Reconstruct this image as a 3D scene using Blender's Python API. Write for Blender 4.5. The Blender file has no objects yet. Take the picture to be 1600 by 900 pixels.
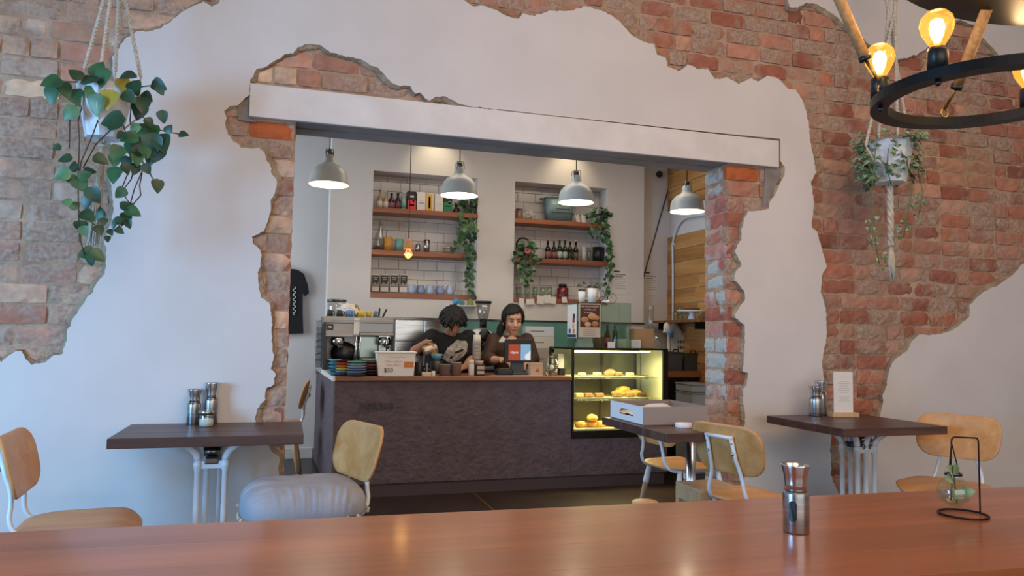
import bpy, bmesh, math, random
import numpy as np
from mathutils import Vector, Matrix, noise
from mathutils.geometry import delaunay_2d_cdt
random.seed(7)
R = math.radians
scene = bpy.context.scene
COL = scene.collection

# ------------------------------------------------------------------ camera
F = 1156.0            # focal length in pixels of a 1600 px wide frame
HC = 1.2              # camera height
_d = np.array([444-800., 520-450., F]); _d /= np.linalg.norm(_d)
_w = np.array([4580-800., 587-450., F]); _w -= _d*np.dot(_w, _d); _w /= np.linalg.norm(_w)
_u = np.cross(_d, _w); _u = -_u if _u[1] > 0 else _u
CM = np.array([_w, _d, _u])
cam_data = bpy.data.cameras.new('camera')
cam_data.sensor_fit = 'HORIZONTAL'; cam_data.sensor_width = 36; cam_data.lens = F/1600*36
cam_data.clip_start = 0.05; cam_data.clip_end = 100
cam = bpy.data.objects.new('camera', cam_data); COL.objects.link(cam)
m3 = Matrix(((CM[0][0], -CM[0][1], -CM[0][2]), (CM[1][0], -CM[1][1], -CM[1][2]), (CM[2][0], -CM[2][1], -CM[2][2])))
cam.matrix_world = Matrix.Translation((0, 0, HC)) @ m3.to_4x4()
scene.camera = cam

def _ray(px, py): return CM @ np.array([px-800., py-450., F])
def PY(px, py, Y):    # the point of the plane y = Y seen at a pixel of the photograph
    r = _ray(px, py); t = Y/r[1]; return Vector((r[0]*t, r[1]*t, r[2]*t+HC))
def PZ(px, py, Z):
    r = _ray(px, py); t = (Z-HC)/r[2]; return Vector((r[0]*t, r[1]*t, r[2]*t+HC))
def PX(px, py, X):
    r = _ray(px, py); t = X/r[0]; return Vector((r[0]*t, r[1]*t, r[2]*t+HC))

# ------------------------------------------------------------------ world, lights, exposure
world = bpy.data.worlds.new('world'); scene.world = world; world.use_nodes = True
bg = world.node_tree.nodes['Background']
bg.inputs[0].default_value = (0.70, 0.82, 1.0, 1); bg.inputs[1].default_value = 0.6
scene.view_settings.view_transform = 'Standard'; scene.view_settings.look = 'None'
scene.view_settings.gamma = 1; scene.view_settings.use_curve_mapping = False
scene.view_settings.exposure = -0.16

def area(name, loc, target, sx, sy, energy, color):
    l = bpy.data.lights.new(name, 'AREA'); l.shape = 'RECTANGLE'; l.size = sx; l.size_y = sy
    l.energy = energy; l.color = color
    o = bpy.data.objects.new(name, l); COL.objects.link(o); o.location = loc
    o.rotation_euler = (Vector(target)-Vector(loc)).to_track_quat('-Z', 'Y').to_euler()
    return o
# daylight through the shop front behind the camera and through the side window at the left
area('shop_front_daylight_fill', (1.3, -2.9, 1.55), (1.8, 4, 1.2), 6.0, 2.3, 112, (1.0, 0.95, 0.91))  # window light, widened to the right as added neutral fill
area('daylight_side_window', (-3.45, 1.1, 1.35), (-1.3, 3.0, -0.4), 1.5, 1.3, 220, (0.22, 0.55, 1.0))
area('daylight_back_room_window', (-1.9, 5.9, 1.7), (2, 6.2, 1.5), 1.6, 1.6, 60, (0.66, 0.82, 1.0))
# warm ceiling lamps of the two rooms
area('ceiling_lamps_front', (2.2, 0.9, 3.9), (2.2, 2.4, 0), 4.2, 1.4, 96, (1.0, 0.67, 0.43))
area('ceiling_lamps_back', (2.0, 5.4, 3.05), (2.0, 5.7, 0), 2.4, 0.7, 22, (1.0, 0.86, 0.70))
def point(name, loc, energy, color, r=0.03):
    l = bpy.data.lights.new(name, 'POINT'); l.energy = energy; l.color = color; l.shadow_soft_size = r
    o = bpy.data.objects.new(name, l); COL.objects.link(o); o.location = loc; return o
def spot(name, loc, target, energy, color, ang=60, blend=0.6):
    l = bpy.data.lights.new(name, 'SPOT'); l.energy = energy; l.color = color; l.spot_size = R(ang); l.spot_blend = blend; l.shadow_soft_size = 0.04
    o = bpy.data.objects.new(name, l); COL.objects.link(o); o.location = loc
    o.rotation_euler = (Vector(target)-Vector(loc)).to_track_quat('-Z', 'Y').to_euler(); return o

# ------------------------------------------------------------------ materials
def lin(c):
    if isinstance(c, str):
        c = [int(c[i:i+2], 16)/255 for i in (0, 2, 4)]
    return tuple((x/12.92 if x <= 0.04045 else ((x+0.055)/1.055)**2.4) for x in c[:3]) + (1,)
MATS = {}
def mat(name, color, rough=0.6, metal=0.0, c2=None, nscale=6, stretch=(1, 1, 1), detail=4, lo=0.35, hi=0.65, bump=0.0, bscale=None, spec=0.5, coat=0.0, bdist=0.01):
    m = bpy.data.materials.new(name); m.use_nodes = True; MATS[name] = m
    nt = m.node_tree; b = nt.nodes['Principled BSDF']
    b.inputs['Base Color'].default_value = lin(color); b.inputs['Roughness'].default_value = rough
    b.inputs['Metallic'].default_value = metal; b.inputs['Specular IOR Level'].default_value = spec
    if coat: b.inputs['Coat Weight'].default_value = coat; b.inputs['Coat Roughness'].default_value = 0.15
    geo = None
    if c2 or bump:
        geo = nt.nodes.new('ShaderNodeNewGeometry')
        mp = nt.nodes.new('ShaderNodeMapping'); mp.inputs['Scale'].default_value = stretch
        nt.links.new(geo.outputs['Position'], mp.inputs['Vector'])
    if c2:
        n = nt.nodes.new('ShaderNodeTexNoise'); n.inputs['Scale'].default_value = nscale; n.inputs['Detail'].default_value = detail
        nt.links.new(mp.outputs[0], n.inputs['Vector'])
        r = nt.nodes.new('ShaderNodeValToRGB'); r.color_ramp.elements[0].position = lo; r.color_ramp.elements[1].position = hi
        r.color_ramp.elements[0].color = lin(color); r.color_ramp.elements[1].color = lin(c2)
        nt.links.new(n.outputs['Fac'], r.inputs['Fac']); nt.links.new(r.outputs['Color'], b.inputs['Base Color'])
    if bump:
        n2 = nt.nodes.new('ShaderNodeTexNoise'); n2.inputs['Scale'].default_value = bscale or nscale*3; n2.inputs['Detail'].default_value = 5
        nt.links.new(mp.outputs[0], n2.inputs['Vector'])
        bp = nt.nodes.new('ShaderNodeBump'); bp.inputs['Strength'].default_value = bump; bp.inputs['Distance'].default_value = bdist
        nt.links.new(n2.outputs['Fac'], bp.inputs['Height']); nt.links.new(bp.outputs['Normal'], b.inputs['Normal'])
    return m
def emit(name, color, strength, base=None):
    m = mat(name, base or color, 0.4); b = m.node_tree.nodes['Principled BSDF']
    b.inputs['Emission Color'].default_value = lin(color); b.inputs['Emission Strength'].default_value = strength
    return m
def glass(name, tint='ffffff', gloss=0.12, rough=0.03, clear=1.0):
    m = bpy.data.materials.new(name); m.use_nodes = True; MATS[name] = m; nt = m.node_tree; nt.nodes.clear()
    o = nt.nodes.new('ShaderNodeOutputMaterial'); t = nt.nodes.new('ShaderNodeBsdfTransparent'); t.inputs[0].default_value = lin(tint)
    g = nt.nodes.new('ShaderNodeBsdfGlossy'); g.inputs['Roughness'].default_value = rough
    mx = nt.nodes.new('ShaderNodeMixShader'); mx.inputs[0].default_value = gloss
    nt.links.new(t.outputs[0], mx.inputs[1]); nt.links.new(g.outputs[0], mx.inputs[2]); nt.links.new(mx.outputs[0], o.inputs[0])
    return m

def wood(name, c1, c2, rough=0.35, along='x', scale=5.0, coat=0.0, c3=None, bump=0.08):
    st = {'x': (0.12, 1.6, 1.6), 'y': (1.6, 0.12, 1.6), 'z': (1.6, 1.6, 0.12)}[along]
    m = bpy.data.materials.new(name); m.use_nodes = True; MATS[name] = m; nt = m.node_tree; b = nt.nodes['Principled BSDF']
    b.inputs['Roughness'].default_value = rough
    if coat: b.inputs['Coat Weight'].default_value = coat; b.inputs['Coat Roughness'].default_value = 0.12
    geo = nt.nodes.new('ShaderNodeNewGeometry'); mp = nt.nodes.new('ShaderNodeMapping'); mp.inputs['Scale'].default_value = st
    nt.links.new(geo.outputs['Position'], mp.inputs['Vector'])
    oi = nt.nodes.new('ShaderNodeObjectInfo'); va = nt.nodes.new('ShaderNodeVectorMath'); va.operation = 'ADD'
    sc = nt.nodes.new('ShaderNodeVectorMath'); sc.operation = 'SCALE'; sc.inputs['Scale'].default_value = 13.0
    cx = nt.nodes.new('ShaderNodeCombineXYZ')
    for i in range(3): nt.links.new(oi.outputs['Random'], cx.inputs[i])
    nt.links.new(cx.outputs[0], sc.inputs[0]); nt.links.new(mp.outputs[0], va.inputs[0]); nt.links.new(sc.outputs[0], va.inputs[1])
    n = nt.nodes.new('ShaderNodeTexNoise'); n.inputs['Scale'].default_value = scale; n.inputs['Detail'].default_value = 6; n.inputs['Distortion'].default_value = 0.6
    nt.links.new(va.outputs[0], n.inputs['Vector'])
    n2 = nt.nodes.new('ShaderNodeTexNoise'); n2.inputs['Scale'].default_value = scale*7; n2.inputs['Detail'].default_value = 3
    nt.links.new(va.outputs[0], n2.inputs['Vector'])
    mx0 = nt.nodes.new('ShaderNodeMath'); mx0.operation = 'MULTIPLY_ADD'; mx0.inputs[1].default_value = 0.35; nt.links.new(n2.outputs['Fac'], mx0.inputs[0])
    sb = nt.nodes.new('ShaderNodeMath'); sb.operation = 'ADD'; sb.inputs[1].default_value = -0.17; nt.links.new(n.outputs['Fac'], sb.inputs[0]); nt.links.new(sb.outputs[0], mx0.inputs[2])
    r = nt.nodes.new('ShaderNodeValToRGB'); e = r.color_ramp.elements
    e[0].position = 0.3; e[0].color = lin(c1); e[1].position = 0.7; e[1].color = lin(c2)
    if c3: k = e.new(0.5); k.color = lin(c3)
    nt.links.new(mx0.outputs[0], r.inputs['Fac'])
    hs = nt.nodes.new('ShaderNodeHueSaturation'); mr = nt.nodes.new('ShaderNodeMapRange')
    mr.inputs['To Min'].default_value = 0.86; mr.inputs['To Max'].default_value = 1.14
    nt.links.new(oi.outputs['Random'], mr.inputs['Value']); nt.links.new(mr.outputs[0], hs.inputs['Value'])
    nt.links.new(r.outputs['Color'], hs.inputs['Color']); nt.links.new(hs.outputs['Color'], b.inputs['Base Color'])
    if bump:
        bp = nt.nodes.new('ShaderNodeBump'); bp.inputs['Strength'].default_value = bump; bp.inputs['Distance'].default_value = 0.004
        nt.links.new(n2.outputs['Fac'], bp.inputs['Height']); nt.links.new(bp.outputs['Normal'], b.inputs['Normal'])
    return m

mat('plaster', 'cbc5c1', 0.75, c2='d2ccc8', nscale=2.2, bump=0.12, bscale=14, bdist=0.006)
mat('render_core', 'a89880', 0.95, c2='8a7660', nscale=12, bump=0.9, bscale=60, bdist=0.012)
mat('cement', '8f8a85', 0.9, c2='7a736c', nscale=9, bump=0.4, bscale=50)
mat('mortar', 'b89e86', 0.95, c2='9a7c64', nscale=5, detail=7, bump=0.9, bscale=45, bdist=0.012)
mat('white_wall', 'd2ccc8', 0.7, c2='dad4cf', nscale=1.6, bump=0.05, bscale=20)
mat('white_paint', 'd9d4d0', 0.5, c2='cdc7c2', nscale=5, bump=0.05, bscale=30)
mat('beam_shade_grey', '8d8d90', 0.55, c2='7d7d80', nscale=5)  # the beam's white paint turned grey, shade put into the colour
mat('floor_concrete', '33261f', 0.32, c2='241a16', nscale=3, bump=0.05, bscale=30)
mat('ceiling_white', 'd5cec6', 0.8)
mat('brass', 'b08d4c', 0.35, 0.9)
mat('dark_gap', '15110f', 0.9)
wood('table_wood', '8f4f2c', 'b0693e', 0.30, 'x', 4, coat=0.35, c3='a15d35', bump=0.03)
wood('walnut', '3b2620', '5d4238', 0.38, 'x', 7, c3='49302a')
wood('ply', 'be8346', 'd4a066', 0.42, 'x', 6, c3='c99258', bump=0.02)
mat('ply_edge', 'a3703d', 0.6, c2='7f5228', nscale=40, stretch=(0.2, 0.2, 4))
wood('leg_wood', 'b08a62', 'cba982', 0.5, 'z', 6, bump=0.03)
wood('shelf_wood', '7c452b', 'a8683f', 0.4, 'x', 7, c3='93563a')
wood('bench_wood', '6e3f27', '94603d', 0.4, 'x', 7)
wood('wall_wood', 'a06a35', 'c99a5c', 0.45, 'y', 5, c3='b88348')
mat('white_metal', 'dfe3e6', 0.35, 0.0, c2='d0d6da', nscale=4)
mat('chrome', 'c9ccd0', 0.18, 1.0)
mat('steel', 'b8b8b6', 0.28, 1.0, c2='9c9c9a', nscale=30, stretch=(0.1, 0.1, 3))
mat('steel_dark', '6d6c6a', 0.3, 1.0)
mat('black_metal', '1c1b1b', 0.45, 0.6)
mat('black_plastic', '141414', 0.4)
mat('dark_grey_plastic', '45494e', 0.55, c2='3d4146', nscale=5)
mat('white_plastic', 'e2e0dc', 0.45)
mat('cushion_linen', 'a2a1a5', 0.95, c2='98989e', nscale=12, bump=0.5, bscale=220, bdist=0.002)
mat('rope', 'cdc4b4', 0.95, c2='b5aa98', nscale=60, bump=0.6, bscale=300, bdist=0.002)
mat('jute', 'b98f5e', 0.95, c2='a0774a', nscale=80, bump=0.6, bscale=300, bdist=0.002)
mat('pot_white', 'dfe4e8', 0.5, c2='d2d8dd', nscale=7)
mat('counter_render', '63575e', 0.85, c2='574c53', nscale=10, bump=0.75, bscale=26, bdist=0.02)
mat('counter_kick', '4c4145', 0.7)
mat('lettering_black', '171416', 0.4)
mat('tile_white', 'd6d2cf', 0.15, c2='ccc7c4', nscale=3)
mat('grout', '8f8a86', 0.9)
mat('teal_wall', '5f938a', 0.4)
mat('leaf_green', '3a6a42', 0.4, c2='254e30', nscale=14)
mat('leaf_dark', '2a4c30', 0.4, c2='1d3824', nscale=14)
mat('leaf_light', '6a8a58', 0.4, c2='436a46', nscale=14)
mat('leaf_variegated', '4c6a44', 0.45, c2='9fae90', nscale=45, lo=0.45, hi=0.62)
mat('leaf_pale', '93a582', 0.4, c2='6c8a62', nscale=40)
mat('leaf_yellow', 'b5942c', 0.45, c2='7f8a35', nscale=20)
mat('stem', '4a3a2a', 0.7)
mat('stem_green', '5a6b3a', 0.6)
mat('soil', '2d211a', 0.95)
mat('skin', 'b98566', 0.55, c2='b07c5e', nscale=10)
mat('skin_pale', 'dcae96', 0.5, c2='d6a68c', nscale=10)
mat('lips', 'a55f52', 0.5)
mat('eye_dark', '1b1412', 0.3)
mat('hair_black', '100d0d', 0.7, c2='1f1a19', nscale=20, stretch=(1, 1, 0.2))
mat('shirt_black', '131317', 0.85, c2='1a1a1f', nscale=14)
mat('shirt_brown', '4c3429', 0.7, c2='402b22', nscale=10)
mat('print_white', 'c9c4bb', 0.8, c2='8d8880', nscale=40)
mat('cotton_black', '17171b', 0.9)
mat('trousers', '24262c', 0.9)
mat('paper', 'd9d4cc', 0.8); mat('paper_grey', 'b9b2aa', 0.8)
mat('cardboard', 'b08a62', 0.8, c2='a07c55', nscale=8)
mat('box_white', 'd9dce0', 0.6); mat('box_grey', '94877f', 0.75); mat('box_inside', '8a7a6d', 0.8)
mat('ink', '3a3634', 0.7); mat('ink_orange', 'c98a6a', 0.7); mat('orange_label', 'c9793c', 0.6)
glass('glass_clear', 'f4fbf8', 0.10); glass('glass_green', 'f0f8f4', 0.07); glass('glass_case', 'fbfdfa', 0.04)
glass('glass_bottle_green', '3c8a5c', 0.16); glass('glass_bulb', 'ffe9b8', 0.08); glass('plastic_clear', 'eceeee', 0.14, 0.12)
emit('bulb_glow', 'ffe0a0', 14, 'ffd080'); emit('bulb_glow_soft', 'ffb060', 9, 'ffd080')
emit('lamp_glow', 'fff0c8', 5.0); emit('case_tube', 'fff2b8', 7.0)
emit('screen_orange', 'd9542a', 0.55, '101010'); emit('screen_blue', '9cc9ee', 0.75, '101010'); emit('screen_white', 'f4f6f8', 0.9, '101010')
mat('lamp_enamel', 'b9bbb4', 0.35, c2='b0b3ac', nscale=3); mat('lamp_inner', 'f2ecd8', 0.5)
mat('cork', 'a9805a', 0.85, c2='94694a', nscale=60)
mat('cream_panel', 'ddd9b0', 0.5)

# brick: the colour of each brick is the object's colour, its alpha says how much old mortar is smeared over it
def brick_material(name, jamb=False, attr=False):
    m = bpy.data.materials.new(name); m.use_nodes = True; MATS[name] = m; nt = m.node_tree; b = nt.nodes['Principled BSDF']
    b.inputs['Roughness'].default_value = 0.92; b.inputs['Specular IOR Level'].default_value = 0.2
    geo = nt.nodes.new('ShaderNodeNewGeometry'); oi = nt.nodes.new('ShaderNodeObjectInfo')
    if attr: oi = nt.nodes.new('ShaderNodeAttribute'); oi.attribute_name = 'brick_colour'
    def nz(scale, det, off=0):
        n = nt.nodes.new('ShaderNodeTexNoise'); n.inputs['Scale'].default_value = scale; n.inputs['Detail'].default_value = det
        mp = nt.nodes.new('ShaderNodeMapping'); mp.inputs['Location'].default_value = (off, off*1.3, off*0.7)
        nt.links.new(geo.outputs['Position'], mp.inputs[0]); nt.links.new(mp.outputs[0], n.inputs['Vector']); return n
    n1 = nz(14, 7); n2 = nz(55, 4, 3.1); n3 = nz(7, 8, 9.4)
    v = nt.nodes.new('ShaderNodeMapRange'); v.inputs['From Min'].default_value = 0.3; v.inputs['From Max'].default_value = 0.7
    v.inputs['To Min'].default_value = 0.82; v.inputs['To Max'].default_value = 1.16; nt.links.new(n1.outputs['Fac'], v.inputs['Value'])
    hs = nt.nodes.new('ShaderNodeHueSaturation'); nt.links.new(oi.outputs['Color'], hs.inputs['Color']); nt.links.new(v.outputs[0], hs.inputs['Value'])
    # smear mask
    ad = nt.nodes.new('ShaderNodeMath'); ad.operation = 'ADD'; nt.links.new(n3.outputs['Fac'], ad.inputs[0])
    sa = nt.nodes.new('ShaderNodeMath'); sa.operation = 'MULTIPLY_ADD'; sa.inputs[1].default_value = 0.6; sa.inputs[2].default_value = -0.30
    nt.links.new(oi.outputs['Alpha'], sa.inputs[0]); nt.links.new(sa.outputs[0], ad.inputs[1])
    rp = nt.nodes.new('ShaderNodeMapRange'); rp.inputs['From Min'].default_value = 0.40; rp.inputs['From Max'].default_value = 0.62
    nt.links.new(ad.outputs[0], rp.inputs['Value'])
    sm = nt.nodes.new('ShaderNodeValToRGB'); sm.color_ramp.elements[0].position = 0.35; sm.color_ramp.elements[1].position = 0.65
    sm.color_ramp.elements[0].color = lin('ad9886'); sm.color_ramp.elements[1].color = lin('957868')
    nt.links.new(n2.outputs['Fac'], sm.inputs['Fac'])
    mx = nt.nodes.new('ShaderNodeMix'); mx.data_type = 'RGBA'
    nt.links.new(rp.outputs[0], mx.inputs['Factor']); nt.links.new(hs.outputs['Color'], mx.inputs['A']); nt.links.new(sm.outputs['Color'], mx.inputs['B'])
    out = mx.outputs['Result']
    if jamb:   # old blue-grey paint and lime left on the jamb face
        n4 = nz(3.6, 5, 4.4); r4 = nt.nodes.new('ShaderNodeMapRange'); r4.inputs['From Min'].default_value = 0.44; r4.inputs['From Max'].default_value = 0.53
        nt.links.new(n4.outputs['Fac'], r4.inputs['Value'])
        sx = nt.nodes.new('ShaderNodeSeparateXYZ'); nt.links.new(geo.outputs['True Normal'], sx.inputs[0])
        fx = nt.nodes.new('ShaderNodeMapRange'); fx.inputs['From Min'].default_value = -0.4; fx.inputs['From Max'].default_value = -0.8
        nt.links.new(sx.outputs['X'], fx.inputs['Value'])
        mu = nt.nodes.new('ShaderNodeMath'); mu.operation = 'MULTIPLY'; nt.links.new(r4.outputs[0], mu.inputs[0]); nt.links.new(fx.outputs[0], mu.inputs[1])
        cr = nt.nodes.new('ShaderNodeValToRGB'); cr.color_ramp.elements[0].position = 0.4; cr.color_ramp.elements[1].position = 0.62
        cr.color_ramp.elements[0].color = lin('a3aeae'); cr.color_ramp.elements[1].color = lin('b8b2a8')
        nt.links.new(n2.outputs['Fac'], cr.inputs['Fac'])
        m2 = nt.nodes.new('ShaderNodeMix'); m2.data_type = 'RGBA'
        nt.links.new(mu.outputs[0], m2.inputs['Factor']); nt.links.new(out, m2.inputs['A']); nt.links.new(cr.outputs['Color'], m2.inputs['B']); out = m2.outputs['Result']
    nt.links.new(out, b.inputs['Base Color'])
    hm = nt.nodes.new('ShaderNodeMath'); hm.operation = 'MULTIPLY_ADD'; hm.inputs[1].default_value = 0.5
    nt.links.new(n2.outputs['Fac'], hm.inputs[0]); nt.links.new(n1.outputs['Fac'], hm.inputs[2])
    bp = nt.nodes.new('ShaderNodeBump'); bp.inputs['Strength'].default_value = 0.5; bp.inputs['Distance'].default_value = 0.010
    nt.links.new(hm.outputs[0], bp.inputs['Height']); nt.links.new(bp.outputs['Normal'], b.inputs['Normal'])
brick_material('brick'); brick_material('brick_jamb', True); brick_material('brick_joined', False, True); brick_material('brick_jamb_joined', True, True)

_simple = {}
def col(hexs, rough=0.6, metal=0.0):
    k = (hexs, rough, metal)
    if k not in _simple: _simple[k] = mat('paint_'+hexs, hexs, rough, metal)
    return _simple[k]
def M(x): return MATS[x] if isinstance(x, str) else x

# ------------------------------------------------------------------ mesh helpers
class MB:
    def __init__(s): s.bm = bmesh.new()
    def _add(s, verts, faces, smooth=False):
        vs = [s.bm.verts.new(v) for v in verts]
        for f in faces:
            try:
                fc = s.bm.faces.new([vs[i] for i in f]); fc.smooth = smooth
            except ValueError: pass
        return s
    def box(s, x0, x1, y0, y1, z0, z1, bev=0.0, seg=2, mtx=None):
        t = bmesh.new()
        v = [t.verts.new(p) for p in ((x0,y0,z0),(x1,y0,z0),(x1,y1,z0),(x0,y1,z0),(x0,y0,z1),(x1,y0,z1),(x1,y1,z1),(x0,y1,z1))]
        for f in ((0,3,2,1),(4,5,6,7),(0,1,5,4),(1,2,6,5),(2,3,7,6),(3,0,4,7)): t.faces.new([v[i] for i in f])
        if bev > 0: bmesh.ops.bevel(t, geom=list(t.edges), offset=bev, segments=seg, affect='EDGES', profile=0.5)
        s._merge(t, mtx); return s
    def _merge(s, t, mtx=None, smooth=False):
        if mtx is not None: bmesh.ops.transform(t, matrix=mtx, verts=t.verts)
        mp = {v: s.bm.verts.new(v.co) for v in t.verts}
        for f in t.faces:
            try: nf = s.bm.faces.new([mp[v] for v in f.verts]); nf.smooth = f.smooth or smooth
            except ValueError: pass
        t.free()
    def cbox(s, c, sx, sy, sz, bev=0.0, rot=None):
        t = Matrix.Translation(c)
        if rot is not None: t = t @ rot.to_4x4()
        return s.box(-sx/2, sx/2, -sy/2, sy/2, -sz/2, sz/2, bev, mtx=t)
    def tube(s, pts, r, n=8, caps=True, smooth=True):
        pts = [Vector(p) for p in pts]; rs = r if isinstance(r, (list, tuple)) else [r]*len(pts)
        verts = []; faces = []; prev = None
        for i, p in enumerate(pts):
            a = pts[max(i-1, 0)]; b = pts[min(i+1, len(pts)-1)]; d = (b-a)
            d = d.normalized() if d.length > 1e-9 else Vector((0, 0, 1))
            if prev is None: u = d.orthogonal().normalized()
            else:
                u = prev - d*prev.dot(d); u = u.normalized() if u.length > 1e-6 else d.orthogonal().normalized()
            prev = u; w = d.cross(u)
            for k in range(n):
                an = 2*math.pi*k/n; verts.append(p + (u*math.cos(an)+w*math.sin(an))*rs[i])
        for i in range(len(pts)-1):
            for k in range(n):
                faces.append((i*n+k, i*n+(k+1) % n, (i+1)*n+(k+1) % n, (i+1)*n+k))
        if caps: faces.append(tuple(range(n))[::-1]); faces.append(tuple((len(pts)-1)*n+k for k in range(n)))
        return s._add(verts, faces, smooth)
    def lathe(s, prof, c=(0, 0, 0), n=24, smooth=True, mtx=None, caps=True):
        verts = []; faces = []; c = Vector(c)
        for r, z in prof:
            for k in range(n):
                a = 2*math.pi*k/n; v = Vector((r*math.cos(a), r*math.sin(a), z))
                verts.append((mtx @ v if mtx is not None else v) + c)
        for i in range(len(prof)-1):
            for k in range(n): faces.append((i*n+k, i*n+(k+1) % n, (i+1)*n+(k+1) % n, (i+1)*n+k))
        if caps and prof[0][0] > 1e-5: faces.append(tuple(range(n))[::-1])
        if caps and prof[-1][0] > 1e-5: faces.append(tuple((len(prof)-1)*n+k for k in range(n)))
        return s._add(verts, faces, smooth)
    def sphere(s, c, rx, ry=None, rz=None, n=16, m=10, mtx=None):
        ry = ry or rx; rz = rz or rx; prof = [(max(math.sin(math.pi*i/m), 1e-6), -math.cos(math.pi*i/m)) for i in range(m+1)]
        t = Matrix.Diagonal((rx, ry, rz)); t = (mtx.to_3x3() @ t) if mtx is not None else t
        return s.lathe(prof, c, n, True, t)
    def ring(s, c, Rr, r, n=40, m=8, mtx=None):
        verts = []; faces = []; c = Vector(c)
        for i in range(n):
            a = 2*math.pi*i/n
            for k in range(m):
                b = 2*math.pi*k/m; v = Vector(((Rr+r*math.cos(b))*math.cos(a), (Rr+r*math.cos(b))*math.sin(a), r*math.sin(b)))
                verts.append((mtx.to_3x3() @ v if mtx is not None else v)+c)
        for i in range(n):
            for k in range(m): faces.append((i*m+k, ((i+1) % n)*m+k, ((i+1) % n)*m+(k+1) % m, i*m+(k+1) % m))
        return s._add(verts, faces, True)
    def prism(s, poly, fn0, fn1):   # polygon in 2-D, two maps to 3-D
        n = len(poly); verts = [fn0(*p) for p in poly]+[fn1(*p) for p in poly]
        faces = [tuple(range(n)), tuple(range(2*n-1, n-1, -1))]+[(i, (i+1) % n, n+(i+1) % n, n+i)[::-1] for i in range(n)]
        return s._add(verts, faces)
    def slab(s, outline, fn, thick, edge=0.15):   # rounded sheet: fn(u, v, t) -> point, t across the thickness
        n = len(outline); rings = [1.0, 0.985, 0.9, 0.7, 0.45, 0.2]; verts = []; faces = []
        order = [(r, 1) for r in reversed(rings[1:])] + [(1.0, 1-edge), (1.0, edge)] + [(r, 0) for r in rings[1:]]
        for sc, t in order:
            for (u, v) in outline: verts.append(fn(u*sc, v*sc, t*thick))
        for i in range(len(order)-1):
            for k in range(n): faces.append((i*n+k, i*n+(k+1) % n, (i+1)*n+(k+1) % n, (i+1)*n+k)[::-1])
        faces.append(tuple(range(n))); faces.append(tuple((len(order)-1)*n+k for k in range(n))[::-1])
        return s._add(verts, faces, True)
    def mesh(s, name):
        bmesh.ops.recalc_face_normals(s.bm, faces=s.bm.faces)
        me = bpy.data.meshes.new(name); s.bm.to_mesh(me); s.bm.free(); return me
    def build(s, name, m, parent=None, label=None):
        return link(name, s.mesh(name), m, parent, label)

def link(name, me, m, parent=None, label=None):
    if m is not None: me.materials.clear(); me.materials.append(M(m))
    o = bpy.data.objects.new(name, me); COL.objects.link(o)
    if parent is not None:
        o.parent = parent; o.matrix_parent_inverse = root_matrix(parent).inverted()
    if label: o['label'] = label
    return o
def root_matrix(o):
    m = o.matrix_basis.copy()
    return (root_matrix(o.parent) @ o.matrix_parent_inverse @ m) if o.parent else m
def tag(o, label, cat, group=None):
    o['label'] = label; o['category'] = cat
    if group: o['group'] = group
    return o
def struct(o): o['kind'] = 'structure'; return o
def thing(name, label, cat, loc=(0, 0, 0), rz=0.0, group=None):
    o = bpy.data.objects.new(name, None); COL.objects.link(o); o.empty_display_size = 0.05
    o.location = loc; o.rotation_euler = (0, 0, rz)
    return tag(o, label, cat, group)
def copy_tree(o, parent=None):
    c = o.copy(); COL.objects.link(c)
    if parent is not None: c.parent = parent
    for ch in list(o.children): copy_tree(ch, c)
    return c
def local(o, name, mb, m, label=None):   # a part whose mesh is given in the thing's own coordinates
    c = link(name, mb.mesh(name), m, None, label); c.parent = o; return c
def rrect(w, h, r, n=6):
    pts = []
    for cx, cy, a0 in ((w/2-r, h/2-r, 0), (-w/2+r, h/2-r, 90), (-w/2+r, -h/2+r, 180), (w/2-r, -h/2+r, 270)):
        for k in range(n+1): a = R(a0+90*k/n); pts.append((cx+r*math.cos(a), cy+r*math.sin(a)))
    return pts
def text_mesh(body, size, mtx, extrude=0.001, spacing=1.0, bold=0.0):
    cu = bpy.data.curves.new('text', 'FONT'); cu.body = body; cu.size = size; cu.extrude = extrude; cu.space_character = spacing
    cu.resolution_u = 3; cu.offset = bold; cu.align_x = 'CENTER'; cu.align_y = 'CENTER'
    o = bpy.data.objects.new('text', cu); COL.objects.link(o); dg = bpy.context.evaluated_depsgraph_get()
    me = bpy.data.meshes.new_from_object(o.evaluated_get(dg)); bpy.data.objects.remove(o); bpy.data.curves.remove(cu)
    me.transform(mtx); return me
def facing_mtx(loc, normal):   # +z of the local frame along normal, +y upwards
    z = Vector(normal).normalized(); x = Vector((0, 0, 1)).cross(z).normalized(); y = z.cross(x)
    return Matrix.Translation(loc) @ Matrix((x, y, z)).transposed().to_4x4()
FRONT = (0, -1, 0)
def bez(p0, p1, p2, n=8):
    p0, p1, p2 = Vector(p0), Vector(p1), Vector(p2)
    return [p0*(1-t)**2+p1*2*t*(1-t)+p2*t*t for t in [i/n for i in range(n+1)]]

#__PART2__

mat('machine_steel', '8f8982', 0.38, 0.85, c2='7a746e', nscale=14, stretch=(0.2, 1, 2))
emit('bulb_frost', 'ffb84a', 1.6, 'ffd080')

def warm_bulb():   # amber glass that glows
    m = glass('bulb_warm', 'ffe6a8', 0.06); nt = m.node_tree; o = [n for n in nt.nodes if n.type == 'OUTPUT_MATERIAL'][0]; src = o.inputs[0].links[0].from_socket
    e = nt.nodes.new('ShaderNodeEmission'); e.inputs[0].default_value = lin('ffc050'); e.inputs[1].default_value = 0.55
    a = nt.nodes.new('ShaderNodeAddShader'); nt.links.new(src, a.inputs[0]); nt.links.new(e.outputs[0], a.inputs[1]); nt.links.new(a.outputs[0], o.inputs[0])
warm_bulb()
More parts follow.
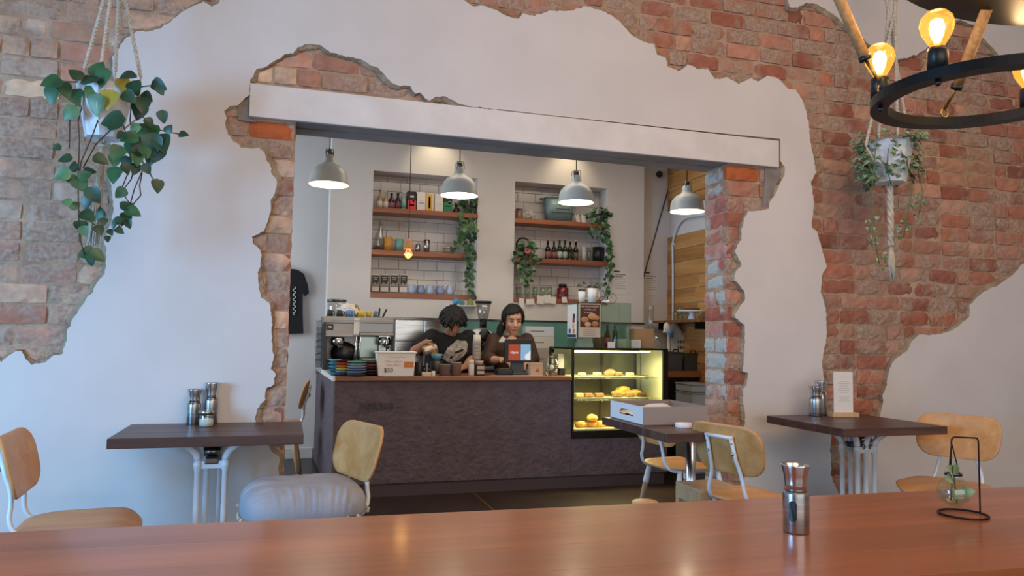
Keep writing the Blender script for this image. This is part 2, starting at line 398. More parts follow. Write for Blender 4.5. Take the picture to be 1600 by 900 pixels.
# ================================================================== STRUCTURE
W = 3.97              # front of the plastered wall between the two rooms
THK = 0.28            # its thickness
def wall_xz(px, py): p = PY(px, py, W); return (p.x, p.z)
struct(MB().box(-3.6, 6.2, -3.0, 7.8, -0.1, 0.0).build('floor', 'floor_concrete'))
struct(MB().box(-3.6, 6.2, -3.0, W, 4.3, 4.4).build('ceiling_front', 'ceiling_white'))
struct(MB().box(-2.1, 4.1, W+THK, 7.8, 3.12, 3.22).build('ceiling_back', 'ceiling_white'))
struct(MB().box(-3.7, -3.6, -3.0, W, 0, 0.5).box(-3.7, -3.6, -3.0, 0.4, 0.5, 4.3).box(-3.7, -3.6, 2.8, W, 0.5, 4.3).box(-3.7, -3.6, 0.4, 2.8, 2.6, 4.3).build('wall_left', 'white_wall'))
struct(MB().box(6.2, 6.3, -3.0, W, 0, 4.3).build('wall_right', 'white_wall'))
struct(MB().box(4.4, 6.2, -3.1, -3.0, 0, 4.3).box(-3.6, 4.4, -3.1, -3.0, 2.8, 4.3).box(-3.6, 4.4, -3.1, -3.0, 0, 0.3).box(-3.6, -3.0, -3.1, -3.0, 0.3, 2.8).build('wall_front', 'white_wall'))  # unseen shop front, opening stretched rightwards for the added fill light
struct(MB().box(-2.1, -2.0, W+THK, 5.0, 0, 3.12).box(-2.1, -2.0, 6.8, 7.5, 0, 3.12).box(-2.1, -2.0, 5.0, 6.8, 0, 0.8).box(-2.1, -2.0, 5.0, 6.8, 2.6, 3.12).build('wall_back_left', 'white_wall'))
# brass inlay of the dark floor
struct(MB().box(1.422, 1.434, 4.3, 5.6, 0, 0.0015).build('trim_1', 'brass'))

# ---- the wall with the broken plaster
PA = [(350,-60),(345,-10),(342,5),(330,10),(318,3),(305,8),(285,18),(268,32),(250,44),(232,50),(215,48),(205,55),(197,58),(188,72),(176,88),(176,110),(181,135),(178,170),(175,200),(173,226),(180,254),(171,280),(175,306),(178,330),(171,352),(164,378),(166,402),(164,427),(156,436),(144,455),(133,470),(117,493),(105,516),(102,540),(98,552),(80,557),(71,566),(50,570),(44,563),(34,548),(21,550),(2,564),(-40,560),(-160,600),(-300,560),(-340,100),(-300,-60)]
PB = [(700,-60),(722,-5),(728,3),(740,10),(756,9),(775,16),(792,26),(812,30),(815,21),(834,25),(855,17),(894,16),(915,10),(936,15),(957,24),(971,37),(985,52),(1006,66),(1023,70),(1027,86),(1041,91),(1044,105),(1062,111),(1076,101),(1090,108),(1107,108),(1118,124),(1135,121),(1155,131),(1174,122),(1184,128),(1198,118),(1216,122),(1230,138),(1244,140),(1256,161),(1263,189),(1267,224),(1274,259),(1275,271),(1267,284),(1272,316),(1268,356),(1276,360),(1286,396),(1292,418),(1284,430),(1283,456),(1290,480),(1292,520),(1286,558),(1284,567),(1286,583),(1289,596),(1291,620),(1293,647),(1299,683),(1297,700),(1299,722),(1298,741),(1305,760),(1312,772),(1322,800),(1334,815),(1346,780),(1350,740),(1362,690),(1374,650),(1376,645),(1380,628),(1379,617),(1386,602),(1386,592),(1390,575),(1399,560),(1418,548),(1424,534),(1436,522),(1456,523),(1476,520),(1492,514),(1514,496),(1516,476),(1528,464),(1540,454),(1562,444),(1584,428),(1596,414),(1640,390),(1720,330),(1730,190),(1690,112),(1600,98),(1561,86),(1545,68),(1533,56),(1523,40),(1499,31),(1480,38),(1462,58),(1449,75),(1436,84),(1418,90),(1400,93),(1383,84),(1379,75),(1362,72),(1346,58),(1324,44),(1310,28),(1299,20),(1290,14),(1275,6),(1259,5),(1247,11),(1234,12),(1231,-3),(1222,-40),(1210,-70)]
def beam_top(x): return 132+0.1055*(x-391)
PD = [(391,124),(390,147),(381,154),(370,165),(359,166),(351,173),(353,184),(352,193),(355,207),(363,219),(377,230),(394,233),(403,231),(414,238),(417,251),(422,258),(423,269),(433,282),(430,300),(424,312),(422,329),(419,346),(411,361),(395,370),(394,377),(406,391),(408,400),(407,412),(403,427),(404,449),(408,466),(421,474),(423,488),(425,500),(424,530),(426,545),(428,560),(423,577),(431,585),(429,597),(424,604),(415,608),(413,619),(415,625),(407,632),(400,643),(399,653),(403,664),(412,680),(421,699),(423,705),(435,711),(437,720),(435,731),(437,745),(434,780),(433,905),(1170,846),(1166,800),(1163,760),(1165,700),(1163,668),(1164,647),(1161,631),(1161,609),(1167,601),(1169,583),(1160,580),(1163,556),(1164,524),(1164,508),(1158,503),(1148,496),(1151,486),(1156,478),(1164,469),(1163,456),(1158,448),(1148,438),(1149,424),(1157,417),(1157,409),(1151,399),(1149,392),(1153,382),(1158,376),(1159,357),(1163,342),(1169,330),(1195,328),(1201,326),(1202,317),(1211,304),(1219,285),(1226,274),(1226,262),(1219,251),(1219,217)]
PD += [(x, beam_top(x)-1.6) for x in (1150, 1050, 950, 850, 780)]
PD += [(735,166),(716,162),(708,156),(695,151),(680,151),(671,158),(665,153),(657,145),(650,146),(645,142),(640,134),(625,134),(613,130),(605,122),(598,113),(592,106),(580,103),(568,95),(550,90),(530,86),(513,80),(503,72),(490,68),(477,69),(466,74),(458,83),(445,85),(430,95),(415,105),(402,108),(398,113),(396,120)]
def smooth_edge(k):   # straight saw cuts along the beam and the doorway
    return k
def roughen(pts, step=0.011, amp=0.0045):
    out = []
    P2 = [wall_xz(*p) for p in pts]
    for i, a in enumerate(P2):
        b = P2[(i+1) % len(P2)]; px = pts[i]; qx = pts[(i+1) % len(pts)]
        L = math.hypot(b[0]-a[0], b[1]-a[1]); n = max(1, int(L/step))
        clean = px in CLEAN and qx in CLEAN
        if max(px[1], qx[1]) > 840 or min(px[0], qx[0]) < -60 or (px[1] < -45): n = max(1, int(L/0.05))
        if clean: n = 1
        for k in range(n):
            t = k/n; x = a[0]+(b[0]-a[0])*t; z = a[1]+(b[1]-a[1])*t
            if not clean:
                q = Vector((x*38, z*38, 0.3)); q2 = Vector((x*95, z*95, 7.3))
                x += amp*1.5*noise.noise(q)+amp*0.9*noise.noise(q2); z += amp*1.5*noise.noise(q+Vector((0, 0, 9)))+amp*0.9*noise.noise(q2+Vector((0, 0, 5)))
            out.append((x, z))
    return out
CLEAN = set([(391,124),(1219,251),(1219,217)]+PD[-0:0])
CLEAN |= set((x, beam_top(x)-1.6) for x in (1150, 1050, 950, 850, 780))
CLEAN |= {(433,905), (1170,846)}
HA, HB, HD = roughen(PA), roughen(PB), roughen(PD)
HD = [(x, max(z, -0.005)) for x, z in HD]
def inside(poly, x, z):
    c = False; n = len(poly); j = n-1
    for i in range(n):
        xi, zi = poly[i]; xj, zj = poly[j]
        if (zi > z) != (zj > z) and x < (xj-xi)*(z-zi)/(zj-zi)+xi: c = not c
        j = i
    return c
def inside_np(poly, X, Z):
    c = np.zeros(X.shape, bool); n = len(poly); j = n-1
    for i in range(n):
        xi, zi = poly[i]; xj, zj = poly[j]
        m = (zi > Z) != (zj > Z)
        c ^= m & (X < (xj-xi)*(Z-zi)/((zj-zi) if zj != zi else 1e-9)+xi); j = i
    return c
JL = wall_xz(462, 195)[0]; JR = wall_xz(1139, 258)[0]      # the two jambs
BX0, BZ1 = wall_xz(391, 132); BX1 = wall_xz(1216, 219)[0]; BZ0 = wall_xz(391, 183)[1]; BZ1 = 0.5*(BZ1+wall_xz(1216, 219)[1]); BZ0 = 0.5*(BZ0+wall_xz(1216, 261.5)[1])
MF = W+0.034          # mortar face
core = MB().box(-3.6, JL, MF, W+THK, 0, 4.3).box(JR+0.004, 6.2, MF, W+THK, 0, 4.3).box(JL, JR+0.004, MF, W+THK, BZ1-0.003, 4.3)
wall = struct(core.build('wall_middle', 'mortar'))
# plaster skin
outer = [(-3.6, -0.01), (6.2, -0.01), (6.2, 4.3), (-3.6, 4.3)]
vs = []; es = []
for lp in (outer, HA, HB, HD):
    b0 = len(vs); vs += [Vector(p) for p in lp]; es += [(b0+i, b0+(i+1) % len(lp)) for i in range(len(lp))]
v2, e2, f2, _, _, _ = delaunay_2d_cdt(vs, es, [], 0, 1e-6)
cx = np.array([sum(v2[i].x for i in f)/3 for f in f2]); cz = np.array([sum(v2[i].y for i in f)/3 for f in f2])
keep = ~(inside_np(HA, cx, cz) | inside_np(HB, cx, cz) | inside_np(HD, cx, cz))
me = bpy.data.meshes.new('plaster')
me.from_pydata([(v.x, W, v.y) for v in v2], [], [tuple(f) for f, k in zip(f2, keep) if k]); me.update()
bm = bmesh.new(); bm.from_mesh(me); bmesh.ops.recalc_face_normals(bm, faces=bm.faces)
bm.normal_update()
for f in bm.faces:
    if f.normal.y > 0: f.normal_flip()
bm.to_mesh(me); bm.free()
link('plaster', me, 'plaster', wall)
# broken edge of the plaster: the render behind the paint, as thick as it is
def broken_edge(poly, src):
    area2 = sum(poly[i][0]*poly[(i+1) % len(poly)][1]-poly[(i+1) % len(poly)][0]*poly[i][1] for i in range(len(poly)))
    sgn = 1 if area2 > 0 else -1; n = len(poly); verts = []; faces = []
    for i in range(n):
        a = poly[(i-5) % n]; b = poly[(i+5) % n]; dx, dz = b[0]-a[0], b[1]-a[1]; L = math.hypot(dx, dz) or 1
        nx, nz = -dz/L*sgn, dx/L*sgn; x, z = poly[i]
        w = 0.010+0.045*max(0, noise.noise(Vector((x*4.5, z*4.5, 3.7)))+0.12)+0.006*noise.noise(Vector((x*30, z*30, 1.1)))
        nearbeam = BX0-0.03 < x < BX1+0.03 and z > 2.20 and z < BZ1+0.012
        if nearbeam or z < 0.02: w = 0.0015
        w = max(w, 0.0015)
        j1 = 0.004*noise.noise(Vector((x*60, z*60, 5)))
        verts += [(x, W, z), (x+nx*(0.25*w+0.001), W+0.007+j1, z+nz*(0.25*w+0.001)), (x+nx*w*0.75, W+0.016+j1, z+nz*w*0.75), (x+nx*w, W+0.04, z+nz*w)]
    for i in range(n):
        j = (i+1) % n
        for k in range(3): faces.append((i*4+k, j*4+k, j*4+k+1, i*4+k+1))
    return MB()._add(verts, faces)
for poly, src in ((HA, PA), (HB, PB), (HD, PD)):
    broken_edge(poly, src).build('plaster_edge', 'render_core', wall)
# cement round the ends of the beam
def patch(pix, y0, m, name):
    q = [wall_xz(*p) for p in pix]
    return MB().prism(q, lambda x, z: (x, y0, z), lambda x, z: (x, MF+0.02, z)).build(name, m, wall)
patch([(391,146),(391,185),(401,190),(372,186),(371,168)], W+0.014, 'cement', 'cement_patch')
patch([(1216,258),(1222,264),(1223,274),(1216,286),(1200,318),(1193,322),(1196,300),(1198,263)], W+0.014, 'cement', 'cement_patch')

# bricks
def brick_mesh(seed):
    rd = random.Random(seed); nx, nz = 7, 4; verts = []; faces = []
    for j in range(nz):
        for i in range(nx):
            u = i/(nx-1); v = j/(nz-1); edge = i in (0, nx-1) or j in (0, nz-1)
            x = u-0.5; z = v-0.5; y = rd.uniform(-0.06, 0.08)
            if edge:
                y += rd.uniform(0.04, 0.20)
                x *= 1-rd.uniform(0, 0.02); z *= 1-rd.uniform(0.0, 0.07)
                if i in (0, nx-1) and j in (0, nz-1): x *= 0.985; z *= 0.95; y += 0.08
            verts.append((x, y, z))
    for j in range(nz-1):
        for i in range(nx-1): faces.append((j*nx+i, j*nx+i+1, (j+1)*nx+i+1, (j+1)*nx+i))
    loop = [i for i in range(nx)]+[j*nx+nx-1 for j in range(1, nz)]+[(nz-1)*nx+i for i in range(nx-2, -1, -1)]+[j*nx for j in range(nz-2, 0, -1)]
    b0 = len(verts)
    for k in loop: verts.append((verts[k][0], 1.0, verts[k][2]))
    for i in range(len(loop)): j = (i+1) % len(loop); faces.append((loop[i], b0+i, b0+j, loop[j]))
    me = MB()._add(verts, faces).mesh('brick'); me.materials.append(MATS['brick']); return me
BM = [brick_mesh(s) for s in range(10)]
BMJ = []
for me in BM[:5]:
    q = me.copy(); q.materials.clear(); q.materials.append(MATS['brick_jamb']); BMJ.append(q)
REDS = ['a8705a', 'b07c66', '9e6450', 'b48a72', '94604f', 'ae7e6a', 'a4705c']
TANS = ['cca88a', 'd0b092', 'c6a086', 'c0a894', 'c4987e', 'be8a74', 'cca488']
rb = random.Random(21)
def place_brick(x0, x1, z0, z1, warm, pier=False, y=None, orange=False):
    o = bpy.data.objects.new('brick', rb.choice(BMJ if pier else BM)); COL.objects.link(o)
    o.location = ((x0+x1)/2, (W+0.022 if y is None else y)+rb.uniform(-0.004, 0.006), (z0+z1)/2)
    o.scale = ((x1-x0), 0.05, (z1-z0)); o.parent = wall
    o.rotation_euler = (rb.uniform(-.012, .012), rb.uniform(-.012, .012), rb.uniform(-.012, .012))
    c = lin(rb.choice(REDS if rb.random() < warm else TANS)); f = rb.uniform(0.8, 1.15)
    sm = rb.uniform(0.32, 0.80) if warm > 0.6 else rb.uniform(0.40, 0.80)
    if rb.random() < 0.15: sm *= 0.4
    if orange: c = lin('b0623a'); f = rb.uniform(.92, 1.05); sm = 0.05
    o.color = (c[0]*f, c[1]*f, c[2]*f, sm); return o
PBB = [(p_[::2], (min(q[0] for q in p_), max(q[0] for q in p_), min(q[1] for q in p_), max(q[1] for q in p_))) for p_ in (HA, HB, HD)]
COURSE = 0.0985
def hits(x0, x1, z0, z1):
    X, Z = np.meshgrid(np.linspace(x0, x1, 6), np.linspace(z0, z1, 4)); X = X.ravel(); Z = Z.ravel()
    m = np.zeros(X.shape, bool)
    for pl, bb in PBB:
        if x1 > bb[0] and x0 < bb[1] and z1 > bb[2] and z0 < bb[3]: m |= inside_np(pl, X, Z)
    ins = (X > JL-0.001) & (X < JR+0.001) & (Z < BZ1-0.001)
    beam = (X > BX0) & (X < BX1) & (Z > BZ0) & (Z < BZ1)
    return (m & ~ins & ~beam).any()
nb = 0
ztop = BZ0          # a joint lies right under the beam
for k in range(-24, 16):
    z0 = ztop+k*COURSE; z1 = z0+COURSE-0.008
    if z1 > 3.8 or z1 < 0.03: continue
    z0 = max(z0, 0.02)
    segs = [(-3.4, JL, 1), (JR, 6.1, -1)] if z0 < BZ1-0.02 else [(-3.4, 6.1, 1)]
    for (a, b, dr) in segs:
        # run from the jamb outwards so that the bricks end flush at the opening
        if dr == 1 and b == JL: x = b; step = -1
        else: x = a; step = 1
        first = True
        while (x < b) if step == 1 else (x > a):
            L = 0.238 if rb.random() < 0.72 else 0.112
            if first: L = (0.112 if k % 2 and k != -1 else 0.23) if (len(segs) == 2) else rb.uniform(0.05, 0.24)
            x0, x1 = (x, x+L) if step == 1 else (x-L, x)
            if hits(x0, x1, z0, z1):
                warm = min(1, max(0.02, 0.02+(x0+0.5)/1.4))
                isor = (k == -1) and first and len(segs) == 2
                isp = first and step == 1 and len(segs) == 2
                if isp:
                    pass
                place_brick(x0, x1, z0, z1, warm, orange=isor); nb += 1
            x += step*(L+0.009); first = False
    # the jamb face at the right of the opening: two bricks deep
    if z0 < BZ1-0.02:
        for (y0, y1) in (((W+0.028, W+THK),) if k % 3 else ((W+0.028, W+0.165), (W+0.174, W+THK))):
            o = bpy.data.objects.new('brick', rb.choice(BMJ)); COL.objects.link(o); o.parent = wall
            o.rotation_euler = (rb.uniform(-.02, .02), rb.uniform(-.02, .02), -math.pi/2+rb.uniform(-.02, .02))
            o.location = (JR-0.004+rb.uniform(-0.006, 0.004), (y0+y1)/2, (z0+z1)/2); o.scale = ((y1-y0), 0.05, z1-z0)
            c = lin(rb.choice(['a9685c', 'b47f74', '9b5a4c', 'b59a8c'])); o.color = (c[0], c[1], c[2], rb.uniform(.1, .5))
            if k == -1: c = lin('b0683f'); o.color = (c[0], c[1], c[2], 0.05)
for k in range(-24, 0):        # the jamb face at the left of the opening
    z0 = ztop+k*COURSE; z1 = z0+COURSE-0.008
    if z1 < 0.03: continue
    o = bpy.data.objects.new('brick', rb.choice(BM)); COL.objects.link(o); o.parent = wall
    o.rotation_euler = (rb.uniform(-.02, .02), rb.uniform(-.02, .02), math.pi/2+rb.uniform(-.02, .02))
    o.location = (JL+0.002+rb.uniform(-0.004, 0.003), W+0.028+(THK-0.028)/2, (z0+z1)/2); o.scale = (THK-0.03, 0.05, z1-z0)
    c = lin(rb.choice(REDS+TANS)); o.color = (c[0], c[1], c[2], rb.uniform(.3, .7))

# the 300 bricks that show largest stay single parts, the others are joined into one part
def pixel_of(p):
    c = CM.T @ (np.array(p)-np.array([0, 0, HC])); return (800+F*c[0]/c[2], 450+F*c[1]/c[2], c[2])
allb = [o for o in wall.children if o.name.split('.')[0] == 'brick']
def shown(o):
    p = o.location; x, y, d = pixel_of(p); L, _, H = o.scale
    if not (-20 < x < 1620 and -10 < y < 900): return -d
    jam = abs(o.rotation_euler.z) > 1
    X, Z = np.meshgrid(np.linspace(p.x-(0 if jam else L*0.45), p.x+(0.02 if jam else L*0.45), 5), np.linspace(p.z-H*0.4, p.z+H*0.4, 3)); X = X.ravel(); Z = Z.ravel()
    vis = 0.8 if jam else (inside_np(HA[::2], X, Z) | inside_np(HB[::2], X, Z) | inside_np(HD[::2], X, Z)).mean()
    if jam and p.x < 1: vis = 0.1
    return vis*L*H/(d*d)*1e4
allb.sort(key=shown, reverse=True)
spare = [(o, o.data.materials[0] == MATS['brick_jamb']) for o in allb[300:]]
for jamb_, mname in ((False, 'brick_joined'), (True, 'brick_jamb_joined')):
    rest = [o for o, j_ in spare if j_ == jamb_]
    if not rest: continue
    vv = []; ff = []; cc = []
    for o in rest:
        b0 = len(vv)
        mm = Matrix.LocRotScale(o.location, o.rotation_euler, o.scale)
        vv += [mm @ v.co for v in o.data.vertices]; ff += [tuple(b0+i for i in p.vertices) for p in o.data.polygons]; cc += list(o.color)*len(o.data.vertices)
    me = bpy.data.meshes.new('brickwork'); me.from_pydata(vv, [], ff); me.update()
    at_ = me.attributes.new('brick_colour', 'FLOAT_COLOR', 'POINT'); at_.data.foreach_set('color', cc)
    link('brickwork', me, mname, wall)['kind'] = 'stuff'
    for o in rest: bpy.data.objects.remove(o)

# the beam over the opening: two white painted channels with a slot between
beam = thing('beam', 'long white painted beam over the wide opening in the plastered wall', 'beam', ((BX0+BX1)/2, W, BZ0))
MB().box(BX0, BX1, W-0.010, W+0.112, BZ0, BZ1, 0.004).build('front_channel', 'white_paint', beam)
MB().box(JL-0.1, JR+0.1, W+0.150, W+THK-0.002, BZ0, BZ1-0.004, 0.003).build('rear_channel', 'beam_shade_grey', beam)  # grey stands for shade on the white painted beam
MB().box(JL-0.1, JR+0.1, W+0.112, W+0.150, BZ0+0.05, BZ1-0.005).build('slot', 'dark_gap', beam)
MB().box(JL+0.002, JR-0.002, W-0.002, W+0.112, BZ0-0.003, BZ0).build('soffit_shade', 'beam_shade_grey', beam)  # thin grey sheet, shade painted under the front channel

# ---- back room: wall with two tiled niches
N = 6.8; ND = 0.22
NX0 = PY(513.5, 400, N).x; NX1 = PY(1006, 400, N).x
nl = (PY(584, 266, N).x, PY(747, 300, N).x, 1.54, 2.704); nr = (PY(805, 283, N).x, PY(950, 295, N).x, 1.53, 2.708)
ZT = 3.12
wb = MB()
wb.box(NX0, nl[0], N, N+ND, 0, ZT).box(nl[1], nr[0], N, N+ND, 0, ZT).box(nr[1], NX1, N, N+ND, 0, ZT)
for q in (nl, nr): wb.box(q[0], q[1], N, N+ND, 0, q[2]).box(q[0], q[1], N, N+ND, q[3], ZT)
wb.box(NX0, NX1, N+ND, N+ND+0.1, 0, ZT)
wall_back = struct(wb.build('wall_back', 'white_wall'))
LBY = 7.46
struct(MB().box(-2.1, NX0+0.05, LBY, LBY+0.1, 0, ZT).build('wall_back_far', 'white_wall'))
struct(MB().box(-2.0, NX0-0.06, LBY-0.015, LBY, 0, 0.10, 0.003).build('baseboard_back', 'white_paint'))
WX = 3.86
struct(MB().box(NX1, WX+0.1, N+0.16, N+0.3, 0, ZT).build('wall_back_right', 'white_wall'))
wall_side = struct(MB().box(WX, WX+0.1, W+THK, N+0.3, 0, ZT).build('wall_back_side', 'white_wall'))
# timber boards on the side wall, below a curved white line and again above the white band
zb = 0.6; rr = random.Random(5)
while zb < 2.98:
    h = rr.choice([0.11, 0.13, 0.15]); y = N+0.155
    y0 = 4.5
    if not (2.26 < zb+h/2 < 2.60):
        ends = [y]
        while ends[-1] > y0: ends.append(ends[-1]-rr.uniform(0.35, 0.9))
        for a, b in zip(ends[1:], ends[:-1]):
            MB().box(WX-0.016-rr.uniform(0, .003), WX, max(a, y0)+0.002, b-0.002, zb+0.002, min(zb+h, 3.05)-0.002, 0.0015, 1).build('plank', 'wall_wood', wall_side)
    zb += h
# tiles in the niches
tile_me = {}
def tile(w, h):
    k = (round(w, 3), round(h, 3))
    if k not in tile_me:
        me = MB().box(-w/2, w/2, -0.006, 0.004, -h/2, h/2, 0.0025, 1).mesh('tile'); me.materials.append(MATS['tile_white']); tile_me[k] = me
    return tile_me[k]
for q in (nl, nr):
    MB().box(q[0], q[1], N+ND-0.004, N+ND, q[2], q[3]).build('grout_bed', 'grout', wall_back)
    tw, th = 0.186, 0.0925; g = 0.003; z = q[2]; row = 0
    while z < q[3]-0.01:
        h = min(th, q[3]-z); x = q[0]-(tw/2 if row % 2 else 0.03)
        while x < q[1]-0.004:
            a = max(x, q[0]); b = min(x+tw, q[1])
            if b-a > 0.012:
                o = bpy.data.objects.new('tile', tile(b-a-g, h-g)); COL.objects.link(o); o.parent = wall_back
                o.location = ((a+b)/2, N+ND-0.006, z+h/2)
            x += tw
        z += th; row += 1
# splashback
struct(MB().box(PY(690, 500, N).x, PY(978, 500, N).x, N-0.012, N, 0.9, 1.345).build('trim_2', 'teal_wall'))
struct(MB().box(NX0+0.4, NX1, N-0.02, N, 1.345, 1.36).build('trim_3', 'steel_dark'))
# ================================================================== FRONT ROOM
TZ = 0.75
# ---- the long table in the foreground
tA = PZ(0, 832, TZ); tB = PZ(1600, 760, TZ); tdir = (tB-tA).normalized(); tnor = Vector((tdir.y, -tdir.x, 0))
tmid = tA + tdir*1.3
ft = thing('communal_table', 'long polished orange-brown timber table across the foreground', 'table', (tmid.x, tmid.y, 0), math.atan2(tdir.y, tdir.x))
bw = [0.165, 0.172, 0.168, 0.176]; yy = 0.0
for i, w_ in enumerate(bw):
    local(ft, 'plank', MB().box(-1.9, 2.1, -yy-w_+0.0007, -yy, TZ-0.042, TZ), 'table_wood'); yy += w_
for lx in (-1.5, 1.7):
    for ly in (-0.08, -yy+0.08): local(ft, 'leg', MB().box(lx-0.035, lx+0.035, ly-0.035, ly+0.035, 0, TZ-0.042, 0.004), 'black_metal')
local(ft, 'apron', MB().box(-1.5, 1.7, -yy+0.1, -yy+0.12, TZ-0.11, TZ-0.042).box(-1.5, 1.7, -0.12, -0.1, TZ-0.11, TZ-0.042), 'black_metal')

# ---- chairs
def make_chair():
    c = thing('plywood_chair', 'x', 'chair', (0, 0, 0), 0, 'plywood chairs with white steel frames')
    out = rrect(0.42, 0.41, 0.13, 8)
    def seatf(u, v, t):
        z = 0.437+t + 0.018*max(0, -u/0.21)**2*0.3 - 0.014*(1-(v/0.21)**2)*0.6 - 0.035*max(0, (u-0.12)/0.09)**2
        return Vector((u, v*(1-0.10*max(0, -u/0.21)), z))
    seat = local(c, 'seat', MB().slab(out, seatf, 0.013), 'ply')
    bo = rrect(0.425, 0.235, 0.085, 8)
    def backf(u, v, t):   # u across, v up; curved round the sitter and leaning back
        x = -0.235 - 0.25*v + 0.030*(u/0.21)**2 + (t-0.012)
        return Vector((x, u*(1-0.10*(-v/0.12)*0.5), 0.685+v))
    local(c, 'backrest', MB().slab(bo, backf, 0.014), 'ply')
    fr = MB()
    for s in (-1, 1):
        fr.tube([(0.06, s*0.145, 0.424), (-0.12, s*0.13, 0.422)]+bez((-0.12, s*0.13, 0.422), (-0.215, s*0.125, 0.42), (-0.222, s*0.11, 0.50), 6)[1:]+bez((-0.222, s*0.11, 0.50), (-0.215, s*0.085, 0.58), (-0.246, s*0.08, 0.64), 5)[1:]+[(-0.272, s*0.075, 0.745)], 0.0095, 8)
    fr.tube([(-0.272, -0.084, 0.745), (-0.272, 0.084, 0.745)], 0.0095, 8)
    local(c, 'back_frame', fr, 'white_metal')
    for s in (-1, 1):
        for zz in (0.67, 0.72): local(c, 'bolt', MB().sphere((-0.268, s*0.077, zz), 0.008, n=8, m=6), 'steel')
    uf = MB().tube([(0.14, -0.15, 0.42), (-0.13, 0.15, 0.42)], 0.011, 8).tube([(0.14, 0.15, 0.42), (-0.13, -0.15, 0.42)], 0.011, 8)
    uf.tube([(0.14, -0.15, 0.42), (0.14, 0.15, 0.42)], 0.009, 8).tube([(-0.13, -0.15, 0.42), (-0.13, 0.15, 0.42)], 0.009, 8)
    local(c, 'under_frame', uf, 'white_metal')
    for sx in (-1, 1):
        for sy in (-1, 1):
            a = Vector((0.145 if sx > 0 else -0.135, sy*0.15, 0.42)); b = Vector((sx*0.205, sy*0.205, 0.0)); mid = a.lerp(b, 0.24)
            lg = local(c, 'leg', MB().tube([mid, a.lerp(b, 0.5), b], [0.0165, 0.0155, 0.0105], 10), 'leg_wood')
            sk = MB().tube([a, mid, a.lerp(b, 0.26)], [0.014, 0.019, 0.019], 10)
            k = link('socket', sk.mesh('socket'), 'white_metal'); k.parent = lg
    return c
chair0 = make_chair(); used = [False]
def chair(pos, ang, label):
    o = chair0 if not used[0] else copy_tree(chair0); used[0] = True
    o.location = (pos[0], pos[1], 0); o.rotation_euler = (0, 0, R(ang)); o['label'] = label; return o
C1 = PZ(128, 812, 0.45); chair(C1, 4, 'plywood chair cut by the left edge of the picture, facing the table')
C2 = PZ(482, 797, 0.45); chair(C2, 200, 'plywood chair carrying the grey cushion, right of the left table')
C3 = PZ(1185, 772, 0.45); chair(C3, 14, 'plywood chair seen from behind, white frame on its back, between two tables')
C4 = PZ(1475, 756, 0.45); chair(C4, 204, 'plywood chair at the far right facing us behind the right table')
C5 = PZ(1066, 722, 0.45); chair(C5, 8, 'plywood chair half hidden behind the table with the white tray box')
C6 = PZ(431, 659, 0.45); chair(C6, 176, 'plywood chair standing in the back room under the hanging T-shirt')

# ---- cushion
def cushion(pos, ang):
    c = thing('cushion', 'thick grey linen cushion with pompom fringe on the plywood chair', 'cushion', (pos[0], pos[1], 0.452), R(ang))
    n = 60; verts = []; faces = []
    def pt(i, j, s):
        u = -1+2*i/n; v = -1+2*j/n
        uu = u*(1-0.16*v**4); vv = v*(1-0.16*u**4)
        e = max(0, (1-abs(u)**5))**0.42*max(0, (1-abs(v)**5))**0.42
        edge = max(abs(u), abs(v)); along = u if abs(v) > abs(u) else v
        wr = 0.034*noise.noise(Vector((along*15, edge*1.2, 4+(3 if abs(v) > abs(u) else 0))))*max(0, edge-0.45)**1.3 + 0.006*noise.noise(Vector((u*3, v*3, 1)))
        z = 0.016+s*(0.112 if s > 0 else 0.014)*e + (wr if s > 0 else 0)*min(1, e*3)
        return Vector((uu*0.252, vv*0.235, z))
    top = [[None]*(n+1) for _ in range(n+1)]
    for i in range(n+1):
        for j in range(n+1): top[i][j] = len(verts); verts.append(pt(i, j, 1))
    bot = [[None]*(n+1) for _ in range(n+1)]
    for i in range(n+1):
        for j in range(n+1):
            if i in (0, n) or j in (0, n): bot[i][j] = top[i][j]
            else: bot[i][j] = len(verts); verts.append(pt(i, j, -1))
    for i in range(n):
        for j in range(n):
            faces.append((top[i][j], top[i+1][j], top[i+1][j+1], top[i][j+1])); faces.append((bot[i][j], bot[i][j+1], bot[i+1][j+1], bot[i+1][j]))
    local(c, 'cover', MB()._add(verts, faces, True), 'cushion_linen')
    pr = random.Random(3)
    for k in range(3, n-2, 6):
        if pr.random() < 0.25: continue
        for p, q in ((pt(k, 0, 1), (0, -1)), (pt(k, n, 1), (0, 1)), (pt(0, k, 1), (-1, 0)), (pt(n, k, 1), (1, 0))):
            w_ = p+Vector((q[0]*0.006+pr.uniform(-.004, .004), q[1]*0.006+pr.uniform(-.004, .004), -0.006))
            local(c, 'pompom', MB().tube([p, w_], 0.002, 5).sphere(w_, 0.0075, n=7, m=5), 'rope')
    return c
cushion((C2.x-0.025, C2.y-0.01), 6)

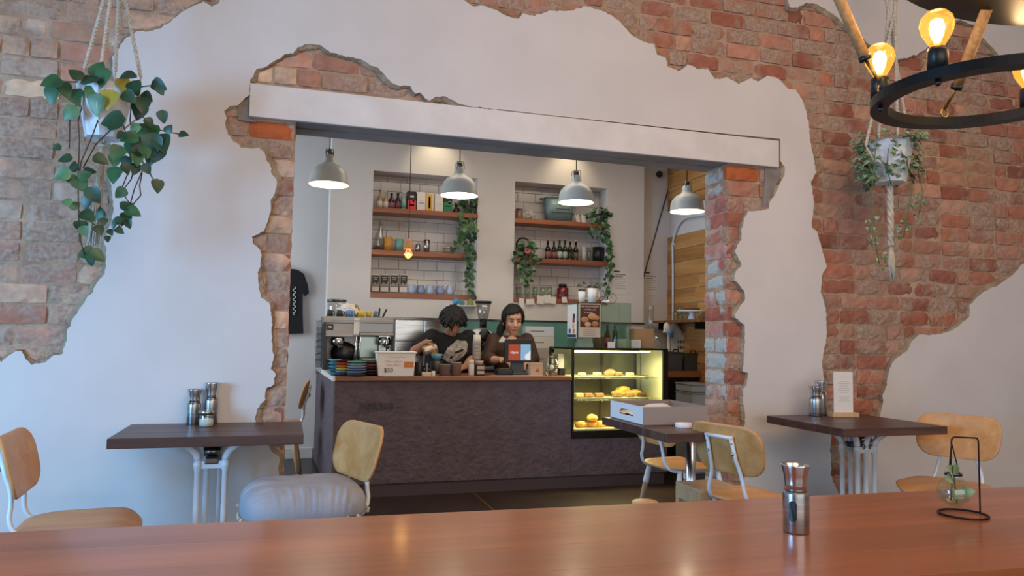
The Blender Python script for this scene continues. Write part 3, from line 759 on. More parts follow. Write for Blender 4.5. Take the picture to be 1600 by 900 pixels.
# ---- small cafe tables on white cast columns
def table_base(t, cx, cy, top, mid=False):
    for sx in ((-1, 0, 1) if mid else (-1, 1)):
        for sy in (-1, 1):
            x, y = cx+sx*(0.058 if mid or sy < 0 else 0.030), cy+sy*0.058
            cl = local(t, 'column', MB().lathe([(0.016, 0.03), (0.016, 0.05), (0.0135, 0.06), (0.0135, 0.575), (0.0165, 0.58), (0.0165, 0.592), (0.0195, 0.597), (0.0195, 0.61), (0.016, 0.615), (0.016, 0.63), (0.0, 0.63)], (x, y, 0), 12), 'white_metal')
            pts = bez((x, y, 0.625), (x+sx*0.006, y+sy*0.004, top-0.03), (x+sx*0.07, y+sy*0.05, top-0.004), 8)
            a = link('bracket', MB().tube(pts, [0.017]*7+[0.013, 0.012], 8).mesh('bracket'), 'white_metal'); a.parent = cl
            f = bez((x, y, 0.05), (x+sx*0.02, y+sy*0.02, 0.03), (x+sx*0.16, y+sy*0.16, 0.012), 6)
            local(t, 'foot', MB().tube(f, 0.014, 8), 'white_metal')
    local(t, 'clamp', MB().box(cx-0.03, cx+0.03, cy-0.07, cy+0.07, 0.605, 0.635, 0.006).tube([(cx-0.035, cy-0.05, 0.66), (cx+0.035, cy-0.05, 0.66)], 0.020, 12), 'steel_dark')
    for dy_ in (-0.06, 0.06): local(t, 'tie_plate', MB().box(cx-0.07, cx+0.07, cy+dy_-0.006, cy+dy_+0.006, 0.585, 0.62, 0.003), 'white_metal')
def cafe_table(x0, x1, y0, y1, label, bx, by, thick=0.043, mid=False):
    t = thing('cafe_table', label, 'table', ((x0+x1)/2, (y0+y1)/2, 0), 0, 'dark timber cafe tables')
    ox, oy = (x0+x1)/2, (y0+y1)/2; w, d = (x1-x0)/2, (y1-y0)/2
    n = 3
    for i in range(n):
        a = -d+2*d*i/n; b = -d+2*d*(i+1)/n
        local(t, 'board', MB().box(-w, w, a+0.0004*(i > 0), b, TZ-thick, TZ, 0.002, 1), 'walnut')
    table_base(t, bx-ox, by-oy, TZ-thick, mid); return t
lt = cafe_table(PZ(168, 685, TZ).x, PZ(475, 681, TZ).x, 3.45, W-0.006, 'dark timber cafe table against the wall at the left, pepper mills on it', PY(331, 760, 3.68).x, 3.68)
rt = cafe_table(2.79, 3.47, 3.19, 3.84, 'dark timber cafe table at the right with a menu card', PY(1341, 740, 3.46).x, 3.46, mid=True)
# centre table on a chrome post
ctx0, ctx1, cty0, cty1 = 1.755, 2.10, 3.18, 3.93
ct = thing('cafe_table', 'dark timber cafe table holding the white tray box by the brick pier', 'table', ((ctx0+ctx1)/2, (cty0+cty1)/2, 0), 0, 'dark timber cafe tables')
for i in range(3):
    d = (cty1-cty0)/3; a = -(cty1-cty0)/2+d*i
    local(ct, 'board', MB().box(-(ctx1-ctx0)/2, (ctx1-ctx0)/2, a+0.0004, a+d, TZ-0.043, TZ, 0.002, 1), 'walnut')
px_ = PY(1079, 715, 3.55); ox, oy = px_.x-(ctx0+ctx1)/2, 3.55-(cty0+cty1)/2
local(ct, 'post', MB().tube([(ox, oy, 0.02), (ox, oy, TZ-0.043)], 0.026, 16), 'chrome')
for sx, sy in ((-1, -1), (1, -1), (-1, 1), (1, 1)):
    local(ct, 'arm', MB().tube([(ox, oy, TZ-0.09), (ox+sx*0.17, oy+sy*0.2, TZ-0.048)], 0.009, 8), 'white_metal')
local(ct, 'base_plate', MB().lathe([(0.0, 0.0), (0.21, 0.0), (0.21, 0.012), (0.05, 0.03), (0, 0.03)], (ox, oy, 0), 28), 'white_metal')

# ---- white tray box with paper
bc = PZ(1005, 665, TZ); bx0 = bc.x; by0 = bc.y; bx1 = PZ(1107, 663, TZ).x; by1 = cty1-0.02; bh = 0.095
bx = thing('tray_box', 'white open cardboard tray box with a cut-out handle on the small table', 'box', ((bx0+bx1)/2, (by0+by1)/2, TZ))
MB().box(bx0, bx1, by0, by1, TZ+0.001, TZ+0.005).build('bottom', 'box_inside', bx)
MB().box(bx0, bx1, by0, by0+0.005, TZ+0.005, TZ+bh).build('long_side', 'box_grey', bx)
MB().box(bx0, bx1, by1-0.005, by1, TZ+0.005, TZ+bh).build('long_side', 'box_inside', bx)
MB().box(bx1-0.005, bx1, by0+0.005, by1-0.005, TZ+0.005, TZ+bh).build('short_side', 'box_inside', bx)
ym = (by0+by1)/2; hy = 0.085; hz0, hz1 = TZ+0.034, TZ+0.066
ss = MB().box(bx0, bx0+0.005, by0+0.005, ym-hy, TZ+0.005, TZ+bh).box(bx0, bx0+0.005, ym+hy, by1-0.005, TZ+0.005, TZ+bh)
ss.box(bx0, bx0+0.005, ym-hy, ym+hy, TZ+0.005, hz0).box(bx0, bx0+0.005, ym-hy, ym+hy, hz1, TZ+bh)
ss.prism([(ym-hy, hz1), (ym-hy, hz0+0.012), (ym-hy+0.022, hz1)], lambda y, z: (bx0, y, z), lambda y, z: (bx0+0.005, y, z)).prism([(ym+hy, hz1), (ym+hy, hz0+0.012), (ym+hy-0.022, hz1)], lambda y, z: (bx0, y, z), lambda y, z: (bx0+0.005, y, z))
ss.build('short_side', 'box_white', bx)
n = 26; verts = []; faces = []
for i in range(n+1):
    for j in range(n+1):
        u, v = i/n, j/n; x = bx0+0.03+(bx1-bx0-0.04)*u; y = by0+0.012+(by1-by0-0.024)*v
        z = TZ+0.035+0.075*math.sin(math.pi*min(1, u*1.15))**0.8*math.sin(math.pi*v)**0.7*(0.4+0.6*u)+0.018*noise.noise(Vector((u*6, v*6, 2)))
        verts.append((x, y, z))
for i in range(n):
    for j in range(n): faces.append((i*(n+1)+j, (i+1)*(n+1)+j, (i+1)*(n+1)+j+1, i*(n+1)+j+1))
tag(MB()._add(verts, faces).build('wrapping_paper', 'paper'), 'crumpled white paper lying in the open tray box', 'paper')
lp = PZ(1068, 668, TZ)
tag(MB().lathe([(0, 0), (0.041, 0), (0.043, 0.004), (0.043, 0.02), (0.040, 0.024), (0, 0.024)], (lp.x, lp.y, TZ), 28).build('jar_lid', 'white_plastic'), 'small round white lid on the table in front of the tray box', 'lid')

# ---- timber crate stool and round stool by the centre table
q = PZ(1108, 757, 0.45)
st = thing('timber_stool', 'square pale timber stool with a white panel beside the chrome table post', 'stool', (q.x, q.y, 0))
w = 0.125
local(st, 'seat', MB().box(-w, w, -w, w, 0.43, 0.45, 0.003), 'leg_wood')
for sx in (-1, 1):
    for sy in (-1, 1): local(st, 'leg', MB().box(sx*w-(0.03 if sx > 0 else 0), sx*w+(0.03 if sx < 0 else 0), sy*w-(0.03 if sy > 0 else 0), sy*w+(0.03 if sy < 0 else 0), 0, 0.43, 0.002), 'leg_wood')
for sy in (-1, 1): local(st, 'rail', MB().box(-w+0.03, w-0.03, sy*(w-0.004)-0.008, sy*(w-0.004)+0.008, 0.37, 0.43), 'leg_wood')
for sx in (-1, 1): local(st, 'rail', MB().box(sx*(w-0.01)-0.008, sx*(w-0.01)+0.008, -w+0.03, w-0.03, 0.37, 0.43), 'leg_wood')
local(st, 'panel', MB().box(-w+0.03, w-0.03, w-0.03, w-0.02, 0.06, 0.37), 'white_paint')
q = PZ(1008, 783, 0.45)
rs = thing('round_stool', 'round pale timber stool behind the edge of the long table', 'stool', (q.x, q.y, 0))
local(rs, 'seat', MB().lathe([(0, 0.425), (0.055, 0.425), (0.062, 0.432), (0.062, 0.444), (0.056, 0.45), (0, 0.45)], (0, 0, 0), 28), 'leg_wood')
for a in (45, 135, 225, 315):
    c_, s_ = math.cos(R(a)), math.sin(R(a)); local(rs, 'leg', MB().tube([(0.04*c_, 0.04*s_, 0.43), (0.10*c_, 0.10*s_, 0)], [0.012, 0.009], 8), 'leg_wood')

# ---- steel mills
def mill(pos, h, label, window=True, r=0.030, group='steel pepper and salt mills'):
    m_ = thing('pepper_mill', label, 'mill', pos, 0, group); k = h/0.165
    local(m_, 'body', MB().lathe([(0.0, 0.0), (r*0.97, 0.0), (r, 0.003), (r, 0.094*k), (r*0.99, 0.097*k), (r*0.88, 0.099*k), (0, 0.099*k)], n=32), 'steel')
    cp = local(m_, 'head', MB().lathe([(0, 0.099*k), (r*0.86, 0.099*k), (r*0.82, 0.118*k), (r*0.90, 0.138*k), (r*1.08, 0.162*k), (r*1.08, 0.165*k), (r*0.98, 0.163*k), (r*0.9, 0.155*k), (0, 0.150*k)], n=32), 'chrome')
    if window:
        d = MB(); pts = rrect(0.018, 0.05*k, 0.008, 4)
        f = lambda rr_: (lambda u, v: ((rr_)*math.sin(-0.9+u/r)*1.0, -(rr_)*math.cos(-0.9+u/r), v+0.055*k))
        d.prism(pts, f(r+0.0012), f(r-0.002)); local(m_, 'window', d, 'black_plastic')
    return m_
g = PZ(1244, 831, TZ); mill((g.x, g.y, TZ), 0.158, 'steel mill standing on the long foreground table', True)
g = PZ(302, 663, TZ); mill((g.x, min(g.y, W-0.06), TZ), 0.170, 'shorter steel mill at the left of the pair on the left table', False, 0.031)
g = PZ(327, 663, TZ); mill((g.x+0.004, W-0.05, TZ), 0.20, 'taller steel mill behind the salt jar on the left table', False, 0.032)
g = PZ(1275, 650, TZ); mill((g.x, min(g.y, 3.79), TZ), 0.178, 'shorter steel mill at the left of the pair on the right table', False, 0.040)
g = PZ(1289, 650, TZ); mill((g.x+0.0, 3.80, TZ), 0.21, 'taller steel mill beside the menu card on the right table', False, 0.034)
g = PZ(322, 666, TZ)
sj = thing('salt_jar', 'small glass jar of salt with a steel lid in front of the mills', 'jar', (g.x, g.y, TZ))
local(sj, 'glass', MB().lathe([(0.0, 0.0), (0.032, 0.0), (0.034, 0.004), (0.034, 0.052), (0.03, 0.06)], n=24), 'glass_clear')
local(sj, 'salt', MB().lathe([(0, 0.002), (0.031, 0.002), (0.031, 0.032), (0.015, 0.040), (0, 0.036)], n=20), 'paper')
local(sj, 'lid', MB().lathe([(0.0335, 0.056), (0.0335, 0.072), (0.031, 0.075), (0, 0.075)], n=24), 'steel')
# menu card in a timber block
g = PZ(1318, 651, TZ)
mc = thing('menu_card', 'white menu card standing in a timber block on the right table', 'menu', (g.x, g.y, TZ), R(-8))
local(mc, 'block', MB().box(-0.085, 0.085, -0.03, 0.03, 0, 0.026, 0.002), 'leg_wood')
cd = local(mc, 'card', MB().box(-0.063, 0.063, -0.002, 0.002, 0.02, 0.27), 'paper')
tx = MB()
for i, wd in enumerate((0.05, 0.0, 0.06, 0.08, 0.05, 0.07, 0.08, 0.06, 0.0, 0.07, 0.05, 0.08)):
    if wd: tx.box(-wd/2+0.004, wd/2+0.004, -0.0026, -0.0018, 0.235-0.013*i, 0.238-0.013*i)
k = link('print', tx.mesh('print'), 'paper_grey'); k.parent = cd

# ---- hanging glass terrarium on a wire stand
g = PZ(1505, 805, TZ); tz = TZ
tr = thing('terrarium_stand', 'black wire stand with a round glass vase hanging from its arm', 'vase', (g.x, g.y, TZ))
ux, uy = 0.956, -0.1
base = local(tr, 'base_ring', MB().ring((0, 0, 0.003), 0.058, 0.0028, 40, 6), 'black_metal')
px1 = 0.058
local(tr, 'wire', MB().tube([(px1, 0, 0.003), (px1, 0, 0.188)]+bez((px1, 0, 0.188), (px1, 0, 0.20), (px1-0.012, 0, 0.20), 4)[1:]+[(-0.022, 0, 0.204)]+bez((-0.022, 0, 0.204), (-0.034, 0, 0.204), (-0.034, 0, 0.192), 4)[1:]+[(-0.034, 0, 0.185)], 0.0022, 6), 'black_metal')
vz = 0.062; vx = -0.03
local(tr, 'cord', MB().tube([(vx-0.004, 0, 0.19), (vx-0.014, -0.005, 0.108)], 0.0016, 5).tube([(vx-0.004, 0, 0.19), (vx+0.016, -0.004, 0.108)], 0.0016, 5).tube([(vx-0.004, 0, 0.19), (vx, 0.014, 0.108)], 0.0016, 5), 'black_metal')
local(tr, 'collar', MB().ring((vx, 0, 0.107), 0.019, 0.003, 24, 6), 'black_metal')
local(tr, 'glass_vase', MB().lathe([(0.001, 0.024), (0.018, 0.027), (0.036, 0.042), (0.041, 0.062), (0.034, 0.085), (0.021, 0.098), (0.018, 0.108), (0.021, 0.114)], (vx, 0, 0), 28), 'glass_clear')
local(tr, 'water', MB().lathe([(0.001, 0.027), (0.016, 0.030), (0.033, 0.044), (0.037, 0.06), (0, 0.06)], (vx, 0, 0), 20), 'glass_green')

# ---- leaves and plants
def leaf_mesh(L=1.0, wd=0.42, name='leaf', fold=0.10):
    n = 7; rows = []; verts = []; faces = []
    for i in range(n+1):
        t = i/n; w_ = wd*(math.sin(math.pi*min(1, t**0.62))**0.8)*(1.0 if t < 0.98 else 0.0); back = -0.10*math.sin(math.pi*min(1, t*3)) if t < 0.33 else 0
        droop = -0.18*t*t
        rows.append(len(verts)); verts += [(-w_, t+back*0, droop+fold*w_/wd), (0, t+(0.03 if i == 0 else 0), droop), (w_, t, droop+fold*w_/wd)]
    for i in range(n):
        a, b = rows[i], rows[i+1]; faces += [(a, a+1, b+1, b), (a+1, a+2, b+2, b+1)]
    me = MB()._add([(x*L, y*L, z*L) for x, y, z in verts], faces, True).mesh(name); return me
LEAF = {}
for nm in ('leaf_green', 'leaf_dark', 'leaf_light', 'leaf_yellow', 'leaf_variegated', 'leaf_pale'):
    me = leaf_mesh(); me.materials.append(MATS[nm]); LEAF[nm] = me
def leaf_matrix(p, direction, facing, size):
    y = Vector(direction).normalized(); z = Vector(facing); z = (z-y*z.dot(y))
    z = z.normalized() if z.length > 1e-4 else y.orthogonal().normalized()
    x = y.cross(z); m_ = Matrix((x, y, z)).transposed().to_4x4(); return Matrix.Translation(p) @ m_ @ Matrix.Scale(size, 4)
def add_leaf(parent, p, direction, facing, size, kind):
    o = bpy.data.objects.new('leaf', LEAF[kind]); COL.objects.link(o)
    o.parent = parent; o.matrix_parent_inverse = root_matrix(parent).inverted(); o.matrix_basis = leaf_matrix(p, direction, facing, size); return o
def foliage_mesh(specs):     # many small leaves in one mesh
    base = leaf_mesh(); bv = [v.co.copy() for v in base.vertices]; bf = [tuple(p.vertices) for p in base.polygons]
    mb = MB()
    for (p, d, f, s) in specs:
        m_ = leaf_matrix(p, d, f, s); mb._add([m_ @ v for v in bv], bf, True)
    return mb
def twisted(mb, p0, p1, r, pitch=0.03, n=6):
    p0, p1 = Vector(p0), Vector(p1); L = (p1-p0).length; k = max(4, int(L/pitch*6)); d = (p1-p0).normalized(); u = d.orthogonal().normalized(); w_ = d.cross(u)
    for ph in (0, math.pi):
        mb.tube([p0+(p1-p0)*(i/k)+(u*math.cos(ph+2*math.pi*i/6)+w_*math.sin(ph+2*math.pi*i/6))*r*0.55 for i in range(k+1)], r*0.72, n)
    return mb
# terrarium leaves
lr = random.Random(11)
for (dx, dz, dr, s) in ((-0.02, 0.112, (-0.8, -0.3, 0.6), 0.045), (-0.015, 0.11, (-0.3, -0.4, 0.9), 0.04), (-0.028, 0.10, (-1, -0.5, 0.1), 0.042), (0.0, 0.05, (0.2, -0.3, 0.9), 0.04), (-0.012, 0.045, (-0.4, -0.2, 0.8), 0.042), (0.012, 0.06, (0.5, -0.5, 0.2), 0.036)):
    add_leaf(tr, Vector((g.x+vx+dx+0.01, g.y-0.01, TZ+dz)), dr, (0, -1, 0.3), s*0.8, 'leaf_pale')
local(tr, 'stem', MB().tube([(vx-0.01, 0, 0.04), (vx-0.005, 0, 0.08), (vx-0.02, -0.01, 0.115)], 0.002, 5).tube([(vx+0.01, 0, 0.03), (vx+0.004, 0, 0.08), (vx-0.01, -0.01, 0.11)], 0.002, 5), 'stem_green')

# ---- hanging plant at the left
HY = 3.62
def hp(px, py, y=HY): return PY(px, py, y)
pot_c = hp(163, 178); 
pl = thing('hanging_plant', 'trailing green pothos in a white pot hung by twisted macrame ropes at the left', 'plant', hp(163, 218))
pt_top = hp(163, 136).z; pt_bot = hp(163, 217).z; rt_, rb_ = 0.118, 0.072
n = 8
MB().lathe([(0.0, pt_bot), (rb_, pt_bot), (rt_, pt_top), (rt_-0.01, pt_top), (rt_-0.014, pt_top-0.02), (0, pt_top-0.02)], (pot_c.x, HY, 0), n, smooth=False).build('pot', 'pot_white', pl)
MB().lathe([(0, pt_top-0.018), (rt_-0.016, pt_top-0.018)], (pot_c.x, HY, 0), n, smooth=False).build('soil', 'soil', pl)
apex = Vector((pot_c.x+0.03, HY, hp(175, -120).z))
for i, (px, py, dy) in enumerate(((132, 108, -0.06), (158, 106, -0.09), (180, 112, 0.07), (220, 120, 0.03))):
    a = PY(px, py, HY+dy); t = PY([168, 178, 183, 194][i], -6, HY); t = Vector((t.x, HY+dy*0.5, t.z)); t2 = t+(t-a)*0.25
    rp = twisted(MB(), a, t2, 0.0075, 0.035)
    cx_, cz_ = pot_c.x+(a.x-pot_c.x)*0.65, pt_bot-0.005
    rp.tube([a, Vector((pot_c.x+(a.x-pot_c.x)*0.95, HY+dy*1.4, (pt_top+pt_bot)/2)), Vector((pot_c.x, HY, pt_bot-0.03))], 0.0045, 6)
    rp.build('rope', 'rope', pl)
tz0 = pt_bot-0.02; tz1 = hp(152, 384).z; ts = MB()
for k in range(14):
    a = 2*math.pi*k/14; r1 = 0.011
    e = Vector((pot_c.x-0.012+0.022*math.cos(a)*(1+0.3*math.sin(k*3)), HY+0.02*math.sin(a), tz1+0.012*math.sin(k*2.3)))
    ts.tube([(pot_c.x+r1*0.4*math.cos(a), HY+r1*0.4*math.sin(a), tz0), (pot_c.x+r1*math.cos(a)-0.003, HY+r1*math.sin(a), tz0-0.09), (pot_c.x+0.013*math.cos(a)-0.006, HY+0.013*math.sin(a), (tz0+tz1)/2), e], 0.0035, 5)
ts.ring((pot_c.x, HY, tz0-0.012), 0.012, 0.007, 16, 6); ts.ring((pot_c.x-0.003, HY, tz0-0.085), 0.013, 0.006, 16, 6)
ts.build('tassel', 'rope', pl)
vines = [[(140,130),(128,165),(122,190),(124,215),(123,250),(122,300),(123,345),(124,370),(132,398)],
         [(158,130),(156,180),(145,210),(127,252),(124,270)],
         [(170,150),(178,170),(176,200),(150,225),(130,262)],
         [(130,128),(100,128),(80,120)],
         [(125,150),(109,190),(108,232)],
         [(190,130),(205,160),(203,190),(215,220),(225,260),(210,295),(203,320)],
         [(195,140),(222,180),(235,200),(262,206),(284,210)],
         [(200,140),(225,135),(243,133)],
         [(205,200),(215,240),(205,280),(190,300),(208,325),(190,350),(170,366)],
         [(228,250),(236,275),(246,288)],
         [(222,270),(218,290),(220,305),(209,318),(203,335),(185,360)],
         [(180,160),(190,190),(205,230),(200,270),(188,300)],
         [(124,330),(140,345),(158,360)]]
vr = random.Random(4)
for v in vines:
    dy = vr.uniform(-0.13, -0.02); q = [PY(px, py, HY+dy*min(1, 0.3+i*0.3)) for i, (px, py) in enumerate(v)]
    MB().tube(q, 0.0028, 5).build('vine', 'stem', pl)
LV = [(84,128,200,26,'g'),(82,145,260,26,'g'),(100,138,300,24,'g'),(120,118,140,20,'d'),(137,126,20,24,'d'),(118,150,300,26,'g'),(112,175,225,24,'l'),(152,112,70,26,'g'),(162,118,250,28,'g'),(148,145,270,30,'l'),(152,160,260,30,'l'),(172,152,255,28,'y'),(192,130,280,22,'y'),(203,118,200,22,'d'),(210,135,290,24,'d'),(222,160,280,26,'d'),(218,170,265,26,'d'),(180,188,190,32,'d'),(176,195,10,20,'g'),(200,150,320,22,'d'),(246,132,330,22,'d'),(250,140,300,14,'d'),(254,180,280,18,'d'),(285,210,0,14,'d'),(263,203,60,14,'d'),(232,205,270,34,'g'),(238,222,270,32,'d'),(252,220,290,30,'d'),(222,212,250,28,'g'),(205,215,200,24,'g'),(208,228,270,28,'g'),(216,232,300,22,'d'),(246,238,250,26,'d'),(184,236,250,24,'g'),(180,248,270,20,'l'),(198,252,230,18,'d'),(212,262,260,18,'d'),(196,262,300,16,'d'),(228,262,300,16,'d'),(180,270,260,26,'g'),(190,300,230,18,'g'),(155,248,340,20,'d'),(104,248,190,18,'d'),(138,268,10,16,'d'),(100,272,200,24,'l'),(112,280,170,18,'g'),(124,285,310,24,'g'),(130,275,30,18,'g'),(116,262,100,16,'d'),(145,302,300,24,'d'),(136,315,250,20,'d'),(106,316,170,14,'l'),(116,322,150,16,'l'),(135,336,330,22,'d'),(126,352,290,20,'g'),(130,360,300,16,'l'),(158,335,110,18,'g'),(162,345,270,12,'d'),(154,358,300,16,'d'),(196,322,30,18,'d'),(205,330,340,22,'g'),(196,340,260,18,'d'),(200,348,290,14,'d'),(184,345,200,14,'d'),(178,352,250,10,'d'),(172,362,300,10,'d'),(186,360,330,12,'d'),(138,395,200,22,'g'),(150,398,330,22,'g'),(142,402,270,20,'d'),(246,288,280,20,'d'),(168,372,280,10,'d'),(90,230,200,12,'d'),(140,130,330,18,'l'),(228,150,320,18,'d'),(232,190,310,16,'d'),(212,200,240,18,'l'),(190,210,230,14,'d'),(214,246,280,20,'l'),(226,236,300,20,'g'),(236,246,260,20,'d')]
KN = {'g': 'leaf_green', 'd': 'leaf_dark', 'l': 'leaf_light', 'y': 'leaf_yellow'}
for (px, py, a, s, k) in LV:
    dy = vr.uniform(-0.16, -0.07); sz = s*1.15*3.35/F
    p = PY(px, py, HY+dy); d = Vector((math.cos(R(a)), vr.uniform(-0.5, 0.1), math.sin(R(a))))
    p = p - d.normalized()*sz*0.4
    add_leaf(pl, p, d, (vr.uniform(-.5, .5), -1, vr.uniform(0.0, .7)), sz, KN[k])

# ---- hanging plant at the right
RY = 3.62
pc = PY(1390, 250, RY); zt = PY(1390, 224, RY).z; zb_ = PY(1390, 286, RY).z
pr_ = thing('hanging_plant', 'small variegated plant in a white pot hung by macrame ropes at the right', 'plant', PY(1390, 286, RY))
MB().lathe([(0, zb_), (0.09, zb_), (0.135, zt), (0.125, zt), (0.118, zt-0.02), (0, zt-0.02)], (pc.x, RY, 0), 8, smooth=False).build('pot', 'pot_white', pr_)
for (px, py, tx_, dy) in ((1353, 228, 1386, -0.05), (1372, 222, 1388, 0.06), (1403, 224, 1394, -0.09), (1421, 226, 1397, 0.04)):
    a = PY(px, py, RY+dy); t = PY(tx_, 60, RY); t = Vector((t.x, RY+dy*0.3, t.z)); t2 = t+(t-a)*0.9
    rp = twisted(MB(), a, t2, 0.0085, 0.04); rp.tube([a, Vector((pc.x+(a.x-pc.x)*0.9, RY+dy*1.5, (zt+zb_)/2)), Vector((pc.x, RY, zb_-0.03))], 0.005, 6)
    rp.build('rope', 'rope', pr_)
e1 = PY(1392, 432, RY).z; m1 = PY(1392, 385, RY).z; tsb = MB()
for i in range(3):
    ph = 2*math.pi*i/3
    tsb.tube([(pc.x+0.010*math.cos(ph+k*0.9), RY+0.010*math.sin(ph+k*0.9), zb_-0.02+(m1-zb_+0.02)*k/18) for k in range(19)], 0.011, 6)
for k in range(12):
    a = 2*math.pi*k/12
    tsb.tube([(pc.x+0.006*math.cos(a), RY+0.006*math.sin(a), m1), (pc.x+0.018*math.cos(a), RY+0.016*math.sin(a), (m1+e1)/2), (pc.x+0.008+0.010*math.cos(a), RY+0.012*math.sin(a), e1+0.02*math.sin(k*2))], 0.005, 5)
tsb.ring((pc.x, RY, m1+0.01), 0.014, 0.008, 16, 6)
tsb.build('tassel', 'rope', pr_)
sp = []; fr_ = random.Random(8)
for i in range(430):
    a = fr_.uniform(0, 2*math.pi); t = fr_.random(); rr_ = 0.11+0.085*fr_.random()
    zz = zt+0.05-t*0.28
    if math.cos(a)*0+math.sin(a) < -0.3 and fr_.random() < 0.55 and zb_-0.02 < zz < zt-0.02: continue
    p = Vector((pc.x+rr_*math.cos(a), RY+rr_*math.sin(a), zz+fr_.uniform(-.02, .02)))
    sp.append((p, (math.cos(a)+fr_.uniform(-.5, .5), math.sin(a)+fr_.uniform(-.5, .5), fr_.uniform(-1, .4)), (math.cos(a), math.sin(a)-0.5, 0.6), fr_.uniform(0.034, 0.058)))
for (px, py, n_) in ((1360, 350, 10), (1366, 375, 10), (1374, 405, 12), (1413, 350, 8), (1408, 370, 8), (1440, 310, 8), (1432, 330, 6)):
    for k in range(n_):
        p = PY(px+fr_.uniform(-9, 9), py+fr_.uniform(-14, 14), RY-0.06); sp.append((p, (fr_.uniform(-1, 1), fr_.uniform(-1, 0), fr_.uniform(-1, .5)), (0, -1, .3), fr_.uniform(0.022, 0.034)))
foliage_mesh(sp).build('foliage', 'leaf_variegated', pr_)['kind'] = 'stuff'
vn = MB()
for v in ([(1368,230),(1362,300),(1364,360),(1374,412)], [(1388,232),(1386,262),(1392,288)], [(1415,235),(1424,300),(1412,372)], [(1428,240),(1442,300),(1436,335)]):
    vn.tube([PY(px, py, RY-0.10) for px, py in v], 0.003, 5)
vn.build('vine', 'stem_green', pr_)

# ---- ring chandelier
CH = 1.85; cx0, cy0, CR = 1.770, 1.488, 0.277
ch = thing('ring_chandelier', 'black ring chandelier with warm bulbs hung on jute ropes, top right', 'chandelier', (cx0, cy0, CH))
def band(R0, R1, z0, z1, n=72, c=(cx0, cy0)):
    verts = []; faces = []
    for i in range(n):
        a = 2*math.pi*i/n
        for r, z in ((R0, z0), (R1, z0), (R1, z1), (R0, z1)): verts.append((c[0]+r*math.cos(a), c[1]+r*math.sin(a), z))
    for i in range(n):
        j = (i+1) % n
        for k in range(4): faces.append((i*4+k, j*4+k, j*4+(k+1) % 4, i*4+(k+1) % 4))
    return MB()._add(verts, faces)
band(CR-0.045, CR, CH, CH+0.026).build('lower_ring', 'black_metal', ch)
UZ = 2.115; ucx, ucy, UR = 1.82, 0.83, 0.75
band(UR-0.20, UR, UZ, UZ+0.03, 96, c=(ucx, ucy)).build('upper_ring', 'black_metal', ch)
bulbs = []
def ring_pt(a, r=CR-0.0225): return Vector((cx0+r*math.cos(R(a)), cy0+r*math.sin(R(a)), CH+0.026))
def on_ring(px, py):   # the ring angle seen at a pixel
    p = PZ(px, py, CH+0.026); return math.degrees(math.atan2(p.y-cy0, p.x-cx0))
for i, a in enumerate((on_ring(1470, 112), on_ring(1402, 150)-2, 15, -38)):
    b = ring_pt(a)
    sk = MB().lathe([(0, 0), (0.024, 0), (0.024, 0.046), (0.022, 0.056), (0.0, 0.056)], b, 20).build('lamp_socket', 'black_plastic', ch)
    gl = [(0.016, 0.056), (0.018, 0.064), (0.027, 0.079), (0.036, 0.097), (0.040, 0.115), (0.036, 0.134), (0.023, 0.148), (0.001, 0.153)]
    MB().lathe(gl, b, 24).build('bulb', 'bulb_warm', sk)
    MB().lathe([(0.001, 0.068), (0.008, 0.072), (0.015, 0.090), (0.018, 0.108), (0.014, 0.126), (0.001, 0.134)], b, 16).build('filament', 'bulb_glow', sk)
    point('bulb_light', b+Vector((0, 0, 0.20)), 1.6, (1.0, 0.62, 0.30), 0.035).parent = None
    MB().sphere(b+Vector((0, 0, -0.032)), 0.008, n=12, m=8).build('cap_nut', 'black_plastic', ch)
for a in (on_ring(1380, 150), on_ring(1487, 178), -12):
    b = ring_pt(a); d = Vector((cx0+(b.x-cx0)*0.35, cy0+(b.y-cy0)*0.35-0.06, UZ)); 
    if a == on_ring(1380, 150): d = PY(1311, -2, b.y+0.03); d = b+(d-b)*1.2
    v = (d-b)
    lo = b.lerp(d, 0.30 if v.length < 0.4 else 0.2)
    MB().ring(b+Vector((0, 0, 0.018)), 0.013, 0.003, 20, 6, Matrix.Rotation(R(90), 3, 'X')).tube([b+Vector((0, 0, 0.03)), lo], 0.005, 6).build('hook', 'brass', ch)
    MB().tube([lo, lo.lerp(d, 0.06)], 0.017, 10).build('ferrule', 'black_plastic', ch)
    MB().tube([lo.lerp(d, 0.05), d], 0.015, 10).build('rope', 'jute', ch)
sus = MB()
for a in (90, 210, 330):
    x_, y_ = ucx+(UR-0.1)*math.cos(R(a)), ucy+(UR-0.1)*math.sin(R(a)); sus.tube([(x_, y_, UZ+0.03), (ucx, ucy, 3.2)], 0.008, 8)
sus.tube([(ucx, ucy, 3.2), (ucx, ucy, 4.28)], 0.012, 10).lathe([(0.07, 4.28), (0.07, 4.3)], (ucx, ucy, 0), 20).build('suspension', 'black_metal', ch)
# ================================================================== BACK ROOM
CF = 5.58; CTZ = 0.888; CB = 6.14
def pb(x0, x1, y0, y1, Y):     # extent in metres of a pixel rectangle on the plane y = Y
    return PY(x0, (y0+y1)/2, Y).x, PY(x1, (y0+y1)/2, Y).x, PY((x0+x1)/2, y1, Y).z, PY((x0+x1)/2, y0, Y).z
CX0 = PY(520, 690, CF).x; CASE0 = PY(893, 620, CF).x; CASE1 = PY(1043, 600, CF).x; CASEB = PY(900, 685, CF).z; CASET = PY(960, 544, CF).z
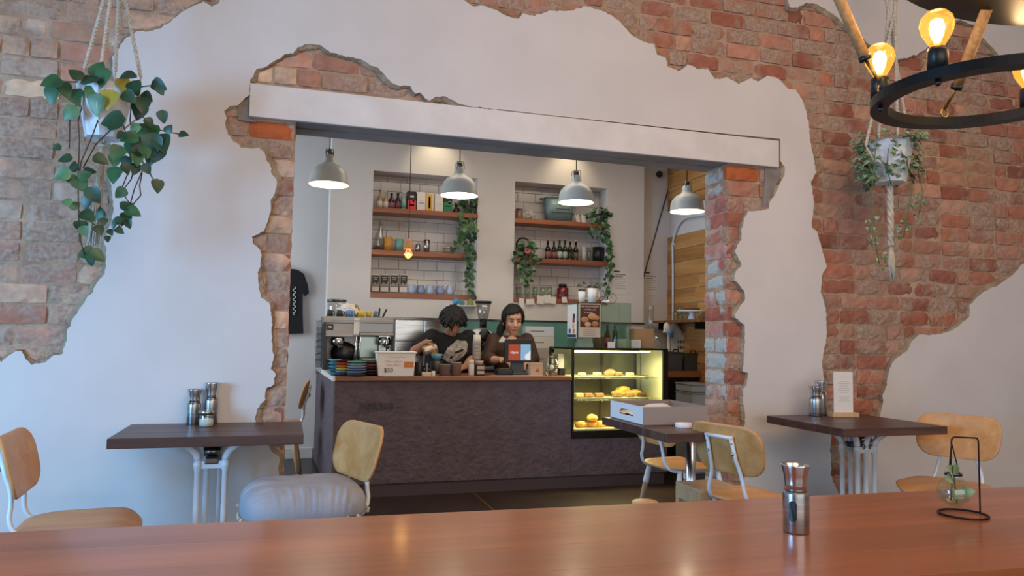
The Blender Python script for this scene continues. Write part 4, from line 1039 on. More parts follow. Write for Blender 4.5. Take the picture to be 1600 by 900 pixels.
# ---- counter
cn = thing('counter', 'low cafe counter with rough plum-brown rendered front and timber top', 'counter', ((CX0+CASE1)/2, (CF+CB)/2, 0))
MB().box(CX0, CASE0, CF, CB, 0.095, 0.855, 0.004, 1).build('front_panel', 'counter_render', cn)
MB().box(CASE0, CASE1, CF, CB, 0.095, CASEB, 0.004, 1).build('front_panel', 'counter_render', cn)
MB().box(CX0+0.02, CASE1-0.02, CF+0.02, CB-0.02, 0, 0.095).build('kick_board', 'counter_kick', cn)
side = MB(); xs = CX0-0.055
side._add([(CX0-0.002, CF+0.004, 0), (xs, LBY-0.03, 0), (xs+0.03, LBY-0.03, 0), (CX0+0.028, CF+0.004, 0), (CX0-0.002, CF+0.004, 0.855), (xs, LBY-0.03, 0.855), (xs+0.03, LBY-0.03, 0.855), (CX0+0.028, CF+0.004, 0.855)], [(0, 1, 2, 3), (7, 6, 5, 4), (0, 4, 5, 1), (1, 5, 6, 2), (2, 6, 7, 3), (3, 7, 4, 0)])
side.build('side_panel', 'counter_render', cn)
ed = MB()._add([(CX0-0.014, CF-0.02, 0.853), (xs-0.014, LBY-0.04, 0.853), (xs+0.016, LBY-0.04, 0.853), (CX0+0.002, CF-0.02, 0.853), (CX0-0.014, CF-0.02, CTZ), (xs-0.014, LBY-0.04, CTZ), (xs+0.016, LBY-0.04, CTZ), (CX0+0.002, CF-0.02, CTZ)], [(0, 1, 2, 3), (7, 6, 5, 4), (0, 4, 5, 1), (1, 5, 6, 2), (2, 6, 7, 3), (3, 7, 4, 0)])
ed.build('edge_trim', 'white_paint', cn)
MB().box(CX0+0.003, CASE0-0.005, CF-0.022, CB, 0.856, CTZ, 0.003, 1).build('worktop', 'bench_wood', cn)
lc = PY(589, 635, CF-0.004)
link('lettering', text_mesh('FOREIG', 0.062, facing_mtx(lc, FRONT), 0.003, 1.25, 0.0022), 'lettering_black', cn, 'black raised letters')

# ---- back bench, steel cupboard
bn = thing('back_bench', 'white back bench under the tiled niches behind the two people', 'bench', ((NX0+NX1)/2, 6.68, 0))
MB().box(NX0+0.06, NX1-0.12, 6.56, N-0.02, 0.1, 0.86).build('carcass', 'white_paint', bn)
MB().box(NX0+0.06, NX1-0.12, 6.54, N-0.02, 0.86, 0.9, 0.003, 1).build('worktop', 'steel', bn)
x0, x1, z0, z1 = pb(617, 690, 500, 562, 6.62)
sc_ = thing('steel_cupboard', 'brushed steel cupboard behind the man at the counter', 'cupboard', ((x0+x1)/2, 6.7, 0.9))
MB().box(x0, x1, 6.62, N-0.025, 0.901, z1).build('body', 'steel_dark', sc_)
xm = PY(662, 530, 6.62).x; zm = PY(640, 533, 6.62).z
for a, b, c_, d in ((x0, xm, zm, z1), (xm, x1, zm, z1), (x0, xm, 0.92, zm), (xm, x1, 0.92, zm)):
    MB().box(a+0.004, b-0.004, 6.606, 6.62, c_+0.004, d-0.004, 0.002, 1).build('door', 'steel', sc_)
    
# ---- shelves
def shelf(q, zt, label):
    return tag(MB().box(q[0], q[1], N-0.012, N+ND-0.008, zt-0.046, zt, 0.003, 1).build('wall_shelf', 'shelf_wood'), label, 'shelf', 'timber niche shelves')
SL = [PY(660, (326+331)/2, N).z, PY(660, 393.5, N).z, PY(660, 459, N).z]; SRZ = [PY(870, 345, N).z, PY(870, 405, N).z]
shelf(nl, SL[0], 'top timber shelf of the left niche, bottles and cartons on it')
shelf(nl, SL[1], 'middle timber shelf of the left niche, mug and steel cups on it')
shelf((nl[0], nl[1], 0, 0), SL[2], 'bottom timber shelf of the left niche, coffee bags and blue jugs on it')
shelf(nr, SRZ[0], 'top timber shelf of the right niche under the zinc tub')
shelf(nr, SRZ[1], 'middle timber shelf of the right niche with the beer bottles')
SRZ.append(nr[2]+0.046); shelf(nr, SRZ[2], 'bottom timber shelf of the right niche with paper dockets')

# ---- things on the shelves
SY = 6.9
def bottle(px0, px1, pt, zbase, Y, body, labelc, label, cap='black_plastic', group=None, neck=0.36, glassm=True):
    xa, xb = PY(px0, pt+15, Y).x, PY(px1, pt+15, Y).x; r = (xb-xa)/2; h = PY((px0+px1)/2, pt, Y).z-zbase
    b = thing('bottle', label, 'bottle', ((xa+xb)/2, Y, zbase), 0, group)
    local(b, 'glass', MB().lathe([(0, 0), (r*0.95, 0), (r, h*0.03), (r, h*0.52), (r*0.8, h*0.62), (r*neck, h*0.74), (r*neck*0.9, h*0.95), (0, h*0.95)], n=18), body)
    local(b, 'cap', MB().lathe([(r*neck*1.05, h*0.94), (r*neck*1.05, h), (0, h)], n=14), cap)
    if labelc: local(b, 'paper_label', MB().lathe([(r*1.015, h*0.12), (r*1.015, h*0.42)], n=18), labelc)
    return b
bottle(589, 597.5, 297, SL[0], SY, col('a88a5c', 0.2), 'paper', 'amber syrup bottle at the far left of the top left shelf', 'steel_dark')
bottle(598.5, 606.5, 299, SL[0], SY, col('b09a78', 0.2), 'paper', 'clear syrup bottle with white cap on the top left shelf', 'paper')
bottle(607, 616, 302, SL[0], SY, col('3a1218', 0.15), col('8d5560'), 'first of two dark cola bottles on the top left shelf', col('3a1a1a'), neck=0.45)
bottle(617, 626, 302, SL[0], SY, col('2e1016', 0.15), col('7a3b4a'), 'second dark cola bottle, beside the green-labelled bottle', col('1c1414'), neck=0.45)
bottle(627, 635, 300, SL[0], SY, col('8fa79c', 0.15), col('5f9c86'), 'pale bottle with a green label on the top left shelf', 'white_plastic', neck=0.45)
def carton(px0, px1, pt, zbase, Y, parts, label, depth=0.07, name='carton', group=None):
    xa, xb = PY(px0, pt+14, Y).x, PY(px1, pt+14, Y).x; h = PY((px0+px1)/2, pt, Y).z-zbase
    c = thing(name, label, 'carton', ((xa+xb)/2, Y, zbase), 0, group); w = (xb-xa)/2
    local(c, 'box', MB().box(-w, w, 0, depth, 0, h, 0.002, 1), parts[0])
    for (u0, u1, v0, v1, m_) in parts[1:]: local(c, 'print', MB().box(-w+2*w*u0, -w+2*w*u1, -0.0012, 0.0004, h*v0, h*v1), m_)
    return c
carton(637, 650, 299, SL[0], SY-0.03, (col('191719'), (0, 1, 0, 0.55, col('c8323a')), (0.25, 0.75, 0.68, 0.78, 'paper_grey'), (0.6, 0.8, 0.45, 0.56, 'paper'), (0.2, 0.8, 0.25, 0.33, col('8a1f26'))), 'black and red tea carton on the top left shelf')
carton(651.5, 665, 300, SL[0], SY-0.03, (col('dcd2cc'), (0.2, 0.8, 0.42, 0.45, 'ink'), (0.3, 0.7, 0.55, 0.57, 'paper_grey')), 'white carton between the red and the yellow carton')
carton(666, 678, 302, SL[0], SY-0.02, (col('d9c49a'), (0.15, 0.75, 0.08, 0.92, col('d69a2e')), (0.3, 0.55, 0.2, 0.8, col('c47f20'))), 'yellow patterned carton on the top left shelf')
carton(679.5, 692.5, 303, SL[0], SY-0.03, (col('d6cdc6'), (0.2, 0.8, 0.42, 0.45, 'paper_grey')), 'white carton between the yellow and the green carton')
carton(693.5, 706.5, 305, SL[0], SY-0.03, (col('15211a'), (0, 1, 0, 0.62, col('1f7a4a')), (0.55, 0.8, 0.52, 0.66, 'paper'), (0.15, 0.85, 0.36, 0.40, col('0f4a2a'))), 'green tea carton at the right of the cartons')
# dark ornament by the plant
x0, x1, z0, z1 = pb(708, 719, 313, 332, SY)
orn = thing('dark_ornament', 'small dark seated ornament beside the green carton', 'ornament', ((x0+x1)/2, SY, SL[0]))
local(orn, 'body', MB().lathe([(0, 0), (0.032, 0.0), (0.036, 0.02), (0.028, 0.05), (0.016, 0.07), (0, 0.078)], n=16), col('2a2226'))
local(orn, 'head', MB().sphere((-0.004, -0.006, 0.088), 0.019, n=12, m=8).tube([(-0.014, -0.006, 0.098), (-0.018, -0.006, 0.116)], [0.007, 0.001], 6).tube([(0.006, -0.006, 0.098), (0.010, -0.006, 0.116)], [0.007, 0.001], 6), col('2a2226'))

# middle left shelf
def cup(name, px0, px1, pt, zbase, Y, m_, label, handle=False, taper=0.82, cat='cup', group=None, lid=None):
    xa, xb = PY(px0, pt+8, Y).x, PY(px1, pt+8, Y).x; r = (xb-xa)/2; h = PY((px0+px1)/2, pt, Y).z-zbase
    c = thing(name, label, cat, ((xa+xb)/2, Y, zbase), 0, group)
    local(c, 'body', MB().lathe([(0, 0), (r*taper, 0), (r, h), (r*0.93, h), (r*taper*0.9, h*0.08), (0, h*0.08)], n=24), m_)
    if handle: local(c, 'handle', MB().tube([(r*0.93, 0, h*0.82), (r*1.5, 0, h*0.78), (r*1.6, 0, h*0.45), (r*0.88, 0, h*0.2)], max(r*0.12, 0.004), 8), m_)
    if lid: local(c, 'lid', MB().lathe([(r*1.06, h), (r*1.06, h*1.06), (r*0.9, h*1.08), (r*0.86, h*1.15), (0, h*1.15)], n=24), lid)
    return c
c_ = cup('stick_mug', 598, 614, 372, SL[1], SY, col('c9923c', 0.4), 'mustard mug full of wooden stirrers on the middle left shelf', taper=0.9)
sr = random.Random(2)
for k in range(12):
    a = sr.uniform(0, 6.28); r_ = 0.03; local(c_, 'stirrer', MB().tube([(r_*0.6*math.cos(a), r_*0.6*math.sin(a), 0.02), (r_*1.2*math.cos(a), r_*1.2*math.sin(a), 0.115+sr.uniform(0, .03))], 0.004, 4), col('d0a24c'))
cup('teal_tumbler', 617, 631, 374, SL[1], SY, col('6f9e92', 0.35), 'teal tumbler beside the mustard mug')
cup('steel_cup', 649, 656.5, 382, SL[1], SY, 'steel', 'short steel measuring cup on the middle left shelf', taper=1.0)
cup('steel_shaker', 661.5, 672, 375, SL[1], SY, 'steel', 'tall steel shaker cup on the middle left shelf', taper=0.8)
gb = thing('clear_bag', 'tall clear plastic bag leaning in the corner of the middle left shelf', 'bag', (PY(590, 388, SY).x, SY, SL[1]))
local(gb, 'bag', MB().lathe([(0.001, 0), (0.045, 0.004), (0.05, 0.06), (0.04, 0.14), (0.016, 0.22), (0.006, 0.29), (0.012, 0.30)], n=18, mtx=Matrix.Rotation(R(6), 3, 'Y')), 'plastic_clear')
local(gb, 'beans', MB().lathe([(0.001, 0.003), (0.042, 0.006), (0.04, 0.035), (0.001, 0.045)], n=14), col('4a4038'))
bo_ = thing('striped_bowl', 'small striped bowl half hidden by the trailing plant', 'bowl', (PY(703, 390, SY).x, SY, SL[1]))
local(bo_, 'bowl', MB().lathe([(0, 0), (0.025, 0), (0.055, 0.04), (0.06, 0.065), (0.054, 0.065), (0.02, 0.012), (0, 0.012)], n=22), col('b8a48c'))
local(bo_, 'stripe', MB().ring((0, 0, 0.052), 0.0585, 0.004, 24, 6), col('6a4038'))
# coffee bags
for i, (a, b) in enumerate(((580.5, 592), (594, 606.5), (609, 621.5), (624, 636))):
    w_ = ['first', 'second', 'third', 'fourth'][i]
    xa, xb = PY(a, 442, SY).x, PY(b, 442, SY).x; w = (xb-xa)/2; h = PY((a+b)/2, 429, SY).z-SL[2]
    c = thing('coffee_bag', 'black and white coffee bag, %s from the left on the bottom left shelf' % w_, 'coffee bag', ((xa+xb)/2, SY-0.03, SL[2]), 0, 'coffee bags on the bottom shelf')
    local(c, 'bag', MB().box(-w, w, 0, 0.055, 0, h, 0.006, 2), col('cfc8c0'))
    local(c, 'front', MB().box(-w*0.88, w*0.9, -0.002, 0.001, h*0.34, h*0.95), col('2b2523'))
    local(c, 'picture', MB().prism([(-w*0.8, h*0.36), (w*0.85, h*0.36), (w*0.85, h*0.62), (w*0.3, h*0.46), (-w*0.2, h*0.58), (-w*0.7, h*0.48)], lambda u, v: (u, -0.003, v), lambda u, v: (u, -0.001, v)), col('8d8680'))
    local(c, 'logo', MB().box(-w*0.6, w*0.6, -0.003, -0.001, h*0.80, h*0.85).box(-w*0.4, w*0.4, -0.003, -0.001, h*0.70, h*0.74), col('b9b0a6'))
    local(c, 'band', MB().box(-w*0.9, w*0.9, -0.003, 0, h*0.03, h*0.07), 'ink')
# blue jugs
for i, (a, b, dy) in enumerate(((637, 649, 0), (650.5, 664, 0.02), (666, 677, 0), (681, 695, 0.02), (697, 709, 0))):
    xa, xb = PY(a, 452, SY).x, PY(b, 452, SY).x; r = (xb-xa)/2; h = 0.086
    c = thing('milk_jug', 'pale blue ceramic jug, %s from the left on the bottom left shelf' % ['first', 'second', 'third', 'fourth', 'fifth'][i], 'jug', ((xa+xb)/2, SY-0.03+dy, SL[2]), 0, 'pale blue jugs')
    local(c, 'body', MB().lathe([(0, 0), (r*0.85, 0), (r, h*0.25), (r*0.95, h*0.55), (r*0.75, h*0.85), (r*0.78, h), (r*0.7, h), (r*0.66, h*0.85), (0, h*0.3)], n=22), col(['9fb2cf', '8494bb', 'a3b8d2', '8b98bd', 'aab4cc'][i], 0.35))
    if i: local(c, 'handle', MB().tube([(-r*0.6, 0, h*0.95), (-r*1.3, -0.01, h*1.02), (-r*1.75, -0.01, h*0.75), (-r*1.0, 0, h*0.3)], 0.006, 8), col('c9d3e2', 0.35))
# small round toys under the shelf (plain)
tb = PY(712.5, 468, 6.7)
hk = PY(724, 474, 6.7)
tag(MB().box(PY(700, 470, 6.7).x, PY(748, 470, 6.7).x, 6.66, 6.8, PY(724, 477, 6.7).z-0.012, PY(724, 477, 6.7).z, 0.002, 1).build('wall_ledge', 'white_paint'), 'narrow white ledge under the left niche behind the man', 'ledge')
lz = PY(724, 477, 6.7).z
tag(MB().sphere((tb.x, 6.7, lz+0.033), 0.033, n=18, m=12).build('blue_ball', col('3f8fc4', 0.4)), 'small bright blue ball on the ledge above the man', 'ball')
t2 = PY(722, 470, 6.7); tag(MB().lathe([(0, 0), (0.022, 0), (0.026, 0.02), (0.018, 0.04), (0, 0.046)], (t2.x, 6.7, lz), 14).build('teal_figure', col('4c8a86', 0.5)), 'small teal ornament between the blue ball and the green one', 'ornament')
t3 = PY(735, 468, 6.7); tag(MB().lathe([(0, 0), (0.036, 0), (0.030, 0.025), (0.014, 0.055), (0, 0.066)], (t3.x, 6.7, lz), 8, smooth=False).build('green_cone', col('7d8a4c', 0.6)), 'small green cone ornament on the ledge beside the grinder hopper', 'ornament')

# right niche, top shelf
c = thing('preserving_jar', 'brown filled jar in the corner of the top right shelf', 'jar', (PY(811, 342, SY).x, SY, SRZ[0]))
local(c, 'glass', MB().lathe([(0, 0), (0.034, 0), (0.036, 0.01), (0.036, 0.085), (0.03, 0.095)], n=18), col('8d6f58', 0.2)); local(c, 'lid', MB().lathe([(0.033, 0.095), (0.033, 0.11), (0, 0.11)], n=18), 'steel_dark')
cr_ = thing('coral', 'white branching coral piece on the top right shelf', 'coral', (PY(827, 343, SY).x, SY, SRZ[0]))
cm_ = MB(); rc = random.Random(6)
for k in range(26):
    a = rc.uniform(0, 6.28); e = rc.uniform(0.2, 1.5); d = Vector((math.cos(a)*math.cos(e), math.sin(a)*math.cos(e), math.sin(e))); L = rc.uniform(0.06, 0.11)
    p1 = Vector((0, 0, 0.01))+d*L*0.6; p2 = p1+(d+Vector((rc.uniform(-.6, .6), rc.uniform(-.6, .6), rc.uniform(-.2, .5)))).normalized()*L*0.4
    cm_.tube([(0, 0, 0.01), p1, p2], [0.010, 0.007, 0.004], 6)
local(cr_, 'branches', cm_, col('d8d0c8', 0.8))
zx0, zx1 = PY(849, 318, SY).x, PY(898, 318, SY).x; zb0, zb1 = PY(854.5, 340, SY).x, PY(894, 340, SY).x; zh = PY(873, 311, SY).z-SRZ[0]
zt_ = thing('zinc_tub', 'blue-grey zinc tub with handles and faded lettering behind the pendant lamp', 'tub', ((zx0+zx1)/2, SY+0.01, SRZ[0]))
mx_ = (zx0+zx1)/2
def tub_ring(w0, d0, z): return [(w0*math.copysign(abs(math.cos(a))**0.55, math.cos(a)), d0*math.copysign(abs(math.sin(a))**0.55, math.sin(a)), z) for a in [2*math.pi*k/36 for k in range(36)]]
w0, w1 = (zb1-zb0)/2, (zx1-zx0)/2-0.008; vv = tub_ring(w0, 0.062, 0.001)+tub_ring(w1, 0.08, zh)+tub_ring(w1-0.006, 0.075, zh)+tub_ring(w0-0.004, 0.058, 0.006)
ff = [tuple(range(36))[::-1]]+[(r_*36+k, r_*36+(k+1) % 36, (r_+1)*36+(k+1) % 36, (r_+1)*36+k) for r_ in range(3) for k in range(36)]+[tuple(108+k for k in range(36))]
local(zt_, 'body', MB()._add(vv, ff, True), mat('zinc', '7a9498', 0.45, 0.3, c2='6a8488', nscale=12))
local(zt_, 'rim', MB().tube([Vector(p) for p in tub_ring(w1+0.002, 0.082, zh)+tub_ring(w1+0.002, 0.082, zh)[:1]], 0.0045, 6, caps=False), 'zinc')
for s_ in (-1, 1): local(zt_, 'handle', MB().tube([(s_*w1, -0.035, zh-0.012), (s_*(w1+0.035), -0.03, zh-0.006), (s_*(w1+0.035), 0.03, zh-0.006), (s_*w1, 0.035, zh-0.012)], 0.005, 6), 'steel_dark')
for i, (w_, z_) in enumerate(((0.045, 0.70), (0.075, 0.52), (0.12, 0.36))):
    yy_ = -(0.062+0.018*z_)-0.0015; local(zt_, 'lettering', MB().box(-w_+0.02, w_+0.02, yy_, yy_+0.003, zh*z_, zh*z_+0.008), 'ink')
cdp = PY(907, 345, SY)
for i, (px, ang) in enumerate(((904, 12), (912, -8))):
    c = thing('postcard', ['cream card leaning by the plant on the top right shelf', 'second cream card overlapping it, nearer the plant'][i], 'card', (PY(px, 346, SY).x, SY-0.01*i, SRZ[0]), R(ang))
    local(c, 'card', MB().box(-0.022, 0.022, -0.002, 0.002, 0.002, 0.10, mtx=Matrix.Rotation(R(-14+10*i), 4, 'Y')), 'paper')
    local(c, 'clip', MB().box(-0.006, 0.006, -0.003, 0.003, 0.09, 0.102, mtx=Matrix.Rotation(R(-14+10*i), 4, 'Y')), 'ink')
# middle right shelf
wr_ = thing('wreath', 'dark twig wreath ring leaning on the tiles of the right niche', 'wreath', (PY(820, 402, SY).x, SY+0.06, SRZ[1]))
wm = MB(); rw = 0.068
for ph in (0, 2.1, 4.2):
    wm.tube([((rw+0.005*math.cos(7*a+ph))*math.cos(a), 0.004*math.sin(7*a+ph), 0.085+rw*math.sin(a)+0.005*math.cos(7*a+ph)*math.sin(a)+0.06) for a in [2*math.pi*k/60 for k in range(61)]], 0.005, 5, caps=False)
local(wr_, 'twigs', wm, col('2e2622'))
def beer(i, a, b, pt, body, lab, cap, text):
    bottle(a, b, pt, SRZ[1], SY, body, lab, text, cap, 'beer bottles on the middle right shelf', 0.38)
beer(0, 851.5, 860, 376, col('2a1414', 0.12), col('8d6a60'), col('4a1f1c'), 'brown beer bottle with a pale red label, first from the left')
beer(1, 861.5, 869.5, 377, col('2c1513', 0.12), col('9c5a50'), col('4a1f1c'), 'brown beer bottle with a red label, second from the left')
beer(2, 870.5, 878.3, 375, col('17301f', 0.12), col('b9c2ba'), col('1e3a2a'), 'green beer bottle with a white label, third from the left')
beer(3, 878.8, 886.5, 375, col('152c1c', 0.12), col('a9b4ac'), col('1e3a2a'), 'green beer bottle with a grey label, fourth from the left')
beer(4, 887, 894.5, 375.5, col('141414', 0.12), col('3a352c'), col('b8ab86'), 'black beer bottle with a gold neck, fifth from the left')
beer(5, 896, 903.5, 376, col('151311', 0.12), col('6a5a3a'), col('cbbf9a'), 'black beer bottle with a pale gold neck, at the right end of the row')
cup('white_tumbler', 909, 916, 385, SRZ[1], SY, col('c9c6c2', 0.3), 'pale slim tumbler between the beer bottles and the black mug', taper=0.95)
cup('glass_tumbler', 917, 923, 387, SRZ[1], SY, 'glass_clear', 'clear slim glass beside the pale tumbler', taper=0.95, cat='glass')
cup('black_mug', 926.5, 943, 386.5, SRZ[1], SY, col('1d1e20', 0.35), 'big black mug at the right end of the middle right shelf', handle=True, taper=0.97)
# bottom right: red jar, glasses, dockets
c = thing('red_jar', 'dark red preserve jar with black lid on the bottom right shelf', 'jar', (PY(879, 466, SY).x, SY, SRZ[2]))
local(c, 'jar', MB().lathe([(0, 0), (0.055, 0), (0.058, 0.01), (0.058, 0.11), (0.04, 0.125)], n=22), col('6e1f24', 0.15)); local(c, 'lid', MB().lathe([(0.04, 0.125), (0.042, 0.15), (0.035, 0.155), (0, 0.155)], n=22), 'black_plastic')
for i, px in enumerate((810, 824, 836, 848, 858)):
    cup('water_glass', px-5, px+5, 448, SRZ[2], SY-0.02*(i % 2), 'glass_clear', 'clear water glass, number %s from the left behind the dockets' % ['one', 'two', 'three', 'four', 'five'][i], taper=0.85, cat='glass', group='water glasses on the bottom right shelf')
for i, (a, b, t, bt, rot) in enumerate(((811, 819, 466, 482, 3), (822, 835, 467, 476, -4), (839, 850, 462, 475, 6), (850, 861, 461, 474, -3), (861, 869, 464, 475, 5), (878, 886, 464, 473, -6))):
    xa, xb, za, zb2 = pb(a, b, t, bt, 6.77); c = Vector(((xa+xb)/2, 6.772, (za+zb2)/2)); w, h = xb-xa, zb2-za
    tag(MB().box(-w/2, w/2, -0.001, 0.001, -h/2, h/2, mtx=Matrix.Translation(c) @ Matrix.Rotation(R(rot), 4, 'Y') @ Matrix.Rotation(R(-6), 4, 'X')).build('order_docket', 'paper'), 'white paper docket, %s from the left along the bottom right shelf' % ['first', 'second', 'third', 'fourth', 'fifth', 'last'][i], 'docket', 'order dockets on the shelf edge')

# trailing plants of the shelves
def shelf_plant(name, label, px, py, Y, zbase, strands, nleaf, kinds, size, spread=0.09, potm='black_plastic', seed=1):
    rp = random.Random(seed); p0 = PY(px, py, Y); t = thing(name, label, 'plant', (p0.x, Y, zbase))
    MB().lathe([(0, zbase), (0.04, zbase), (0.052, zbase+0.085), (0.046, zbase+0.085), (0, zbase+0.075)], (p0.x, Y, 0), 18).build('pot', potm, t)
    vm = MB(); sp = {k: [] for k in kinds}
    for s_ in strands:
        pts = [PY(x, y, Y-0.07-0.04*min(i, 2)+rp.uniform(-.02, .02)) for i, (x, y) in enumerate(s_)]
        pts[0] = Vector((p0.x, Y, zbase+0.08)); vm.tube(pts, 0.0025, 5)
        for i in range(len(pts)-1):
            m_ = max(2, int((pts[i+1]-pts[i]).length/0.022))
            for k in range(m_):
                q = pts[i].lerp(pts[i+1], (k+rp.random())/m_); a = rp.uniform(0, 6.28)
                sp[rp.choice(kinds)].append((q, (math.cos(a), rp.uniform(-.6, .1), math.sin(a)-0.5), (rp.uniform(-.5, .5), -1, rp.uniform(0, .8)), size*rp.uniform(0.7, 1.2)))
    for k in range(nleaf):
        a = rp.uniform(0, 6.28); r_ = spread*math.sqrt(rp.random()); q = Vector((p0.x+r_*math.cos(a)*1.1, Y-0.03+r_*0.7*math.sin(a), zbase+0.08+rp.uniform(-0.03, 0.09)*(1.2-r_/spread)))
        sp[rp.choice(kinds)].append((q, (math.cos(a), math.sin(a), rp.uniform(-.4, .8)), (rp.uniform(-.5, .5), -1, .8), size*rp.uniform(0.7, 1.2)))
    vm.build('vine', 'stem_green', t)
    for k, v in sp.items():
        if v: foliage_mesh(v).build('foliage', k, t)['kind'] = 'stuff'
    return t
shelf_plant('trailing_plant', 'long trailing plant hanging from the top shelf of the left niche', 733, 325, SY-0.02, SL[0], [[(728, 318), (722, 340), (722, 365), (728, 392), (734, 410), (730, 432), (734, 455)], [(735, 318), (738, 345), (734, 370), (738, 395), (742, 405)], [(730, 318), (728, 350), (718, 378), (704, 392)], [(738, 318), (741, 350), (742, 375), (736, 400), (735, 430), (738, 464)], [(728, 320), (716, 350), (724, 375), (738, 388)], [(732, 318), (730, 360), (726, 385), (742, 400)]], 55, ['leaf_green', 'leaf_light', 'leaf_dark'], 0.052, 0.085, col('6a5040'), 5)
shelf_plant('trailing_plant', 'bushy trailing plant at the right end of the top right shelf', 935, 343, SY-0.03, SRZ[0], [[(930, 325), (925, 345), (922, 362), (928, 372)], [(938, 325), (940, 350), (938, 368), (948, 380)], [(942, 322), (948, 345), (948, 372), (952, 395)], [(934, 325), (932, 355), (934, 370)], [(940, 325), (946, 360), (950, 385), (951, 410), (948, 430), (944, 445), (950, 455)], [(944, 325), (952, 380), (955, 410), (952, 440), (948, 460)]], 120, ['leaf_green', 'leaf_dark', 'leaf_light'], 0.046, 0.11, col('7a8078'), 6)
shp = shelf_plant('flowering_plant', 'trailing plant with one pink flower in front of the wreath', 822, 402, SY-0.04, SRZ[1], [[(820, 395), (812, 415), (815, 430), (822, 445)], [(824, 395), (830, 412), (832, 425), (826, 440)], [(818, 395), (806, 398), (802, 404)], [(826, 394), (838, 400), (845, 412)], [(822, 395), (822, 420), (822, 450)], [(822, 395), (814, 420), (818, 435)]], 45, ['leaf_green', 'leaf_light', 'leaf_dark'], 0.05, 0.08, col('5a4a40'), 7)
fp = PY(824.5, 391.5, SY-0.13); fm = MB()
for k in range(6): a = k*1.05; fm.sphere(fp+Vector((0.018*math.cos(a), 0, 0.018*math.sin(a))), 0.017, 0.009, 0.017, 10, 6)
fm.build('flower', col('d8707c', 0.6), shp)

# ---- pendant lamps
def make_pendant():
    p = thing('pendant_lamp', 'x', 'lamp', (0, 0, 0), 0, 'white enamel pendant lamps over the counter')
    r = 0.135
    prof = [(r, 0.0), (r*1.0, 0.006), (r*0.965, 0.02), (r*0.94, 0.06), (r*0.84, 0.095), (r*0.66, 0.122), (r*0.44, 0.138), (r*0.33, 0.150), (r*0.29, 0.165), (r*0.27, 0.2), (r*0.22, 0.205)]
    local(p, 'shade', MB().lathe(prof, n=40, caps=False), 'lamp_enamel')
    local(p, 'shade_lining', MB().lathe([(max(a-0.004, 0.001), b+0.001) for a, b in prof[:-2]]+[(0.001, 0.17)], n=40, caps=False), 'lamp_inner')
    local(p, 'bulb', MB().sphere((0, 0, 0.075), 0.032, n=18, m=12), 'lamp_glow')
    nk = MB().lathe([(r*0.16, 0.2), (r*0.16, 0.235), (0.006, 0.245)], n=14)
    local(p, 'neck', nk, 'steel_dark')
    for k in range(4):
        a = R(45+90*k); local(p, 'strut', MB().tube([(r*0.27*math.cos(a), r*0.27*math.sin(a), 0.185), (r*0.25*math.cos(a), r*0.25*math.sin(a), 0.24), (0.006*math.cos(a), 0.006*math.sin(a), 0.246)], 0.0028, 6), 'steel_dark')
    local(p, 'cord', MB().tube([(0, 0, 0.24), (0, 0, 3.12-2.17)], 0.0035, 6), 'black_plastic')
    return p
PYL = 5.1; pd0 = make_pendant()
for i, (px, py) in enumerate(((513.5, 289), (717.5, 306), (900, 317), (1073.5, 331))):
    o = pd0 if i == 0 else copy_tree(pd0); q = PY(px, py, PYL); o.location = q
    o['label'] = ['white pendant lamp at the left end of the row over the counter', 'white pendant lamp in front of the left niche', 'white pendant lamp in front of the right niche', 'white pendant lamp beside the brick pier at the right end'][i]
    point('pendant_light', q+Vector((0, 0, 0.028)), 5.0, (1.0, 0.88, 0.66), 0.012)
    for ch_ in o.children:
        if ch_.name.startswith('cord'): ch_.scale.z = 1.0
# bare bulb pendant in a cork holder
q = PY(638, 398, 5.6)
bp_ = thing('bulb_pendant', 'bare glowing bulb in a cork holder on a long cord before the left niche', 'lamp', q)
local(bp_, 'bulb', MB().lathe([(0.001, -0.047), (0.026, -0.039), (0.044, -0.012), (0.046, 0.006), (0.036, 0.028), (0.022, 0.044), (0.018, 0.052)], n=22), 'glass_bulb')
local(bp_, 'filament', MB().sphere((0, 0, -0.004), 0.022, n=14, m=10), 'bulb_glow_soft')
local(bp_, 'holder', MB().lathe([(0.0, 0.046), (0.036, 0.046), (0.036, 0.052), (0.026, 0.115), (0.02, 0.122), (0, 0.122)], n=20), 'cork')
local(bp_, 'cord', MB().tube([(0, 0, 0.12), (0, 0, 3.12-q.z)], 0.003, 6), 'black_plastic')
point('bulb_pendant_light', q, 1.2, (1, 0.7, 0.4), 0.04)
# ceiling spots washing the wall above the niches
for i, px in enumerate((690, 905)):
    q = PY(px, 250, N-0.28); z = 3.08
    s_ = thing('downlight', 'small round ceiling downlight close to the %s niche' % ('left', 'right')[i], 'light', (q.x, N-0.28, 3.1), 0, 'ceiling downlights')
    local(s_, 'trim_ring', MB().ring((0, 0, 0.012), 0.045, 0.006, 24, 6), 'white_plastic')
    local(s_, 'lens', MB().lathe([(0, 0.012), (0.04, 0.012)], n=20), 'lamp_glow')
    spot('downlight_beam', (q.x, N-0.28, 3.09), (q.x, N+0.02, 2.75), 7, (1.0, 0.83, 0.55), 95, 0.9)
